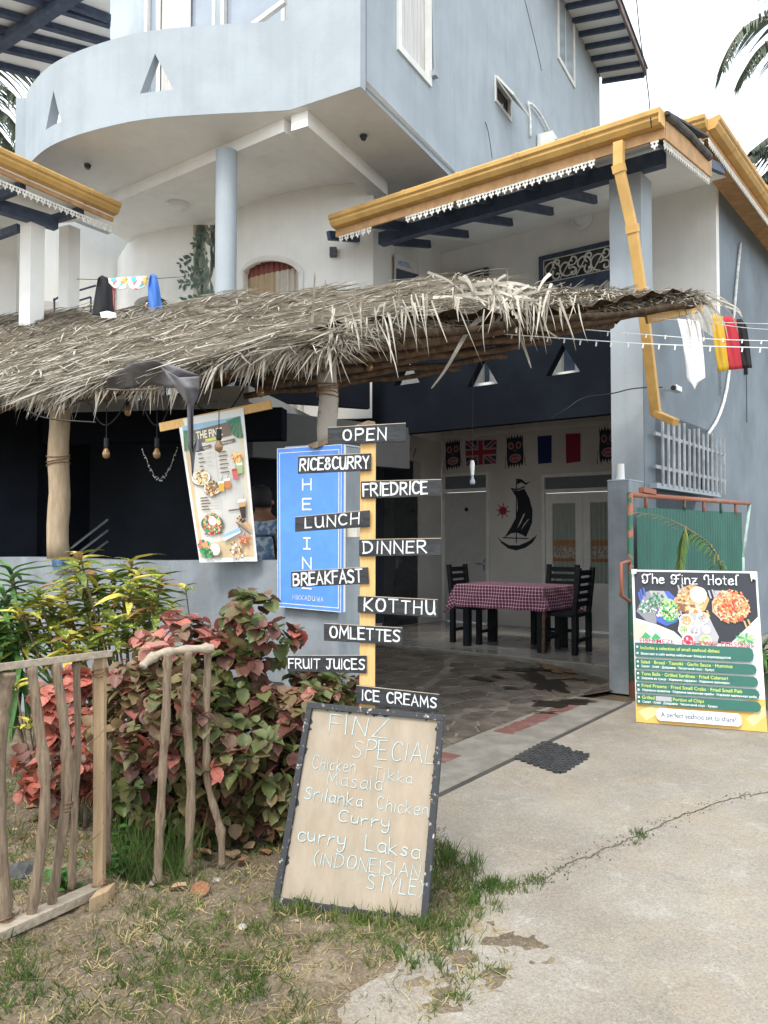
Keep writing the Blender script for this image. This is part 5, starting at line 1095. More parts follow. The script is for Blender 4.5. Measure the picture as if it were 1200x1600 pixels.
P.poly([(.22, .095), (.78, .075), (.79, .165), (.22, .185)], 'wood'); P.text("THE FIN'Z", .25, .155, .66, .05, 'sauce', .03, 0); P.poly([(.38, .165), (.58, .160), (.58, .18), (.38, .185)], 'lime')
P.poly([(.22, .215), (.46, .205), (.46, .225), (.22, .235)], 'wood'); P.poly([(.56, .20), (.84, .19), (.84, .212), (.56, .222)], 'wood'); P.text('MAINS', .27, .229, .42, .011, 'sauce'); P.text('DRINKS', .61, .215, .79, .011, 'sauce')
for k, v in enumerate((.255, .285, .312, .34)): P.poly([(.24, v), (.30 + .02 * (k % 3), v), (.30 + .02 * (k % 3), v + .007), (.24, v + .007)], 'wood'); P.poly([(.36, v + .003), (.45, v + .003), (.45, v + .0055), (.36, v + .0055)], 'grey')
for k, v in enumerate((.262, .288, .315, .343, .37, .398)): P.poly([(.56, v), (.68 + .02 * (k % 2), v), (.68 + .02 * (k % 2), v + .008), (.56, v + .008)], 'wood')
for k, v in enumerate((.555, .575, .595, .615, .635)): P.poly([(.18, v), (.30 + .02 * (k % 3), v), (.30 + .02 * (k % 3), v + .008), (.18, v + .008)], 'wood'); P.poly([(.33, v + .003), (.48, v + .003), (.48, v + .006), (.33, v + .006)], 'grey')
P.poly([(.62, .655), (.84, .65), (.84, .659), (.62, .664)], 'wood'); P.poly([(.17, .80), (.48, .795), (.48, .804), (.17, .809)], 'wood'); P.poly([(.515, .2), (.52, .2), (.51, .7), (.505, .7)], 'grey')
for cu, cv, r, cc_ in ((.24, .425, .155, ['bread', 'sauce', 'cream', 'brown', 'gold']), (.40, .505, .14, ['bread', 'brown', 'gold', 'cream', 'brown', 'dark_leaf'])):
    P.disc(cu, cv, r, 'brown', ry=r * .33); P.disc(cu, cv - .004, r * .97, 'white', ry=r * .32); P.disc(cu, cv - .004, r * .8, 'bread', ry=r * .26); P.bits(cu, cv - .004, r * .72, cc_, 110, .014, int(cv * 100), elong=1.7)
P.disc(.33, .74, .19, 'wood', ry=.062); P.disc(.33, .737, .17, 'dark_leaf', ry=.055); P.bits(.33, .74, .15, ['orange', 'leaf', 'brown', 'noodle', 'red', 'cream', 'pale_leaf', 'peach'], 170, .015, 14, elong=1.4); P.disc(.34, .72, .065, 'white'); P.bits(.34, .72, .05, ['white', 'sauce'], 14, .015, 15); P.disc(.44, .735, .03, 'sauce'); P.disc(.44, .735, .013, 'juice')
P.bits(.85, .32, .07, ['gold', 'pink', 'juice', 'gold', 'orange'], 70, .022, 16)
for cu, cv, c1, hh in ((.80, .425, 'pink', .07), (.88, .39, 'pale_leaf', .07), (.56, .495, 'juice', .07), (.66, .48, 'orange', .065)):
    P.poly([(cu - .05, cv - hh / 2), (cu + .05, cv - hh / 2), (cu + .038, cv + hh / 2), (cu - .038, cv + hh / 2)], c1); P.poly([(cu - .05, cv - hh / 2), (cu + .05, cv - hh / 2), (cu + .045, cv - hh / 2 + .016), (cu - .045, cv - hh / 2 + .016)], 'white' if c1 != 'pink' else 'red'); P.poly([(cu, cv - hh / 2), (cu + .04, cv - hh), (cu + .05, cv - hh), (cu + .015, cv - hh / 2)], 'leaf')
P.poly([(.80, .61), (.92, .605), (.90, .715), (.83, .718)], 'deep_brown'); P.poly([(.80, .61), (.92, .605), (.915, .64), (.81, .645)], 'bread'); P.poly([(.795, .595), (.925, .59), (.92, .61), (.80, .615)], 'white'); P.poly([(.885, .595), (.90, .56), (.91, .56), (.90, .595)], 'bread')
P.poly([(.74, .715), (.80, .70), (.97, .77), (.96, .80)], 'bread'); P.poly([(.74, .735), (.96, .82), (.95, .83), (.73, .745)], 'brown'); P.bits(.82, .72, .06, ['deep_brown'], 16, .016, 17); P.poly([(.76, .75), (.79, .75), (.80, .80), (.77, .80)], 'brown')
P.poly([(.48, .82), (.78, .775), (.80, .80), (.50, .845)], 'sky'); P.poly([(.48, .84), (.80, .80), (.78, .81), (.50, .86)], 'white')
st = []
for k in range(10): a = -math.pi / 2 + k * math.pi / 5 + .2; r = .13 if k % 2 == 0 else .05; st.append((.84 + r * math.cos(a), .855 + r * .40 * math.sin(a)))
P.poly(st, 'starfish'); P.bits(.84, .855, .05, ['peach'], 16, .008, 18); P.bits(.72, .925, .14, ['peach', 'cream', 'white', 'brown', 'sand'], 40, .02, 19)
P.bits(.15, .89, .10, ['pink', 'dark_leaf', 'leaf', 'noodle'], 50, .028, 20); P.disc(.33, .915, .085, 'grey'); P.disc(.33, .91, .08, 'white'); P.bits(.2, .93, .08, ['dark_leaf', 'leaf', 'bread'], 30, .02, 21)
P.finish({'paper': 'printed_ground', 'wood': 'lettering'})
# ================================================================ driftwood fence
fn = thing('driftwood_fence', gz(75, 1425), 'rustic fence panel of crooked driftwood sticks tied to a top rail at the left', 'fence')
def stick(pts, Y0, Y1, r, parent, name='stick', m='drift', seed=0):
    rr = random.Random(seed + int(pts[0][0] * 7)); n = len(pts); P3 = [at(x, y, Y0 + (Y1 - Y0) * k / (n - 1)) for k, (x, y) in enumerate(pts)]
    P3 = smooth(P3, 2); rad = [r * (1 + rr.uniform(-.10, .10)) * (1 + .10 * math.sin(k * 1.3)) * (1.28 if rr.random() < .13 else 1) for k in range(len(P3))]; s = MB(); s.tube(P3, rad, 9); return s.build(name, M[m], parent, smooth=True)
stick([(14, 1050), (8, 1085), (2, 1125), (-2, 1190), (0, 1290), (8, 1442)], 3.24, 3.27, .026, fn)
stick([(49, 1042), (57, 1110), (66, 1170), (72, 1235), (66, 1320), (48, 1432)], 3.31, 3.33, .021, fn)
stick([(86, 1036), (97, 1105), (104, 1165), (105, 1240), (95, 1320), (80, 1416)], 3.40, 3.42, .020, fn)
stick([(119, 1034), (121, 1100), (122, 1165), (118, 1240), (111, 1388)], 3.52, 3.54, .015, fn, m='drift')
s = MB(); a, b = at(157, 1024, 3.60), at(155, 1388, 3.60); b.z = .02; s.bar(a, b, .046, .04, Vector((0, 1, 0))); s.build('fence_post', M['plank'], fn, bevel=.003)
stick([(149, 1035), (150, 1120), (152, 1180)], 3.66, 3.66, .014, fn); stick([(168, 1160), (169, 1230), (168, 1350)], 3.70, 3.72, .015, fn)
s = MB(); s.hexa([at(-40, 1041, 3.12), at(176, 1015, 3.60), at(176, 1015, 3.70), at(-40, 1041, 3.22)], [p - Z * .032 for p in (at(-40, 1041, 3.12), at(176, 1015, 3.60), at(176, 1015, 3.70), at(-40, 1041, 3.22))]); s.build('top_rail', M['rail_wood'], fn, bevel=.003)
p0, p1 = gz(-60, 1484, .045), gz(150, 1390, .045); s = MB(); s.bar(p0, p1, .075, .04); s.build('bottom_rail', M['rail_wood'], fn, bevel=.003)
s = MB(); s.box(gz(160, 1404, .04), .10, .09, .07, p1 - p0); s.build('bottom_block', M['plank'], fn, bevel=.003)
def lash(cpt, r, parent, n=4):
    s = MB()
    for k in range(n):
        pts = [cpt + Vector((r * math.cos(t * .7), r * math.sin(t * .7), .008 * k + .01 * math.sin(t * .7 + k))) for t in range(10)]; s.tube(pts, .0032, 5)
    s.build('rope_tie', M['rope'], parent, smooth=True)
for x, y, Y, r in ((7, 1440, 3.27, .036), (156, 1052, 3.6, .036), (156, 1386, 3.6, .036), (69, 1205, 3.33, .026), (105, 1262, 3.42, .025)): lash(at(x, y, Y), r, fn, 3)
s = MB(); pts = [at(148 + 16 * math.sin(k * .9), 1040 + k * 11, 3.56 + .05 * math.cos(k * .9)) for k in range(32)]; s.tube(smooth(pts, 1), .002, 4); s.build('twine', M['rope'], fn)
f2 = thing('driftwood_fence', gz(297, 1362), 'short fence of three crooked sticks under a curved branch before the red bush', 'fence')
stick([(262, 1022), (261, 1060), (260, 1110), (256, 1170), (253, 1225), (249, 1300), (246, 1380)], 3.71, 3.73, .020, f2)
stick([(294, 1018), (291, 1060), (290, 1110), (296, 1180), (299, 1225), (297, 1290), (293, 1362)], 3.80, 3.84, .021, f2)
stick([(325, 1015), (324, 1060), (322, 1120), (322, 1200), (326, 1235), (337, 1270), (346, 1300), (347, 1350)], 3.90, 3.93, .018, f2)
stick([(222, 1042), (233, 1030), (252, 1021), (275, 1017), (302, 1014), (334, 1013)], 3.66, 3.86, .020, f2, 'top_branch', 'rail_wood')
# ================================================================ green gate and its plants
Pg0 = gz(985, 1098); Pg0.z = 0; gdv = (Vector((2.66, 3.1, 0))).normalized()
gate = thing('metal_gate', Pg0 + gdv * 1.6, 'green corrugated metal gate in a rusty pipe frame slid open beside the grey wall', 'gate')
def gpt(px, z=None, py=None):
    n_ = Vector((-gdv.y, gdv.x, 0)); p = pl(px, py if py is not None else 841, Pg0, n_)
    if z is not None: p.z = z
    return p
gx0, gx1 = gpt(985, 0), gpt(1172, 0); zt = 2.05
def gtube(p, q, r, m, name): s = MB(); s.tube([p, q], r, 8); s.build(name, M[m], gate, smooth=True)
gtube(gx0 + Z * .05, gx0 + Z * zt, .03, 'metal_green', 'upright'); gtube(gx0 + Z * (zt - .02), gx1 + Z * (zt + .02), .026, 'rust', 'top_pipe')
gtube(gx1 + Z * (zt + .02), gpt(1160, 1.35), .024, 'pale_green', 'end_pipe'); gtube(gpt(1160, 1.35), gpt(1160, .05), .024, 'pale_green', 'upright')
gtube(gx0 + Z * .12, gx1 * 1 + Z * .12, .026, 'metal_green', 'bottom_pipe')
s0, s1 = gpt(996, 0), gpt(1161, 0); n = int((s1 - s0).length / .045); nrm = Vector((-gdv.y, gdv.x, 0)); s = MB(); zs_ = zt - .14
for k in range(n):
    a, b = s0.lerp(s1, k / n), s0.lerp(s1, (k + 1) / n); o0, o1 = (.012 if k % 2 else 0), (0 if k % 2 else .012); zz = zs_ + .03 * (k / n)
    s.quad(a + nrm * o0 + Z * .1, b + nrm * o1 + Z * .1, b + nrm * o1 + Z * zz, a + nrm * o0 + Z * zz)
o = s.build('corrugated_sheet', M['sheet'], gate); so = o.modifiers.new('solid', 'SOLIDIFY'); so.thickness = .003
for k, x in enumerate((1010, 1070, 1100, 1127, 1150)): gtube(gpt(x, zs_ - .0), gpt(x, zt), .018, 'metal_green' if k % 2 else 'rust', 'strut')
s = MB(); s.bar(gpt(1003, zt + .04), gpt(1022, zt + .03), .06, .05); s.build('latch', M['rust'], gate)
s = MB(); s.tube([gx0 + Z * 1.38, gx0 - gdv * .22 + Z * 1.36, gx0 - gdv * .22 + Z * 1.05, gx0 - gdv * .02 + Z * .98], .018, 6); s.build('handle', M['rust'], gate, smooth=True)
# ================================================================ dining table, cloth and chairs on the veranda
def on_floor(px, py): return gz(px, py, GF)
tz = GF + .83
tc0, tc1 = pl(724, 0 + 912, FA(0, 1.15), vA), pl(862, 930, FA(0, .95), vA)
ta1, ta0 = ab(gz(743, 910, tz))[0], ab(gz(850, 918.5, tz))[0]; tb0 = ab(gz(855, 918.5, tz))[1]; tb1 = tb0 + .85; print('table', ta0, ta1, tb0, tb1)
tcn = FA((ta0 + ta1) / 2, (tb0 + tb1) / 2, GF)
tb = thing('dining_table', tcn, 'black wooden dining table under a checked cloth on the tiled veranda', 'table')
s = MB(); s.hexa([FA(*q, tz - .05) for q in ((ta0 + .02, tb0 + .02), (ta1 - .02, tb0 + .02), (ta1 - .02, tb1 - .02), (ta0 + .02, tb1 - .02))], [FA(*q, tz - .004) for q in ((ta0 + .02, tb0 + .02), (ta1 - .02, tb0 + .02), (ta1 - .02, tb1 - .02), (ta0 + .02, tb1 - .02))]); s.build('tabletop', M['chair'], tb)
for a in (ta0 + .1, ta1 - .12):
    for b in (tb0 + .1, tb1 - .1): s = MB(); s.box(FA(a, b, GF + .35), .085, .085, .70, uA, vA); s.build('leg', M['chair'], tb)
s = MB(); s.tube([FA(ta0 + .03, tb0 + .0, GF), FA(ta0 + .02, tb0 + .02, tz - .03)], .022, 7); s.build('leg', M['coconut_pole'], tb)
# checked cloth: gingham by a real weave pattern in the material
cm = bpy.data.materials.new('plum_checked_cloth'); cm.use_nodes = True; N = cm.node_tree.nodes; l = cm.node_tree.links.new; cb_ = N['Principled BSDF']; cb_.inputs['Roughness'].default_value = .9
uvn = N.new('ShaderNodeUVMap'); sx = N.new('ShaderNodeSeparateXYZ'); l(uvn.outputs[0], sx.inputs[0]); outs = []
for ax in 'XY':
    m1 = N.new('ShaderNodeMath'); m1.operation = 'MULTIPLY'; m1.inputs[1].default_value = 1 / .043; l(sx.outputs[ax], m1.inputs[0]); m2 = N.new('ShaderNodeMath'); m2.operation = 'FRACT'; l(m1.outputs[0], m2.inputs[0]); m3 = N.new('ShaderNodeMath'); m3.operation = 'GREATER_THAN'; m3.inputs[1].default_value = .78; l(m2.outputs[0], m3.inputs[0]); outs.append(m3.outputs[0])
ad = N.new('ShaderNodeMath'); ad.operation = 'ADD'; l(outs[0], ad.inputs[0]); l(outs[1], ad.inputs[1]); cr = N.new('ShaderNodeValToRGB'); cr.color_ramp.interpolation = 'CONSTANT'
cr.color_ramp.elements[0].color = (.085, .014, .038, 1); cr.color_ramp.elements[1].position = .3; cr.color_ramp.elements[1].color = (.34, .19, .25, 1); e_ = cr.color_ramp.elements.new(.8); e_.color = (.6, .5, .55, 1)
dv = N.new('ShaderNodeMath'); dv.operation = 'DIVIDE'; dv.inputs[1].default_value = 2.0; l(ad.outputs[0], dv.inputs[0]); l(dv.outputs[0], cr.inputs['Fac']); l(cr.outputs['Color'], cb_.inputs['Base Color'])
NX, NY = 44, 34; ov = .30; W_, D_ = ta1 - ta0, tb1 - tb0; me = bpy.data.meshes.new('tablecloth'); vs = []; uvs = []; org = FA(ta0, tb0, tz)
for j in range(NY + 1):
    for i in range(NX + 1):
        U = -ov + (W_ + 2 * ov) * i / NX; V = -ov + (D_ + 2 * ov) * j / NY; du = max(0, -U, U - W_); dv_ = max(0, -V, V - D_)
        cu_, cv_ = min(max(U, 0), W_), min(max(V, 0), D_); drop = max(du, dv_) if min(du, dv_) < 1e-6 else math.hypot(du, dv_) * .92
        wv = .022 * math.sin((U + V) * 16) * min(1, drop / .1); sx_ = (-1 if U < 0 else 1) * (wv + .10 * drop) if du > 0 else 0; sy_ = (-1 if V < 0 else 1) * (wv + .10 * drop) if dv_ > 0 else 0
        if du > 0 and dv_ > 0: sx_ *= 1.5 + du * 2; sy_ *= 1.5 + dv_ * 2
        vs.append(tuple(FA(ta0 + cu_ + sx_, tb0 + cv_ + sy_, tz + .003 - drop) - org)); uvs.append((U, V))
fs = [(j * (NX + 1) + i, j * (NX + 1) + i + 1, (j + 1) * (NX + 1) + i + 1, (j + 1) * (NX + 1) + i) for j in range(NY) for i in range(NX)]
me.from_pydata(vs, [], fs); uvl = me.uv_layers.new(name='UVMap')
for p in me.polygons:
    for li, vi in zip(p.loop_indices, p.vertices): uvl.data[li].uv = uvs[vi]
me.materials.append(cm); ob = bpy.data.objects.new('tablecloth', me); COL.objects.link(ob); ob.location = org; me.polygons.foreach_set('use_smooth', [True] * len(me.polygons)); tag(ob, 'plum and white checked cloth draped over the veranda table', 'tablecloth')
def make_chair(loc, rz, label):
    o = thing('dining_chair', loc, label, 'chair', 'black slat-backed chairs at the veranda table'); base = Vector(loc)
    def P_(x, y, z): return base + Vector((x, y, z))
    for x in (-.2, .2):
        s = MB(); s.box(P_(x, -.2, .22), .06, .06, .44); s.build('leg', M['chair'], o)
        s = MB(); s.bar(P_(x, .2, 0), P_(x, .2, .46), .06, .06, Vector((0, 1, 0))); s.build('leg', M['chair'], o)
        s = MB(); s.bar(P_(x, .2, .46), P_(x, .26, 1.0), .055, .05, Vector((0, 1, 0))); s.build('back_post', M['chair'], o)
    s = MB(); s.box(P_(0, 0, .455), .46, .46, .045); s.build('seat', M['chair'], o, bevel=.006)
    for k in range(5): z = .58 + .09 * k; s = MB(); s.bar(P_(-.175, .2 + (z - .46) * .11, z), P_(.175, .2 + (z - .46) * .11, z), .02, .06); s.build('slat', M['chair'], o)
    for y in (-.2, .2): s = MB(); s.bar(P_(-.17, y, .16), P_(.17, y, .16), .03, .04); s.build('stretcher', M['chair'], o)
    o.rotation_euler = (0, 0, rz); o.scale = (1.06, 1.06, 1.08); return o
phi = math.atan2(uA.y, uA.x)       # chair backs: +y local
ch = make_chair(FA(ta1 + .02, tb0 + .5, GF), phi - R(90), 'black slat-backed chair at the left end of the checked table')
def chair_at(a, b, rz, label): c = copy_tree(ch); c.location = FA(a, b, GF); c.rotation_euler = (0, 0, rz); c['label'] = label
chair_at(ta0 + .33, tb1 + .12, phi + R(180) + R(0), 'black slat-backed chair behind the checked table near the curtained doors')
chair_at(ta0 - .12, tb0 + .35, phi + R(90), 'black slat-backed chair at the right end of the checked table by the pillar')
# ================================================================ painted figures and flags on the back wall
def wallsheet(x0, y0, x1, y1, lift=.006): return Sheet(*[pA(x, y, BK - lift) for x, y in ((x0, y0), (x1, y0 + (y0 - 841) / (1627 + 0) * 0), (x1, y1), (x0, y1))])
def wsheet(tl, tr, br, bl): return Sheet(*[pA(x, y, BK - .004) for x, y in (tl, tr, br, bl)])
dk, pk_, rd_ = flat('mural_dark_blue', (.022, .03, .055)), flat('mural_pale_pink', (.42, .26, .27)), flat('mural_dull_red', (.30, .045, .06))
def face(tl, tr, br, bl, label):
    sh = wsheet(tl, tr, br, bl); o = thing('painted_mask', sh.p(.5, 1), label, 'wall painting', 'painted masks on the veranda wall')
    s = MB(); top = []; n = 6
    for k in range(n): top += [(.05 + .9 * k / n, .0 if k % 2 == 0 else .03), (.05 + .9 * (k + .5) / n, .13)]
    top.append((.95, 0)); bot = []
    for k in range(n): bot += [(.95 - .9 * k / n, .86), (.95 - .9 * (k + .5) / n, 1.0 if k % 2 else .96)]
    loop = top + [(.93, .3), (.97, .6)] + bot + [(.04, .86), (.03, .6), (.08, .3)]
    def lay(pts, d, m, nm): s = MB(); s.v = [sh.p(u, v, d) for u, v in pts]; s.f = [tuple(t) for t in tessellate_polygon([[Vector((u, v, 0)) for u, v in pts]])]; return s.build(nm, m, o)
    lay(loop, .001, dk, 'head'); E = lambda cu, cv, r, ry: [(cu + r * math.cos(t * .4488), cv + ry * math.sin(t * .4488)) for t in range(14)]
    for cu in (.3, .7): lay(E(cu, .33, .15, .11), .002, pk_, 'eye'); lay(E(cu, .33, .10, .075), .0028, rd_, 'iris'); lay(E(cu, .34, .05, .035), .0035, dk, 'pupil')
    lay([(.45, .42), (.47, .5), (.43, .5)], .002, pk_, 'nostril'); lay([(.55, .42), (.57, .5), (.53, .5)], .002, pk_, 'nostril')
    lay(E(.5, .70, .34, .13), .002, pk_, 'lips'); lay(E(.5, .70, .27, .085), .0028, rd_, 'mouth')
    for k in range(5): u = .32 + k * .09; lay([(u, .66), (u + .065, .66), (u + .065, .745), (u, .745)], .0035, pk_, 'tooth')
    lay([(.0, .66), (-.07, .8), (-.05, .95), (-.1, .99), (-.11, .95), (-.09, .8), (-.03, .62)], .001, rd_, 'tassel'); lay([(1.0, .62), (1.07, .78), (1.06, .9), (1.12, .95), (1.1, .98), (1.03, .9), (1.02, .78)], .001, rd_, 'tassel')
face((694, 688), (720, 684), (721, 733), (696, 737), 'leftmost painted mask face, between the white door and the British flag')
face((789, 680), (819, 677), (819, 730), (792, 734), 'painted mask face between the British flag and the blue cloth')
face((934, 667), (966, 664), (966, 722), (936, 726), 'rightmost painted mask face beside the grey corner column')
def flagpanel(tl, tr, br, bl, m, nm, label):
    sh = wsheet(tl, tr, br, bl); s = MB(); s.hexa([sh.p(u, v, .001) for u, v in ((0, 0), (1, 0), (1, 1), (0, 1))], [sh.p(u, v, .006) for u, v in ((0, 0), (1, 0), (1, 1), (0, 1))]); return tag(s.build(nm, m), label, 'flag')
flagpanel((840, 682), (862, 680), (862, 723), (841, 725), flat('mural_blue', (.012, .022, .12)), 'blue_flag', 'dark blue cloth panel on the back wall left of the red one')
flagpanel((884, 678), (907, 677), (907, 721), (885, 724), flat('mural_crimson', (.26, .018, .045)), 'red_flag', 'dark red cloth panel on the back wall right of the blue one')
sh = wsheet((727, 689), (776, 687), (775, 724), (729, 728)); uk = thing('british_flag', sh.p(.5, 1), 'small British flag on the back wall behind the hanging bulb', 'flag')
def qd(sh, pts, d, m, nm, par): s = MB(); s.poly([sh.p(u, v, d) for u, v in pts]); return s.build(nm, m, par)
nvy, wht, rdd = flat('flag_navy', (.03, .035, .10)), flat('flag_white', (.40, .32, .34)), flat('flag_red', (.33, .03, .05))
s = MB(); s.hexa([sh.p(u, v, .001) for u, v in ((0, 0), (1, 0), (1, 1), (0, 1))], [sh.p(u, v, .005) for u, v in ((0, 0), (1, 0), (1, 1), (0, 1))]); s.build('cloth', nvy, uk)
qd(sh, [(0, 0), (.12, 0), (1, .88), (1, 1), (.88, 1), (0, .12)], .006, wht, 'diagonal', uk); qd(sh, [(1, 0), (.88, 0), (0, .88), (0, 1), (.12, 1), (1, .12)], .0065, wht, 'diagonal', uk)
qd(sh, [(0, 0), (.06, 0), (1, .94), (1, 1), (.94, 1), (0, .06)], .007, rdd, 'diagonal', uk); qd(sh, [(1, 0), (.94, 0), (0, .94), (0, 1), (.06, 1), (1, .06)], .0075, rdd, 'diagonal', uk)
qd(sh, [(.38, 0), (.62, 0), (.62, 1), (.38, 1)], .008, wht, 'cross', uk); qd(sh, [(0, .33), (1, .33), (1, .67), (0, .67)], .0085, wht, 'cross', uk); qd(sh, [(.43, 0), (.57, 0), (.57, 1), (.43, 1)], .009, rdd, 'cross', uk); qd(sh, [(0, .4), (1, .4), (1, .6), (0, .6)], .0095, rdd, 'cross', uk)
sh = wsheet((777, 748), (840, 746), (840, 859), (777, 861)); bt = thing('boat_painting', sh.p(.5, 1), 'black sailing boat painted on the wall between the doors', 'wall painting')
bk = flat('mural_black', (.016, .02, .026))
def lay(pts, d, m, nm, par=bt): s = MB(); s.v = [sh.p(u, v, d) for u, v in pts]; s.f = [tuple(t) for t in tessellate_polygon([[Vector((u, v, 0)) for u, v in pts]])]; return s.build(nm, m, par)
lay([(.0, .80), (.1, .86), (.3, .925), (.55, .93), (.78, .88), (1.0, .79), (.88, .90), (.70, .97), (.48, 1.0), (.28, .97), (.1, .89)], .001, bk, 'hull')
lay([(.36, .155), (.5, .18), (.68, .15), (.80, .28), (.88, .45), (.87, .62), (.80, .72), (.72, .82), (.64, .79), (.5, .755), (.36, .76), (.18, .82), (.32, .70), (.46, .56), (.52, .42), (.5, .28)], .001, bk, 'sail')
lay([(.47, .005), (.495, .005), (.495, .90), (.47, .90)], .0016, bk, 'mast'); lay([(.14, .81), (.78, .835), (.78, .85), (.14, .825)], .0016, bk, 'boom'); lay([(.32, .13), (.5, .15), (.70, .11), (.70, .13), (.5, .17), (.36, .155)], .0018, bk, 'yard'); lay([(.5, .005), (.62, .02), (.72, .07), (.84, .05), (.72, .10), (.6, .06), (.5, .09)], .0016, bk, 'pennant')
for a in (.0, .1): lay([(.66 + a, .50 + a * .8), (.70 + a, .49 + a * .8), (.60 + a * .9, .62 + a * .3), (.50 + a, .70 + a * .2), (.56 + a, .62 + a * .3)], .0022, M['cream'], 'sail_gap')
sh = wsheet((773, 784), (799, 784), (799, 812), (773, 812)); sn = thing('sun_painting', sh.p(.5, 1), 'small red sun painted on the wall left of the boat', 'wall painting')
lay([(.5 + .24 * math.cos(t * .39), .5 + .24 * math.sin(t * .39)) for t in range(16)], .001, rdd, 'disc', sn)
for k in range(8): a = k * math.pi / 4 + .1; lay([(.5 + .27 * math.cos(a - .16), .5 + .27 * math.sin(a - .16)), (.5 + .5 * math.cos(a), .5 + .5 * math.sin(a)), (.5 + .27 * math.cos(a + .16), .5 + .27 * math.sin(a + .16))], .001, rdd, 'sun_ray', sn)
shb = Sheet(*[pl(x, y, (K + K2) / 2 + (K2 - K).cross(Z).normalized() * 0 - uB * .02, (K2 - K).cross(Z)) for x, y in ((614, 398), (650, 412), (650, 448), (614, 446))]); ht = thing('upstairs_sign', shb.p(.5, 1), 'white sign with blue lettering beside the dark upstairs panel above the thatch', 'sign')
s = MB(); s.hexa([shb.p(u, v, .02) for u, v in ((0, 0), (1, 0), (1, 1), (0, 1))], [shb.p(u, v, .05) for u, v in ((0, 0), (1, 0), (1, 1), (0, 1))]); s.build('sign_panel', M['frame'], ht); s = MB(); put_text(s, shb, 'HOTEL', .08, .32, .62, .16, .052, .03); s.build('lettering', M['blue_sign'], ht); s = MB(); s.poly([shb.p(u, v, .053) for u, v in ((.0, .45), (1, .50), (1, 1), (0, 1))]); s.build('dark_panel', M['navy'], ht)
# ================================================================ thatched lean-to
rt = random.Random(21)
T0 = at(505, 548, 5.25); TE = at(1095, 482, 7.6)
th_ = thing('thatched_roof', Vector((T0.x, T0.y, 2.2)), 'dry palm-thatch lean-to roof with ragged hanging fronds over the garden wall', 'thatched roof')
def surf(a, b):       # main slope: a leftwards along the eave, b up the slope
    z = 2.86 + (.42 + .036 * max(a, 0)) * b + .035 * math.sin(a * 2.1 + .5) + .03 * math.sin(a * 4.7 + b * 2) - .02 * a + .05 * math.exp(-((a - 2.2) / .9) ** 2)
    p = T0 + uB * a + vB * b; return Vector((p.x, p.y, z))
BM = 2.85
s = MB(); na, nb = 60, 16
for j in range(nb + 1):
    for i in range(na + 1): s.v.append(surf(-.05 + 8.3 * i / na, BM * j / nb) + Vector((0, 0, rt.uniform(-.012, .012))))
for j in range(nb):
    for i in range(na): k = j * (na + 1) + i; s.f.append((k, k + 1, k + na + 2, k + na + 1))
o = s.build('thatch_mat', M['thatch_dark'], th_); so = o.modifiers.new('solid', 'SOLIDIFY'); so.thickness = .06; so.offset = -1
def blade(s, p, d, L_, w, up, droop=.0, curl=0.0, seg=4, twist=0.0):
    d = d.normalized(); side = d.cross(up).normalized(); n = len(s.v); q = p.copy(); dd = d.copy()
    for k in range(seg + 1):
        t = k / seg; ww = w * (1 - t ** 2 * .92) * (.75 if k == 0 else 1) / 2; sd = (side * math.cos(twist * t) + dd.cross(side) * math.sin(twist * t))
        s.v += [q - sd * ww, q + sd * ww]; dd = (dd + Vector((0, 0, -droop / seg)) + side * curl / seg).normalized(); q = q + dd * (L_ / seg)
    for k in range(seg): s.f.append((n + 2 * k, n + 2 * k + 1, n + 2 * k + 3, n + 2 * k + 2))
s = MB()
for row in range(13):
    b0 = BM * row / 12
    for k in range(1150):
        a = rt.uniform(-.1, 8.0); b = b0 + rt.uniform(-.1, .1); p = surf(a, max(-.05, b)); p.z += rt.uniform(.015, .11)
        an = rt.gauss(0, .55); fl = mnoise.noise(Vector((a * 1.1, b * 1.6, 2))) * 1.6; side = 1 if rt.random() < .8 else -1
        if rt.random() < .68: d = uB * side * math.cos(an * .4) - vB * (.28 + fl * .5 + abs(rt.gauss(0, .18)))
        else: d = -vB + uB * math.tan(max(-1.2, min(1.2, an)))
        d = d.normalized(); d = d + Z * ((.42 + .036 * max(a, 0)) * d.dot(vB) + rt.uniform(-.03, .12))
        blade(s, p, d, rt.uniform(.22, .62), rt.uniform(.007, .021), Z, droop=rt.uniform(0, .16), curl=rt.uniform(-.35, .5), twist=rt.uniform(-1.0, 1.0))
# ribs of the woven fronds lying along the slope
for k in range(40):
    a, b = rt.uniform(0, 7.5), rt.uniform(.05, BM); pts = [surf(a + t * .35, b + .03 * math.sin(t + k)) + Z * .05 for t in range(5)]; s.tube(pts, .009, 5)
o = s.build('thatch_leaflets', M['thatch'], th_); tag(o, kind='stuff')
def leaflet(p, d, L_, w, droop, curl=0.0, tw=.5, m='thatch'):
    s = MB(); blade(s, p, d, L_, w, Z if abs(d.normalized().z) < .9 else vB, droop, curl, 5, tw); s.build('leaflet', M[m], th_)
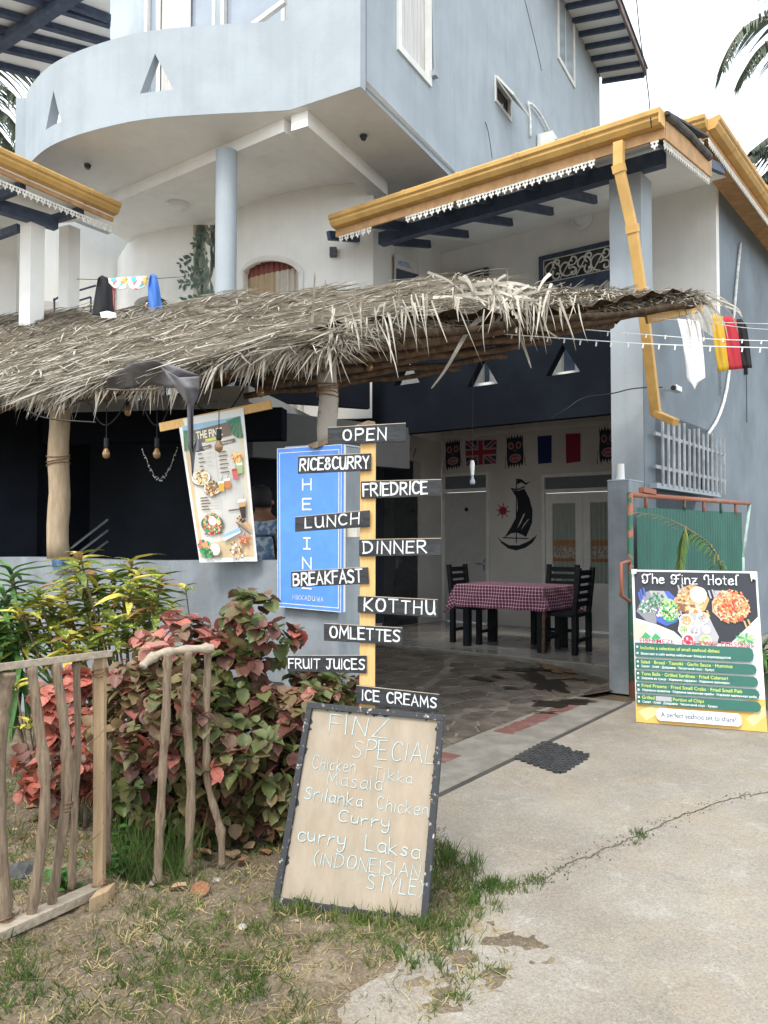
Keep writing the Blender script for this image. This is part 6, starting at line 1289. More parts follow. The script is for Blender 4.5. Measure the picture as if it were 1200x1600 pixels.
# hanging fringe along the eave
s = MB()
for k in range(4200):
    a = rt.uniform(-.15, 7.4); p = surf(a, rt.uniform(-.05, .12)); p.z += rt.uniform(-.06, .06)
    d = (-vB * rt.uniform(.25, 1.0) + uB * rt.gauss(.12, .5) - Z * rt.uniform(.2, 1.3)); lump = .75 + .35 * math.sin(a * 5.3) + .2 * math.sin(a * 13)
    blade(s, p, d, rt.uniform(.10, .27) * max(.4, lump), rt.uniform(.006, .020), uB, droop=rt.uniform(.3, 1.1), curl=rt.uniform(-.4, .4), twist=rt.uniform(-1.2, 1.2), seg=4)
tag(s.build('eave_fringe', M['thatch'], th_), kind='stuff')
for k in range(110):
    a = rt.uniform(-.1, 5.2); p = surf(a, rt.uniform(-.08, .02)); d = -vB * rt.uniform(.3, .9) + uB * rt.gauss(.1, .5) - Z * rt.uniform(.4, 1.3); leaflet(p, d, rt.uniform(.18, .36), rt.uniform(.012, .024), rt.uniform(.4, 1.2), rt.uniform(-.4, .4), rt.uniform(-1, 1))
# right-hand strip over the entrance: from the eave post to the pole end by the downpipe
def bpt(t, lift=0.0): p = T0.lerp(TE, t); p.z += lift + .03 * math.sin(t * 9); return p
Rr = surf(0.0, BM)                       # upper corner of the main slope
def topl(t):                             # upper outline of the strip
    A = surf(-.02, BM * min(1, t * 1.9)) if t < .53 else None
    if t < .53: return A - Z * .09 * t / .53
    u = (t - .53) / .47; return Rr.lerp(TE + Z * .08, u) - Z * .05 * (1 - u)
sft = Vector((-((TE - T0).normalized().y), (TE - T0).normalized().x, 0)).normalized()
s = MB(); n = 40
for k in range(n + 1):
    t = k / n; A, B_ = bpt(t, .02), topl(t); A = A.lerp(B_, .45 - .25 * t); s.v += [A + sft * .12, A.lerp(B_, .5) + Z * .03, B_, B_ + Vector((-.25, .55, -.02)) * (1 - t * .6)]
for k in range(n):
    for j in range(3): a = 4 * k + j; s.f.append((a, a + 1, a + 5, a + 4))
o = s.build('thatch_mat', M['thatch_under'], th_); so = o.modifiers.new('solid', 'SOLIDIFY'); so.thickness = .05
s = MB(); rows_ = 16
for j in range(rows_ + 1):
    for k in range(n + 1): p = bpt(k / n * .97, .16 + .03 * math.sin(k * 1.9 + j)) + sft * (2.0 - 1.1 * k / n) * j / rows_; s.v.append(p - Z * (.10 * j / rows_))
for j in range(rows_):
    for k in range(n): a = j * (n + 1) + k; s.f.append((a, a + 1, a + n + 2, a + n + 1))
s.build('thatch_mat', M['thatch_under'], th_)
dirT = (TE - T0).normalized(); outT = Vector((dirT.y, -dirT.x, 0)).normalized()
s = MB()
for k in range(6500):
    t = rt.random() ** .9; w = rt.random(); A, B_ = bpt(t, .0), topl(t); A = A.lerp(B_, .42 if t < .6 else .25); p = A.lerp(B_, w ** .8) + outT * rt.uniform(0, .06) + Z * rt.uniform(-.02, .09)
    amt = 1 - .6 * t
    d = outT * rt.uniform(.05, .8) + dirT * rt.gauss(.3, 1.0) + Z * rt.uniform(-.5, .2); blade(s, p, d, rt.uniform(.12, .30) * amt, rt.uniform(.006, .021), Z, droop=rt.uniform(.0, .7 - .4 * t), curl=rt.uniform(-.5, .5), twist=rt.uniform(-1.2, 1.2), seg=4)
tag(s.build('thatch_leaflets', M['thatch'], th_), kind='stuff')
for k in range(85):      # fronds hanging down past the edge, fewer to the right
    t = rt.choice((rt.uniform(0, .2), rt.uniform(0, .62), rt.gauss(.45, .06))); p = bpt(t, rt.uniform(.16, .3)) + outT * .05; L_ = rt.uniform(.16, .42) * (1 if rt.random() < .85 else 1.3)
    d = outT * rt.uniform(.1, .7) + dirT * rt.gauss(0, .45) - Z * rt.uniform(.7, 1.6); leaflet(p, d, L_, rt.uniform(.010, .022), rt.uniform(.3, 1.0), rt.uniform(-.4, .4), rt.uniform(-1, 1))
def curveblade(pts, Ys, w, m='thatch'):
    P3 = smooth([at(x, y, Y) for (x, y), Y in zip(pts, Ys)], 2); s = MB(); n = len(P3)
    for k, p in enumerate(P3):
        d = (P3[min(k + 1, n - 1)] - P3[max(k - 1, 0)]).normalized(); sd = d.cross((CAM - p).normalized() + Z * .3).normalized(); t = k / (n - 1); ww = w * (1 - .85 * t ** 2) / 2; s.v += [p - sd * ww, p + sd * ww]
    for k in range(n - 1): s.f.append((2 * k, 2 * k + 1, 2 * k + 3, 2 * k + 2))
    o = s.build('leaflet', M[m], th_); so = o.modifiers.new('solid', 'SOLIDIFY'); so.thickness = .002
curveblade([(790, 455), (765, 485), (735, 510), (715, 545), (695, 580), (674, 607)], [6.4, 6.2, 6.1, 6.0, 6.0, 6.0], .04)
curveblade([(800, 445), (775, 478), (752, 500), (722, 520)], [6.4, 6.25, 6.2, 6.1], .04); curveblade([(810, 450), (790, 480), (772, 510)], [6.4, 6.3, 6.2], .05)
curveblade([(800, 470), (822, 490), (848, 512), (875, 530)], [6.5, 6.5, 6.5, 6.5], .03); curveblade([(795, 480), (808, 515), (822, 550), (830, 575)], [6.5, 6.45, 6.4, 6.4], .03)
curveblade([(760, 448), (800, 440), (840, 452)], [6.4, 6.4, 6.5], .035); curveblade([(740, 450), (790, 452), (835, 470)], [6.3, 6.3, 6.4], .035)
for k in range(38):      # the crossing heap of broad blades above the entrance
    cx, cy = 785 + rt.gauss(0, 34), 462 + rt.gauss(0, 11); a = rt.uniform(-.5, 2.4); l_ = rt.uniform(18, 45); curveblade([(cx - math.cos(a) * l_, cy - math.sin(a) * l_ * .5), (cx, cy), (cx + math.cos(a) * l_ * .8, cy + math.sin(a) * l_ * .6 + 6)], [6.3, 6.25, 6.2], rt.uniform(.016, .036))
for k in range(26):      # thin curling strands at the right tip
    x = rt.uniform(1020, 1085); y = 468 + rt.uniform(-6, 10); dx, dy = rt.uniform(30, 95), rt.uniform(10, 70); curveblade([(x, y), (x + dx * .5, y - rt.uniform(0, 12)), (x + dx * .9, y + dy * .45), (x + dx, y + dy)], [7.6, 7.55, 7.5, 7.5], rt.uniform(.012, .022))
for k in range(7): x = (487, 503, 552, 560, 706, 770, 620)[k]; curveblade([(x, 505), (x + 3, 475), (x + rt.uniform(-2, 10), 425 + 12 * (k % 4))], [5.6 + .002 * (x - 487)] * 3, .022, 'thatch_dark')
# poles
def pole(p, q, r, nm='pole', m='coconut_pole', n=14):
    pts = [p.lerp(q, k / n) + Vector((0, 0, .012 * math.sin(k * 1.1))) for k in range(n + 1)]; s = MB(); s.tube(pts, [r * (1 + .15 * math.sin(k * 2.3)) for k in range(n + 1)], 9); return s.build(nm, M[m], th_, smooth=True)
pole(T0 - dirT * .1 + Z * .05, TE + Z * .03, .032, m='thatch_under'); sft = Vector((-outT.x, -outT.y, 0))  # first pole takes the shaded thatch colour, its shadow painted in
for k, (dn, dz_, t0, t1) in enumerate(((.28, .02, -.02, .92), (.55, -.02, -.02, .85), (.85, -.05, .0, .72), (1.2, -.08, .02, .66), (1.6, -.1, .04, .6))):
    pole(bpt(t0, dz_) + sft * dn, bpt(t1, dz_) + sft * dn, .038 - .003 * k)
s = MB(); s.bar(at(1010, 500, 7.5), at(1096, 481, 7.55), .05, .07, Z); s.build('pole_end', M['pine'], th_)
pole(surf(-.1, .1) - Z * .08, surf(7.8, .1) - Z * .08, .045, n=30)
for k in range(9): a = .2 + k * .95; pole(surf(a, .05) - Z * .13, surf(a, BM) - Z * .13, .035)
# carrying posts on the wall and pillar
def trunk(px0, px1, yt, yb, Y, nm, m, label, zb):
    a, b = at(px0, yt, Y), at(px1, yb, Y); b.z = zb; n = 10; r = nm; pts = [a.lerp(b, k / n) + Vector((.008 * math.sin(k * 1.3), 0, 0)) for k in range(n + 1)]
    o = thing('roof_post', b, label, 'post'); s = MB(); s.tube(pts, [r * (.94 + .10 * k / n + .03 * math.sin(k * 2)) for k in range(n + 1)], 16); s.build('trunk', M[m], o, smooth=True); return o
tp = trunk(512, 512, 520, 690, 5.75, .071, 'trunk2', 'blotched grey tree-trunk post standing on the left gate pillar', 2.27)
s = MB()
for k in range(5): c = at(512, 600 + k * 5, 5.75); s.tube([c + Vector((.078 * math.cos(t * .5), .078 * math.sin(t * .5), .01 * math.sin(t * .5 + k))) for t in range(14)], .005, 5)
s.build('rope_tie', M['rope'], tp)
tp = trunk(93, 91, 618, 870, 6.88, .088, 'trunk', 'stripped pale trunk post standing on the garden wall at the left', WZ)
s = MB()
for k in range(3): c = at(91, 712 + k * 7, 6.88); s.tube([c + Vector((.095 * math.cos(t * .5), .095 * math.sin(t * .5), .02 * math.sin(t * .5 + k))) for t in range(14)], .005, 5)
s.build('rope_tie', M['rope'], tp)
# wooden wedge by the sign top
s = MB(); s.prism([at(x, y, 5.6) for x, y in ((480, 695), (545, 672), (548, 680), (490, 701))], Vector((0, .12, 0))); tag(s.build('wood_offcut', M['drift']), 'brown wooden offcut lying across the top of the blue sign', 'offcut')
# torn grey tarp under the eave
tpn = thing('grey_tarp', at(235, 600, 6.2) , 'torn grey plastic tarp sagging out from under the thatch', 'tarp')
def cloth(outline_rows, Ys, m, parent, nm='sheet', amp=.02, sub=6, smoothf=True):
    s = MB(); R_ = len(outline_rows); C_ = len(outline_rows[0]); gx = (C_ - 1) * sub; gy = (R_ - 1) * sub
    for j in range(gy + 1):
        for i in range(gx + 1):
            u, v = i / sub, j / sub; i0, j0 = min(int(u), C_ - 2), min(int(v), R_ - 2); fu_, fv_ = u - i0, v - j0
            def lp2(rows, f): return None
            A = [outline_rows[j0][i0], outline_rows[j0][i0 + 1], outline_rows[j0 + 1][i0], outline_rows[j0 + 1][i0 + 1]]; Yq = [Ys[j0][i0], Ys[j0][i0 + 1], Ys[j0 + 1][i0], Ys[j0 + 1][i0 + 1]]
            W_ = ((1 - fu_) * (1 - fv_), fu_ * (1 - fv_), (1 - fu_) * fv_, fu_ * fv_); x = sum(w * a[0] for w, a in zip(W_, A)); y = sum(w * a[1] for w, a in zip(W_, A)); Y = sum(w * a for w, a in zip(W_, Yq))
            s.v.append(at(x, y, Y + amp * math.sin(u * 3.1 + v * .9) + amp * .4 * math.sin(u * 6 - v * 1.7)))
    for j in range(gy):
        for i in range(gx): k = j * (gx + 1) + i; s.f.append((k, k + 1, k + gx + 2, k + gx + 1))
    o = s.build(nm, m, parent, smooth=smoothf); so = o.modifiers.new('solid', 'SOLIDIFY'); so.thickness = .004; return o
cloth([[(166, 592), (205, 568), (240, 563), (268, 570), (310, 586)], [(170, 612), (205, 607), (240, 601), (268, 606), (306, 602)]], [[5.75, 5.5, 5.42, 5.36, 5.3], [5.95, 5.85, 5.7, 5.5, 5.4]], M['tarp'], tpn, 'tarp_fold', .05)
cloth([[(252, 574), (280, 590), (311, 588)], [(268, 598), (288, 604), (312, 608)], [(284, 618), (294, 625), (310, 618)], [(293, 632), (297, 636), (302, 634)], [(295, 700), (299, 702), (303, 700)], [(298, 700), (301, 745), (305, 700)]], [[5.35, 5.3, 5.28], [5.35, 5.3, 5.28], [5.38, 5.35, 5.33], [5.4, 5.4, 5.4], [5.5, 5.5, 5.5], [5.6, 5.6, 5.6]], M['tarp'], tpn, 'hanging_tail', .02)
cloth([[(307, 686), (309, 685), (311, 686)], [(300, 702), (308, 704), (318, 702)], [(296, 706), (306, 706), (320, 704)]], [[5.7] * 3] * 3, M['tarp'], tpn, 'torn_flap', .02)
s = MB(); rq = random.Random(4)
for k in range(14):
    x = 212 + k * 9; Yk = 9.3 - .04 * k; zz = [at(x + q * 7, 490 - rq.uniform(0, 11) - .10 * k, Yk) for q in range(3)]; s.hexa([zz[0], zz[1], zz[2], zz[1] - Z * .06], [v + Vector((.05, .25, -.05)) for v in (zz[0], zz[1], zz[2], zz[1] - Z * .06)])
s.build('tarp_end', M['tarp'], tpn)
s = MB(); s.tube([at(x, y, 5.8) for x, y in ((166, 608), (200, 610), (240, 608), (268, 602))], .007, 5); s.tube([at(x, y, 6.0) for x, y in ((170, 590), (230, 596), (268, 588))], .02, 6); s.build('frame_rod', M['thatch_dark'], tpn)
# ================================================================ string lights, bulbs and cables
def sagline(p, q, sag, n=16): return [p.lerp(q, k / n) - Z * sag * 4 * (k / n) * (1 - k / n) for k in range(n + 1)]
def bulb(px, py, Y, label, drop, m='brass', name='hanging_bulb'):
    c = at(px, py, Y); o = thing(name, c, label, 'bulb', 'bulbs hanging under the thatch'); s = MB(); s.tube([c + Z * .03, c + Z * drop], .004, 5); s.build('cord', M['wire'], o)
    s = MB(); s.lathe(c, [(.018, .09), (.02, .02), (.016, .012)], 10); s.build('socket', M['wire'], o); s = MB(); s.lathe(c, [(.012, .012), (.022, -.01), (.031, -.035), (.026, -.062), (.008, -.075)], 12); s.build('glass', M[m], o, smooth=True)
for (px, py, Y, lb, dr) in ((166, 702, 6.4, 'amber bulb hanging just right of the pale trunk post', .42), (200, 636, 6.6, 'small bulb hanging from the looped cable left of the tarp tail', .18), (245, 702, 6.3, 'amber bulb hanging midway between the trunk post and the banner', .4), (342, 690, 5.7, 'amber bulb hanging in front of the menu banner heading', .35), (407, 606, 6.2, 'amber bulb close under the thatch above the blue sign', .12), (577, 566, 6.4, 'amber bulb under the thatch right of the grey trunk post', .12)): bulb(px, py, Y, lb, dr)
s = MB()
for pts in (((100, 640), (135, 618), (150, 655), (166, 668), (185, 650), (200, 622), (215, 612)), ((215, 612), (232, 655), (245, 668), (258, 655), (270, 612)), ((270, 612), (300, 625), (318, 642), (342, 648), (362, 640), (385, 600)), ((40, 640), (70, 655), (150, 660))): s.tube(smooth([at(x, y, 6.3) for x, y in pts], 2), .006, 5)
tag(s.build('festoon_cable', M['wire']), 'black looping cable that carries the amber bulbs under the thatch', 'cable')
s = MB()
for k in range(40):
    t = k / 39; x = 222 + 55 * t; y = 700 + 48 * math.sin(t * math.pi) + rt.uniform(-3, 3); c = at(x, y, 6.4); s.lathe(c, [(.002, 0), (.005, -.005), (.002, -.012)], 4)
s.tube([at(222 + 55 * k / 20, 700 + 48 * math.sin(k / 20 * math.pi) + 3 * math.sin(k * 2), 6.4) for k in range(21)], .002, 4)
tag(s.build('fairy_lights', mat('clear_fairy_light', (.25, .26, .25), rough=.3)), 'dim loop of small fairy lights hanging left of the menu banner', 'fairy lights')
s = MB(); wl_ = smooth([at(x, y, Y) for x, y, Y in ((668, 512, 6.2), (760, 520, 6.6), (900, 530, 7.0), (1000, 537, 7.2), (1100, 541, 7.4), (1215, 544, 7.6))], 2); s.tube(wl_, .005, 5)
for x, y, Y in ((690, 514, 6.3), (718, 517, 6.4), (744, 519, 6.5), (772, 522, 6.6), (800, 524, 6.7), (830, 527, 6.8), (856, 529, 6.85), (882, 531, 6.9), (907, 534, 7.0), (932, 536, 7.05), (955, 537, 7.1), (982, 538, 7.15), (1005, 539, 7.2), (1030, 541, 7.25), (1055, 542, 7.3), (1082, 543, 7.35), (1110, 544, 7.4), (1160, 545, 7.5), (1188, 546, 7.55)): s.bar(at(x, y - 2, Y), at(x - 1, y + 5, Y), .012, .008)
tag(s.build('icicle_light_string', M['white_plastic']), 'white light string stretched across below the thatch to the right edge', 'light string')
s = MB(); s.tube(smooth([at(x, y, Y) for x, y, Y in ((915, 515, 7.0), (1000, 522, 7.2), (1100, 530, 7.4), (1215, 533, 7.6))], 2), .004, 5)
for k in range(9): s.bar(at(950 + k * 30, 519 + k * 1.6, 7.2), at(949 + k * 30, 525 + k * 1.6, 7.2), .01, .008)
tag(s.build('icicle_light_string', M['white_plastic']), 'thinner white light string just above the longer one at the flag', 'light string')
s = MB(); s.tube(sagline(at(1020, 497, 7.4), at(1215, 506, 7.7), .01), .003, 4); s.tube(sagline(at(1090, 500, 7.5), at(1215, 515, 7.7), .02), .003, 4); tag(s.build('clothes_line', M['pvc']), 'thin pale line above the flag and the white towel', 'clothes line')
bc = at(738, 746, 7.0); o = thing('pendant_bulb', bc, 'clear bulb in a white socket hanging on a long cord at the entrance', 'bulb')
s = MB(); s.tube([bc + Z * .1, at(739, 560, 7.0)], .003, 5); s.build('cord', M['wire'], o); s = MB(); s.lathe(bc, [(.014, .02), (.017, .05), (.022, .12), (.012, .15)], 12); s.build('socket', M['white_plastic'], o); s = MB(); s.lathe(bc, [(.014, .02), (.012, .0), (.026, -.04), (.02, -.06)], 12); s.build('glass', M['glass'], o, smooth=True)
for pts, Y, lb in ((((993, -20), (1000, 60), (1012, 130), (1018, 200)), 7.9, 'thin dark wire crossing the sky down to the yellow gutter corner'), (((820, 0), (830, 40), (842, 90), (846, 110)), 12.9, 'black wire hanging between the two windows of the upper wall'), (((756, 186), (762, 200), (766, 225), (769, 248)), 12.4, 'short black wire dangling on the upper wall above the gutter')):
    s = MB(); s.tube(smooth([at(x, y, Y) for x, y in pts], 1), .006, 5); tag(s.build('hanging_wire', M['wire']), lb, 'wire')
s = MB(); s.tube(smooth([at(x, y, Y) for x, y, Y in ((862, 653, 8.9), (885, 640, 8.8), (910, 620, 8.8), (955, 616, 8.8), (990, 606, 8.7), (1035, 605, 8.9))], 2), .007, 5); tag(s.build('wall_cable', M['wire']), 'loose black cable running from the dark beam to the camera', 'cable')
sx_ = lambda x, y: sA(x, y, -.03)
s = MB(); s.tube(smooth([sx_(x, y) for x, y in ((1157, 380), (1152, 430), (1146, 500), (1141, 570), (1134, 620), (1122, 655), (1107, 678))], 1), .022, 8); tag(s.build('conduit', M['pvc'], smooth=True), 'bent white plastic conduit running down the grey side wall', 'pipe')
s = MB(); s.tube([sx_(1166, 545), sx_(1167, 660)], .006, 5); s.box(sx_(1166, 580), .05, .06, .10, uA, vA); tag(s.build('wall_bracket', M['wire']), 'small dark bracket with a wire below the German flag', 'bracket')
s = MB(); s.tube([sx_(680, 5) if 0 else sB(676, 0, -.03), sB(679, 112, -.03)], .02, 8); s.box(sB(679, 116, -.05), .08, .1, .08, uB, vB); tag(s.build('drain_pipe', M['paint']), 'thin grey pipe beside the tall window on the upper wall', 'pipe')
# camera on the wall, air conditioner, split pipes
cc = sA(1038, 610, -.02); o = thing('security_camera', cc, 'small dark security camera on the wall beside the yellow downpipe', 'camera'); s = MB(); s.bar(cc, cc - uA * .12 + Z * .0, .03, .03); s.build('arm', M['steel'], o); s = MB(); c2 = cc - uA * .14; s.bar(c2 - vA * .1, c2 + vA * .09, .08, .07); s.build('housing', M['steel'], o, bevel=.01); s = MB(); s.lathe(c2 - vA * .1, [(.03, 0), (.03, .012)], 12, -vA); s.build('lens', M['black'], o)
ac = sB(859, 238, -.16); o = thing('air_conditioner', ac, 'outdoor air conditioner box on the upper wall above the yellow gutter', 'air conditioner'); s = MB(); s.box(ac, .30, .60, .5, uB, vB); s.build('casing', M['frame'], o, bevel=.01); s = MB(); s.lathe(ac - uB * .151, [(.2, 0), (.2, .012), (.05, .02)], 20, -uB); s.build('fan_grille', M['black'], o)
s = MB(); s.tube(smooth([sB(x, y, -.04) for x, y in ((825, 158), (829, 184), (829, 215))], 1), .02, 7); s.tube(smooth([sB(x, y, -.06) for x, y in ((829, 162), (840, 172), (852, 192), (858, 206))], 1), .025, 7); tag(s.build('split_pipes', M['pvc'], smooth=True), 'white insulated pipes leading down to the air conditioner', 'pipe')
# ================================================================ laundry
ln = thing('clothes_line', at(200, 434, 9.5), 'clothes line tied between the white posts upstairs', 'clothes line'); s = MB(); s.tube(sagline(at(120, 436, 9.5), at(290, 432, 9.5), .02), .004, 5); s.build('cord', M['wire'], ln)
def hung(rows, Y, m, nm, label, cat, amp=.02): r = [[Y] * len(rows[0])] * len(rows); o = cloth(rows, r, m, None, nm, amp); return tag(o, label, cat)
hung([[(153, 434), (160, 430), (168, 434)], [(150, 450), (162, 452), (174, 450)], [(146, 478), (160, 480), (178, 484)], [(144, 492), (158, 494), (176, 494)]], 9.45, M['ink'], 'black_jacket', 'black jacket hanging on the upstairs clothes line beside the white post', 'jacket')
hung([[(170, 440), (176, 438), (180, 440)], [(172, 465), (177, 466), (180, 465)], [(171, 486), (176, 487), (180, 486)]], 9.5, flat('salmon_cloth', (.45, .16, .15)), 'salmon_cloth', 'salmon pink cloth hanging between the black jacket and the print shorts', 'cloth')
fl_ = bpy.data.materials.new('bright_print'); fl_.use_nodes = True; Nn = fl_.node_tree.nodes; v_ = Nn.new('ShaderNodeTexVoronoi'); v_.inputs['Scale'].default_value = 16; t_ = Nn.new('ShaderNodeTexCoord'); r_ = Nn.new('ShaderNodeValToRGB'); r_.color_ramp.interpolation = 'CONSTANT'
sp_ = Nn.new('ShaderNodeSeparateColor'); fl_.node_tree.links.new(t_.outputs['Object'], v_.inputs['Vector']); fl_.node_tree.links.new(v_.outputs['Color'], sp_.inputs[0]); fl_.node_tree.links.new(sp_.outputs[0], r_.inputs['Fac']); fl_.node_tree.links.new(r_.outputs['Color'], Nn['Principled BSDF'].inputs['Base Color'])
r_.color_ramp.elements[0].color = (.78, .72, .6, 1); r_.color_ramp.elements[1].position = .45; r_.color_ramp.elements[1].color = (.10, .50, .48, 1)
for p_, c_ in ((.62, (.65, .15, .2, 1)), (.75, (.7, .5, .1, 1)), (.88, (.06, .1, .14, 1))): e_ = r_.color_ramp.elements.new(p_); e_.color = c_
hung([[(167, 435), (182, 434), (198, 433)], [(170, 442), (184, 444), (199, 444)], [(178, 450), (188, 453), (198, 450)]], 9.44, fl_, 'print_shorts', 'bright flower-print shorts hanging on the upstairs line', 'shorts', .01)
hung([[(199, 433), (214, 432), (230, 431)], [(200, 442), (215, 444), (229, 442)], [(202, 450), (214, 453), (226, 449)]], 9.44, fl_, 'print_blouse', 'teal and white print top hanging left of the blue towel', 'top', .01)
hung([[(234, 430), (239, 428), (244, 430)], [(231, 448), (240, 450), (249, 448)], [(232, 470), (242, 472), (252, 470)], [(234, 484), (243, 487), (255, 485)]], 9.42, flat('blue_towel', (.06, .17, .52)), 'blue_towel', 'bright blue towel hanging on the upstairs clothes line', 'towel', .03)
hung([[(156, 488), (168, 486), (181, 489)], [(158, 497), (170, 497), (183, 497)]], 9.3, M['cloth_white'], 'white_cloth', 'small white cloth on the ledge under the black jacket', 'cloth')
# towel and German flag in front of the side wall
hung([[(1058, 498), (1075, 499), (1093, 502)], [(1066, 530), (1080, 532), (1097, 532)], [(1070, 560), (1084, 563), (1100, 560)], [(1073, 594), (1086, 600), (1102, 590)], [(1080, 598), (1085, 609), (1090, 596)]], 9.2, M['cloth_white'], 'white_towel', 'white towel hanging against the grey side wall left of the German flag', 'towel', .025)
gf = thing('german_flag', at(1142, 535, 7.9), 'German flag hung sideways, gold red and black, on the light string', 'flag')
def strip_(xs0, xs1, m, nm): cloth([[(xs0[0], xs0[3]), ((xs0[0] + xs0[1]) / 2, xs0[3] - 1), (xs0[1], xs0[4])], [((xs0[0] + xs1[0]) / 2 - 1, 535), ((xs0[0] + xs0[1] + xs1[0] + xs1[1]) / 4, 536), ((xs0[1] + xs1[1]) / 2, 536)], [(xs1[0], xs1[3]), ((xs1[0] + xs1[1]) / 2, xs1[3] - 1), (xs1[1], xs1[4])]], [[7.9, 7.9, 7.9]] * 3, m, gf, nm, .012)
strip_((1110, 1129, 0, 492, 495), (1122, 1140, 0, 581, 578), M['gold'], 'gold_stripe'); strip_((1129, 1150, 0, 495, 499), (1140, 1161, 0, 578, 576), M['red'], 'red_stripe'); strip_((1150, 1166, 0, 499, 508), (1161, 1175, 0, 576, 575), M['ink'], 'black_stripe')
# ================================================================ the person behind the wall
pr = thing('person', at(412, 900, 6.75) * 1.0, 'person standing behind the garden wall in a faded blue leaf-print shirt', 'person')
pr.location.z = .3; LOC[pr] = Vector(pr.location); PB = Vector((at(409, 841, 6.75).x, 6.75, .3))
def body_mesh(name, verts, edges, radii, m, sub=2):
    me = bpy.data.meshes.new(name); me.from_pydata([tuple(PB + Vector(v) - LOC[pr]) for v in verts], edges, []); o = bpy.data.objects.new(name, me); COL.objects.link(o); o.parent = pr; LOC[o] = LOC[pr]
    sk = o.modifiers.new('skin', 'SKIN'); 
    for i, r in enumerate(radii): me.skin_vertices[0].data[i].radius = r if isinstance(r, tuple) else (r, r)
    me.skin_vertices[0].data[0].use_root = True; sb = o.modifiers.new('sub', 'SUBSURF'); sb.levels = sb.render_levels = sub; me.materials.append(m); return o
try:
    sm = mat('brown_skin', (.18, .085, .05), rough=.6)
    V = [(0, 0, .92), (0, 0, 1.10), (0, 0, 1.32), (0, .0, 1.43), (0, -.01, 1.52), (0, -.02, 1.60), (0, -.02, 1.68), (.19, 0, 1.40), (.25, -.02, 1.12), (.20, -.20, .95), (.15, -.27, .93), (-.19, 0, 1.40), (-.25, -.02, 1.12), (-.20, -.20, .95), (-.15, -.27, .93), (.10, 0, .86), (.11, 0, .46), (.11, .01, .07), (.11, -.12, .03), (-.10, 0, .86), (-.11, 0, .46), (-.11, .01, .07), (-.11, -.12, .03)]
    E_ = [(0, 1), (1, 2), (2, 3), (3, 4), (4, 5), (5, 6), (3, 7), (7, 8), (8, 9), (9, 10), (3, 11), (11, 12), (12, 13), (13, 14), (0, 15), (15, 16), (16, 17), (17, 18), (0, 19), (19, 20), (20, 21), (21, 22)]
    Rr_ = [(.16, .12), (.14, .11), (.17, .12), (.12, .09), (.055, .055), (.085, .10), (.075, .09), .06, .05, .038, .03, .06, .05, .038, .03, .09, .06, .045, .035, .09, .06, .045, .035]
    for i in range(len(me.vertices) if 0 else 0): pass
    def skin_obj(name, V, E_, Rr_, m):
        me = bpy.data.meshes.new(name); me.from_pydata([tuple(PB + Vector(v) - LOC[pr]) for v in V], E_, []); o = bpy.data.objects.new(name, me); COL.objects.link(o); o.parent = pr
        o.modifiers.new('skin', 'SKIN')
        if not me.skin_vertices: raise RuntimeError('no skin layer')
        for i, r in enumerate(Rr_): me.skin_vertices[0].data[i].radius = r if isinstance(r, tuple) else (r, r)
        me.skin_vertices[0].data[0].use_root = True; sb = o.modifiers.new('sub', 'SUBSURF'); sb.levels = sb.render_levels = 2; me.materials.append(m); return o
    skin_obj('body', V, E_, Rr_, sm)
    shm = mat('blue_leaf_print_shirt', (.10, .16, .26), rough=.9, col2=(.33, .38, .42), scale=16, thr=(.46, .54))
    skin_obj('shirt', [(0, 0, .70), (0, 0, 1.05), (0, 0, 1.32), (0, 0, 1.42), (.20, 0, 1.39), (.265, -.02, 1.16), (-.20, 0, 1.39), (-.265, -.02, 1.16)], [(0, 1), (1, 2), (2, 3), (3, 4), (4, 5), (3, 6), (6, 7)], [(.25, .21), (.24, .20), (.25, .19), (.15, .12), .10, .10, .10, .10], shm)
    skin_obj('trousers', [(0, 0, .92), (.10, 0, .84), (.11, 0, .46), (.11, .01, .10), (-.10, 0, .84), (-.11, 0, .46), (-.11, .01, .10)], [(0, 1), (1, 2), (2, 3), (0, 4), (4, 5), (5, 6)], [(.175, .14), .11, .085, .07, .11, .085, .07], flat('dark_trousers', (.03, .035, .05)))
    s = MB(); s.lathe(PB + Vector((0, .02, 1.56)), [(.088, 0), (.10, .06), (.098, .12), (.07, .17), (.02, .19)], 18); s.build('hair', flat('black_hair', (.012, .01, .01)), pr, smooth=True)
    for sg in (-1, 1):
        s = MB(); s.lathe(PB + Vector((sg * .032, -.105, 1.615)), [(.012, 0), (.008, .006)], 8, Vector((0, -1, 0))); s.build('eye', M['black'], pr); s = MB(); s.lathe(PB + Vector((sg * .092, -.01, 1.60)), [(.022, 0), (.016, .015)], 8, Vector((sg, 0, 0))); s.build('ear', sm, pr)
        for q, (dx, dl) in enumerate(((-.02, .06), (-.007, .07), (.007, .066), (.02, .052))): b = PB + Vector((sg * .14 + dx, -.29, .925)); s = MB(); s.tube([b, b + Vector((0, -dl * .5, -.002)), b + Vector((0, -dl, -.02))], [.009, .0085, .007], 7); s.build('finger', sm, pr, smooth=True)
        b = PB + Vector((sg * .12 - sg * .03, -.26, .93)); s = MB(); s.tube([b, b + Vector((-sg * .03, -.03, .0)), b + Vector((-sg * .035, -.055, -.01))], [.011, .01, .008], 7); s.build('thumb', sm, pr, smooth=True)
    s = MB(); s.hexa([PB + Vector(v) for v in ((-.012, -.11, 1.575), (.012, -.11, 1.575), (.006, -.10, 1.62), (-.006, -.10, 1.62))], [PB + Vector(v) for v in ((-.010, -.135, 1.578), (.010, -.135, 1.578), (.003, -.112, 1.61), (-.003, -.112, 1.61))]); s.build('nose', sm, pr)
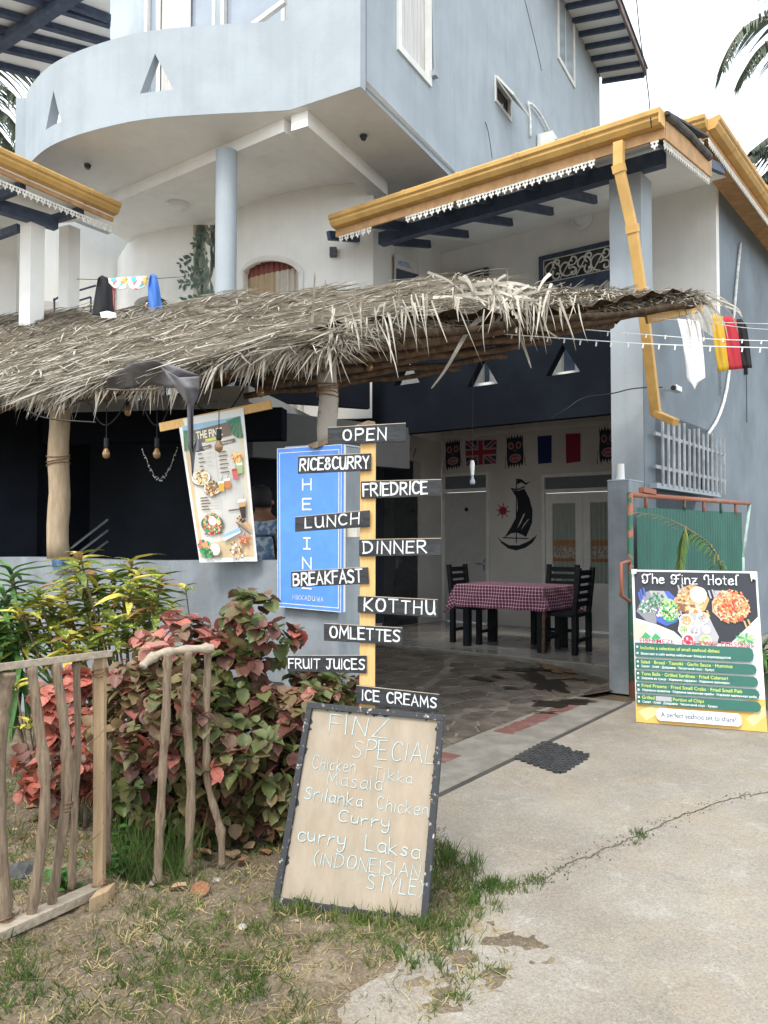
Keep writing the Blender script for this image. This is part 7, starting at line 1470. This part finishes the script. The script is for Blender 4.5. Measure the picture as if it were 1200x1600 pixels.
    s = MB(); s.box(PB + Vector((0, -.108, 1.548)), .045, .012, .012); s.build('mouth', flat('lip_colour', (.20, .06, .05)), pr)
    off = PB - LOC[pr]; pr.location = PB.copy(); pr.rotation_euler = (0, 0, R(155))
    for c in kids(pr): c.location = c.location - off
except Exception as ex: print('person failed', ex)
# ================================================================ plants
rv = random.Random(77)
def leaf_mesh(name, m, shape, cup=.25, fold=.2, droop=.2, serr=0.0, nseg=9):
    vs, fs = [], []
    for k in range(nseg + 1):
        t = k / nseg; w = shape(t); y = t; z = -droop * t * t + .02 * math.sin(t * 9)
        for q in (-1, -.5, 0, .5, 1):
            ww = w * q * (1 + (serr if k % 2 else -serr) * abs(q)); vs.append((ww, y * (1 - .06 * abs(q) * (1 if k < nseg else 0)), z + abs(q) * w * fold + (q * q) * w * cup - .0))
    for k in range(nseg):
        for q in range(4): a = k * 5 + q; fs.append((a, a + 1, a + 6, a + 5))
    me = bpy.data.meshes.new(name); me.from_pydata(vs, [], fs); me.materials.append(m); me.polygons.foreach_set('use_smooth', [True] * len(fs)); return me
def leafmat(name, c1, c2, rough=.45, sc=1.6, vein=None, trans=.25, thr=(.4, .6)):
    m = mat(name, c1, rough=rough, col2=c2, scale=sc, thr=thr, island=.22, trans=trans, spec=.4); return m
oval = lambda t: .46 * max(0, 1 - abs(2 * min(1, t * 1.04) ** .95 - 1) ** 2.4) ** .6 + .004
blade_s = lambda t: .135 * math.sin(math.pi * min(1, t * .93 + .07)) ** .7 + .004
LEAFS = [leafmat('olive_bronze_leaf', (.12, .125, .042), (.22, .145, .075)), leafmat('bronze_leaf', (.16, .085, .05), (.25, .165, .10)), leafmat('green_bronze_leaf', (.085, .12, .036), (.17, .175, .07)),
         leafmat('coral_leaf', (.38, .085, .065), (.46, .20, .13)), leafmat('dark_maroon_leaf', (.115, .045, .035), (.19, .085, .06)), leafmat('pink_leaf', (.40, .11, .10), (.48, .22, .17))]
LM = [leaf_mesh('bush_leaf', m, oval, cup=.18 + .1 * (k % 3), fold=.1, droop=.25, serr=.06) for k, m in enumerate(LEAFS)]
from mathutils import Euler, Quaternion
def dirquat(d, roll): 
    q = d.to_track_quat('Y', 'Z'); return q @ Quaternion((0, 1, 0), roll)
def bake(s, me, loc, q, sc):
    n = len(s.v)
    for v in me.vertices: s.v.append(Vector(loc) + q @ (Vector(v.co) * sc))
    s.f += [tuple(n + i for i in p.vertices) for p in me.polygons]
def bush(name, label, blobs, count, size, pick, meshes, parts=300, seed=1, leafname='leaf', rosette=5, stems=8, base=None, keep=None):
    rr = random.Random(seed); c0 = sum((Vector(b[0]) for b in blobs), Vector()) / len(blobs); o = thing(name, Vector((c0.x, c0.y, 0)) if base is None else base, label, 'bush')
    tot = sum(b[1][0] * b[1][2] for b in blobs); items = []
    for c, r in blobs:
        c = Vector(c); k_ = int(count * r[0] * r[2] / tot / rosette)
        for k in range(k_):
            while True:
                d = Vector((rr.gauss(0, 1), rr.gauss(0, 1), rr.gauss(0, 1))).normalized(); 
                if d.y < .45 and d.z > -.8: break
            q = rr.uniform(.55, 1.05); p = c + Vector((d.x * r[0], d.y * r[1], d.z * r[2])) * q
            if p.z < .06: p.z = rr.uniform(.06, .2)
            if keep and not keep(p): continue
            ax = (d + Vector((0, -.25, .55))).normalized(); ph = rr.uniform(0, 6.28); x = ax.orthogonal().normalized(); y = ax.cross(x); base_kind = pick(p, rr)
            for j in range(rosette):
                t = ph + j * 2.4; ld = (x * math.cos(t) + y * math.sin(t)) * 1.0 + ax * rr.uniform(-.1, .6) + Z * -.15
                items.append((p + ax * .01 * j, ld.normalized(), rr.uniform(-.5, .5), size * rr.uniform(.65, 1.25) * (1 if j < rosette - 1 else .7), base_kind if rr.random() < .75 else pick(p, rr), q))
    items.sort(key=lambda t: (t[0] - CAM).length - t[5] * .3 - t[3] * 2)
    mass = {}
    for i, (p, d, roll, sc, kind, q) in enumerate(items):
        if i < parts: inst(leafname, meshes[kind], p, dirquat(d, roll), sc, o)
        else: bake(mass.setdefault(kind, MB()), meshes[kind], p, dirquat(d, roll), sc)
    for kind, s in mass.items(): b = s.build('foliage', meshes[kind].materials[0], o, smooth=True); b['kind'] = 'stuff'
    s = MB()
    for k in range(stems):
        c, r = rr.choice(blobs); b = Vector((c0.x + rr.uniform(-.35, .35), c0.y + rr.uniform(-.05, .25), 0)); t = Vector(c) + Vector((rr.uniform(-1, 1) * r[0], rr.uniform(-.3, .6) * r[1], rr.uniform(-.2, .7) * r[2])) * .7; m_ = b.lerp(t, .5) + Vector((rr.uniform(-.08, .08), 0, .05)); q_ = smooth([b, m_, t], 2); s.tube(q_, [.012 - .007 * i / len(q_) for i in range(len(q_))], 6)
    s.build('branches', M['drift'], o, smooth=True); return o
def pick_main(p, rr):
    q = rr.random(); px = 600 + FPX * p.x / p.y; hi = p.z
    if hi < .45: return rr.choice((2, 2, 0, 0, 4))
    if px < 330 and hi > .92 and q < .6: return rr.choice((3, 5, 5, 1))
    if px > 370 and hi > 1.0 and q < .35: return rr.choice((3, 4, 1))
    if q < .10: return 5 if rr.random() < .5 else 3
    return rr.choice((0, 0, 2, 1, 1, 4)) if px < 380 else rr.choice((0, 2, 2, 0, 1, 4))
def BP(px, py, Y): return at(px, py, Y)
bush('bronze_bush', 'big bronze-leaved bush with coral tips between the stick fence and the menu board',
     [(BP(300, 1180, 4.35), (.36, .38, .42)), (BP(230, 1130, 4.4), (.26, .3, .36)), (BP(400, 1170, 4.4), (.32, .36, .40)), (BP(470, 1130, 4.5), (.24, .3, .26)), (BP(405, 985, 4.5), (.18, .24, .22)), (BP(270, 1030, 4.45), (.24, .26, .24)), (BP(440, 1250, 4.35), (.24, .28, .26)), (BP(230, 1240, 4.3), (.2, .22, .2)), (BP(340, 1060, 4.45), (.25, .26, .25)), (BP(510, 1090, 4.65), (.18, .2, .18)), (BP(340, 1260, 4.35), (.26, .26, .2)), (BP(285, 1115, 3.98), (.15, .12, .20)), (BP(270, 1200, 3.98), (.10, .1, .1)), (BP(335, 1190, 4.05), (.16, .12, .14)), (BP(225, 1160, 4.1), (.12, .1, .12))],
     4300, .086, pick_main, LM, seed=3, stems=22)
bush('coral_bush', 'small coral-red leaved bush seen between the driftwood sticks', [(BP(118, 1110, 4.55), (.20, .2, .2)), (BP(105, 1200, 4.5), (.24, .22, .2)), (BP(150, 1165, 4.5), (.16, .2, .26))], 900, .082, lambda p, rr: rr.choice((3, 5, 3, 4, 1, 3)), LM, parts=200, seed=6, stems=5)
# croton: long yellow and green leaves in whorls
CR = [leafmat('croton_green_leaf', (.09, .15, .03), (.52, .48, .09), sc=7, thr=(.5, .62)), leafmat('croton_yellow_leaf', (.66, .56, .11), (.24, .30, .05), sc=5, thr=(.5, .62)), leafmat('croton_dark_leaf', (.06, .12, .03), (.20, .24, .05), sc=4), leafmat('croton_red_leaf', (.24, .10, .05), (.36, .24, .09), sc=4)]
CM = [leaf_mesh('croton_leaf', m, blade_s, cup=.1, fold=.5, droop=.55, nseg=7) for m in CR]
def whorls(name, label, heads, meshes, pick, size, parts, seed, stem_base, leafname='leaf', n=(10, 16), stemr=.011, cat='shrub'):
    rr = random.Random(seed); o = thing(name, stem_base, label, cat); items = []; s = MB()
    for c in heads:
        c = Vector(c); b = Vector((stem_base.x + (c.x - stem_base.x) * .55 + rr.uniform(-.06, .06), stem_base.y + (c.y - stem_base.y) * .4, 0)); m_ = b.lerp(c, .6) + Vector((rr.uniform(-.05, .05), 0, 0)); pts = smooth([b, m_, c], 2); s.tube(pts, [stemr * (1 - .4 * i / len(pts)) for i in range(len(pts))], 6)
        for j in range(rr.randint(*n)):
            t = j * 2.4; up = .9 - .075 * j; d = Vector((math.cos(t), math.sin(t), up)); items.append((c - Z * .011 * j, d.normalized(), rr.uniform(-.3, .3), size * rr.uniform(.7, 1.15), pick(rr)))
    items.sort(key=lambda t: t[0].y); mass = {}
    for i, (p, d, roll, sc, kind) in enumerate(items):
        if i < parts: inst(leafname, meshes[kind], p, dirquat(d, roll), sc, o)
        else: bake(mass.setdefault(kind, MB()), meshes[kind], p, dirquat(d, roll), sc)
    for kind, q in mass.items(): b = q.build('foliage', meshes[kind].materials[0], o, smooth=True); b['kind'] = 'stuff'
    s.build('stems', M['drift'], o, smooth=True); return o
hd = [(120, 890), (150, 905), (178, 900), (100, 920), (135, 930), (165, 935), (200, 915), (215, 900), (232, 920), (195, 945), (225, 950), (240, 935), (80, 940), (60, 925), (110, 960), (145, 965), (180, 970), (215, 975), (90, 980), (60, 965), (250, 905), (125, 870), (205, 880), (160, 990), (40, 985), (30, 950), (105, 1000), (200, 1000)]
rr_ = random.Random(5)
whorls('croton_shrub', 'yellow-green croton shrub with narrow variegated leaves against the grey wall', [at(x, y, 5.15 + rr_.uniform(-.25, .35)) for x, y in hd], CM, lambda rr: rr.choice((0, 1, 1, 0, 2, 0, 0, 3)), .215, 290, 8, gz(150, 1230) + Vector((0, .9, 0)), n=(10, 15))
whorls('croton_shrub', 'lone long croton stem with a yellow leaf tip reaching right across the grey wall', [at(270, 945, 5.3), at(290, 918, 5.25)], CM, lambda rr: rr.choice((0, 2, 1)), .12, 40, 9, gz(235, 1180) + Vector((0, .6, 0)), n=(4, 6), stemr=.006)
whorls('croton_shrub', 'low croton shoot with a curled yellow leaf behind the driftwood sticks', [at(45, 1130, 4.7), at(70, 1080, 4.8), at(25, 1070, 4.8)], CM, lambda rr: rr.choice((1, 0, 1)), .17, 60, 10, gz(50, 1260) + Vector((0, .3, 0)), n=(5, 8), stemr=.007)
DG = [leafmat('dracaena_leaf', (.06, .17, .04), (.17, .30, .08), sc=2), leafmat('dracaena_dark_leaf', (.02, .06, .018), (.05, .11, .03), sc=2)]
DM = [leaf_mesh('dracaena_leaf', m, lambda t: .055 * math.sin(math.pi * min(1, t * .9 + .1)) ** .6 + .002, fold=.6, droop=.5) for m in DG]
whorls('dracaena_plant', 'dark green spiky dracaena at the left edge in front of the wall', [at(18, 895, 5.4), at(8, 930, 5.3), at(30, 1000, 5.2), at(-15, 965, 5.2)], DM, lambda rr: rr.choice((0, 0, 1)), .36, 160, 12, gz(10, 1240) + Vector((0, .9, 0)), n=(26, 34), stemr=.018, cat='plant')
whorls('potted_palm', 'thin-leaved potted plant at the right edge behind the food poster', [at(1192, 1010, 7.6), at(1200, 1040, 7.6), at(1180, 1035, 7.9)], DM, lambda rr: rr.choice((0, 1, 1)), .48, 90, 13, Vector((at(1196, 1100, 7.6).x, 7.6, 0)), n=(18, 24), stemr=.014, cat='plant')
s = MB(); pc = Vector((at(1196, 1100, 7.6).x, 7.6, 0)); s.lathe(pc, [(.13, 0), (.20, .34), (.22, .36), (.19, .36), (.17, .30)], 20); tag(s.build('plant_pot', M['threshold'], smooth=False), 'grey plant pot half hidden behind the right edge of the food poster', 'pot')
# palm frond resting over the gate
def frond(pts, Ys, L_, m, parent, nm='palm_frond', n=26, w=.022, hang=.9, rachis=.008, wid=1.0):
    P3 = smooth([at(x, y, Y) for (x, y), Y in zip(pts, Ys)], 3); s = MB(); s.tube(P3, [rachis * (1 - .7 * k / len(P3)) for k in range(len(P3))], 6); r = s.build('midrib', M['drift'] if parent else m, parent); N_ = len(P3)
    s = MB()
    for k in range(n):
        t = .12 + .86 * k / n; i = min(int(t * (N_ - 1)), N_ - 2); p = P3[i].lerp(P3[i + 1], t * (N_ - 1) - i); d = (P3[i + 1] - P3[i]).normalized(); sd = d.cross(Z).normalized(); l_ = L_ * math.sin(math.pi * min(1, t * .8 + .18)) ** .6
        for sg in (-1, 1): blade(s, p, sd * sg * wid + d * .55 + Z * rv.uniform(-.25, .15), l_ * rv.uniform(.8, 1.1), w, Z, droop=hang * rv.uniform(.7, 1.2), curl=0, seg=5)
    return s.build('leaflets', m, parent, smooth=True)
GR = mat('fresh_palm_green', (.07, .16, .03), rough=.5, col2=(.20, .24, .06), scale=3, trans=.3, island=.25)
DRY = mat('dry_palm_strand', (.34, .26, .13), rough=.7, var=.3, scale=6, island=.3)
pf_ = thing('palm_frond', at(1128, 890, 7.3), 'drooping palm frond, half green and half dry, hanging in front of the green gate', 'palm frond')
frond([(1128, 895), (1118, 860), (1095, 838), (1075, 828)], [7.3, 7.3, 7.35, 7.4], .26, GR, pf_, n=20, hang=1.0)
frond([(1126, 880), (1110, 850), (1070, 822), (1030, 805), (985, 800)], [7.3, 7.35, 7.5, 7.6, 7.7], .20, DRY, pf_, n=20, hang=.5, w=.008)
frond([(1072, 822), (1066, 850), (1062, 890), (1064, 920)], [7.3, 7.3, 7.3, 7.3], .22, GR, pf_, n=30, hang=1.0, w=.013, wid=.9)
# distant coconut palms
PG = mat('distant_palm_leaf', (.07, .095, .065), rough=.7, col2=(.15, .17, .12), scale=1, trans=.2, island=.3)
def palm(base, top, fronds, Y, label):
    o = thing('coconut_palm', Vector((base.x, base.y, 0)), label, 'palm tree'); s = MB(); s.tube([Vector((base.x, base.y, 0)), Vector((base.x, base.y, 0)).lerp(top, .5) + Vector((.3, 0, 0)), top], [.22, .16, .13], 10); s.build('trunk', M['trunk2'], o, smooth=True)
    for pts in fronds: frond(pts, [Y] * len(pts), .95 * Y / 16, PG, o, n=46, w=.055 * Y / 16, hang=.8, rachis=.04)
tpp = at(1290, 120, 16); palm(Vector((tpp.x, 16, 0)), tpp, [[(1290, 120), (1250, 40), (1200, 20), (1150, 50), (1128, 110)], [(1290, 120), (1260, 70), (1215, 55), (1180, 80), (1160, 120)], [(1290, 120), (1300, 30), (1260, -40), (1200, -50)], [(1290, 120), (1350, 60), (1400, 100)]], 16, 'coconut palm whose fronds reach in at the upper right corner')
tpp = at(1300, 260, 18); palm(Vector((tpp.x, 18, 0)), tpp, [[(1300, 260), (1260, 225), (1200, 225), (1150, 262)], [(1300, 270), (1260, 250), (1200, 262), (1165, 310)], [(1300, 280), (1250, 290), (1190, 330)], [(1300, 260), (1270, 200), (1220, 200), (1175, 235)], [(1300, 270), (1250, 270), (1190, 285), (1150, 330)]], 18, 'darker coconut palm behind the side gutter at the right edge')
tpp = at(-60, 180, 22); palm(Vector((tpp.x, 22, 0)), tpp, [[(-60, 170), (-20, 130), (20, 140), (45, 190)], [(-60, 170), (-10, 165), (25, 190), (38, 240)], [(-60, 180), (-20, 190), (10, 215), (25, 260)], [(-60, 160), (-20, 100), (30, 95), (60, 120)], [(-60, 190), (-20, 215), (0, 250)]], 22, 'coconut palm showing between the balcony and the upper left roof')
# ================================================================ grass, weeds, litter and stones
GM = mat('grass_blade', (.055, .105, .022), rough=.6, col2=(.13, .18, .045), scale=2, trans=.3, island=.35)
DG_ = mat('dry_grass_blade', (.30, .24, .12), rough=.8, var=.3, scale=4, island=.35)
def tuft(s, c, n, h, spread, lean=.6, w=.005):
    for k in range(n):
        a = rv.uniform(0, 6.28); d = Vector((math.cos(a) * lean * rv.random(), math.sin(a) * lean * rv.random(), 1)); p = c + Vector((rv.gauss(0, spread), rv.gauss(0, spread), 0)); blade(s, p, d, h * rv.uniform(.5, 1.15), w * rv.uniform(.7, 1.3), Vector((math.sin(a), -math.cos(a), 0)), droop=rv.uniform(.1, .9), seg=3)
s = MB(); sd_ = MB()
for k in range(4200):
    y = rv.uniform(1.9, 5.6); x = rv.uniform(-.52 * y - .1, edge_x(y) - .02); 
    if math.sin(x * 5 + 2) * math.sin(y * 4 + x * 2) + rv.gauss(0, .5) < .0 and y > 2.2: continue
    c = Vector((x, y, gh(x, y))); tuft(s, c, rv.randint(5, 14), rv.uniform(.02, .06), .022, lean=.9)
for k in range(3800):
    y = rv.uniform(1.9, 5.0); x = rv.uniform(-.52 * y - .1, edge_x(y)); c = Vector((x, y, gh(x, y) + .003))
    a = rv.uniform(0, 6.28); blade(sd_, c, Vector((math.cos(a), math.sin(a), .12)), rv.uniform(.03, .12), .0035, Z, droop=.15, curl=rv.uniform(-.6, .6), seg=3)
    if k % 2: tuft(sd_, c, 4, .045, .012, lean=1.2)
# lush patch at the driveway edge beside the board, along the joint
for (px, py, n, h, sp_) in ((715, 1368, 70, .11, .07), (700, 1400, 70, .09, .07), (755, 1398, 60, .08, .06), (735, 1420, 60, .08, .06), (770, 1392, 50, .06, .05), (800, 1392, 30, .045, .04), (838, 1380, 34, .05, .025), (1000, 1307, 34, .035, .022), (985, 1318, 10, .03, .015), (868, 1360, 10, .025, .015), (690, 1440, 60, .08, .07), (700, 1470, 40, .07, .08), (650, 1480, 50, .06, .1), (680, 1500, 40, .05, .1), (695, 1350, 60, .12, .04)):
    c = gz(px, py, .0)
    for q in range(max(1, n // 6)): tuft(s, c + Vector((rv.gauss(0, sp_), rv.gauss(0, sp_), .0)), 14, h, .018)
for px in range(432, 668, 13): c = gz(px, 1422 + (px - 432) * .12 + rv.uniform(0, 14)); tuft(s, c, rv.randint(5, 22), rv.uniform(.05, .12), .012, lean=.35)
for (px, py, n, h) in ((200, 1380, 60, .34), (230, 1372, 50, .30), (280, 1370, 50, .30), (215, 1340, 40, .32), (262, 1350, 40, .30), (20, 1320, 30, .15), (15, 1400, 30, .1), (305, 1385, 20, .1)): c = gz(px, py); tuft(s, c, n, h, .045, lean=.45, w=.005)
tag(s.build('grass', GM), 'short green grass tufts growing in the sandy soil by the driveway', 'grass', kind='stuff')
tag(sd_.build('dry_grass', DG_), 'dry straw and dead grass scattered over the sandy soil', 'dry grass', kind='stuff')
# low weeds
WM = leaf_mesh('weed_leaf', leafmat('weed_leaf', (.05, .15, .03), (.10, .22, .05)), oval, droop=.15)
for px, py, nl, sz in ((100, 1400, 46, .045), (182, 1370, 40, .05), (182, 1335, 30, .05), (330, 1330, 16, .04)):
    c = gz(px, py); s = MB(); o = thing('weed', c, {100: 'bright green leafy weed on the bottom rail of the driftwood fence', 182: 'leafy weed growing at the foot of the plank fence post', 330: 'small weed in the shade behind the crooked stick'}[px] if py != 1335 else 'taller weed behind the plank fence post', 'weed')
    for k in range(nl): a = rv.uniform(0, 6.28); d = Vector((math.cos(a), math.sin(a), rv.uniform(.0, .9))); p = c + Vector((rv.gauss(0, .04), rv.gauss(0, .03), abs(rv.gauss(.05, .05)))); bake(s, WM, p, dirquat(d, 0), sz * rv.uniform(.6, 1.1)); s.tube([c, p], .0015, 3)
    s.build('leaves', WM.materials[0], o, smooth=True)
# fallen leaves
LL = [mat('fallen_brown_leaf', (.22, .10, .05), var=.3, scale=8), mat('fallen_tan_leaf', (.36, .24, .14), var=.3, scale=8)]
LLM = [leaf_mesh('fallen_leaf', m, oval, cup=.3, fold=.1, droop=-.2) for m in LL]
lsp = [(415, 1308), (432, 1312), (452, 1300), (330, 1335), (150, 1340), (120, 1290), (40, 1260), (60, 1282), (95, 1300), (70, 1240), (420, 1335), (395, 1325), (300, 1400), (265, 1388), (370, 1345), (30, 1300), (440, 1335), (360, 1330), (310, 1340), (460, 1322)]
for k, (x, y) in enumerate(lsp):
    c = gz(x, y, .02); o = bpy.data.objects.new('fallen_leaf', LLM[k % 2]); COL.objects.link(o); o.location = c; o.rotation_euler = (rv.uniform(-.3, .3), rv.uniform(-.4, .4), rv.uniform(0, 6.28)); o.scale = (rv.uniform(.06, .11),) * 3
    tag(o, 'dry curled brown leaf lying on the soil under the bushes', 'leaf', 'fallen leaves under the bushes')
s = MB()
for k in range(900):
    y = rv.uniform(1.8, 5.0); x = rv.uniform(-.52 * y, edge_x(y) + .25 * rv.random()); r = rv.uniform(.0015, .005) if k % 15 else rv.uniform(.005, .011); c = Vector((x, y, max(gh(x, y), 0.0) + .001)); ax = Vector((rv.gauss(0, .5), rv.gauss(0, .5), 1)); s.lathe(c, [(r, -r * .3), (r * 1.1, r * .2), (r * .5, r * .7)], 5, ax)
tag(s.build('pebbles', mat('pale_pebble', (.27, .24, .20), var=.3, scale=20, island=.45)), 'small pale pebbles scattered over the soil', 'pebbles', kind='stuff')
def rock(px, py, r, sq, label, c_=(.17, .165, .16), seed=0):
    rr = random.Random(seed); c = gz(px, py); s = MB(); n = 10; prof = []
    for j in range(5): t = j / 4; prof.append((r * math.cos(t * 1.5) * rr.uniform(.85, 1.1) + .002, r * sq * math.sin(t * 1.5)))
    s.lathe(c, prof, n); s.v = [v + Vector((rr.uniform(-.12, .12) * r, rr.uniform(-.12, .12) * r, rr.uniform(-.1, .1) * r)) for v in s.v]; tag(s.build('rock', mat('rock_grey', c_, var=.3, scale=12, bump=.6, bscale=30)), label, 'rock')
rock(36, 1372, .085, .9, 'grey stone on the soil behind the second driftwood stick', (.07, .07, .068), seed=1); rock(100, 1385, .04, .8, 'small grey stone behind the thin driftwood stick', seed=2); rock(240, 1325 + 55, .022, .6, 'whitish chip of stone in front of the stick fence', (.34, .33, .31), seed=3)
rock(340, 1377, .028, .5, 'flat pale stone on the soil right of the three-stick fence', (.40, .38, .35), seed=4); rock(198, 1420, .03, .4, 'small slate-coloured stone below the fence block', (.16, .17, .18), seed=5); rock(78, 1500, .03, .5, 'whitish stone in the lower left grass', (.36, .34, .31), seed=6)
rock(238, 1432, .024, .6, 'light lump of soil stone in the grass centre left', (.42, .37, .30), seed=7); rock(378, 1450, .02, .7, 'tiny white stone in the grass left of the menu board', (.4, .38, .35), seed=8); rock(710, 1515, .018, .4, 'dark flat chip at the edge of the driveway', (.12, .12, .12), seed=9)
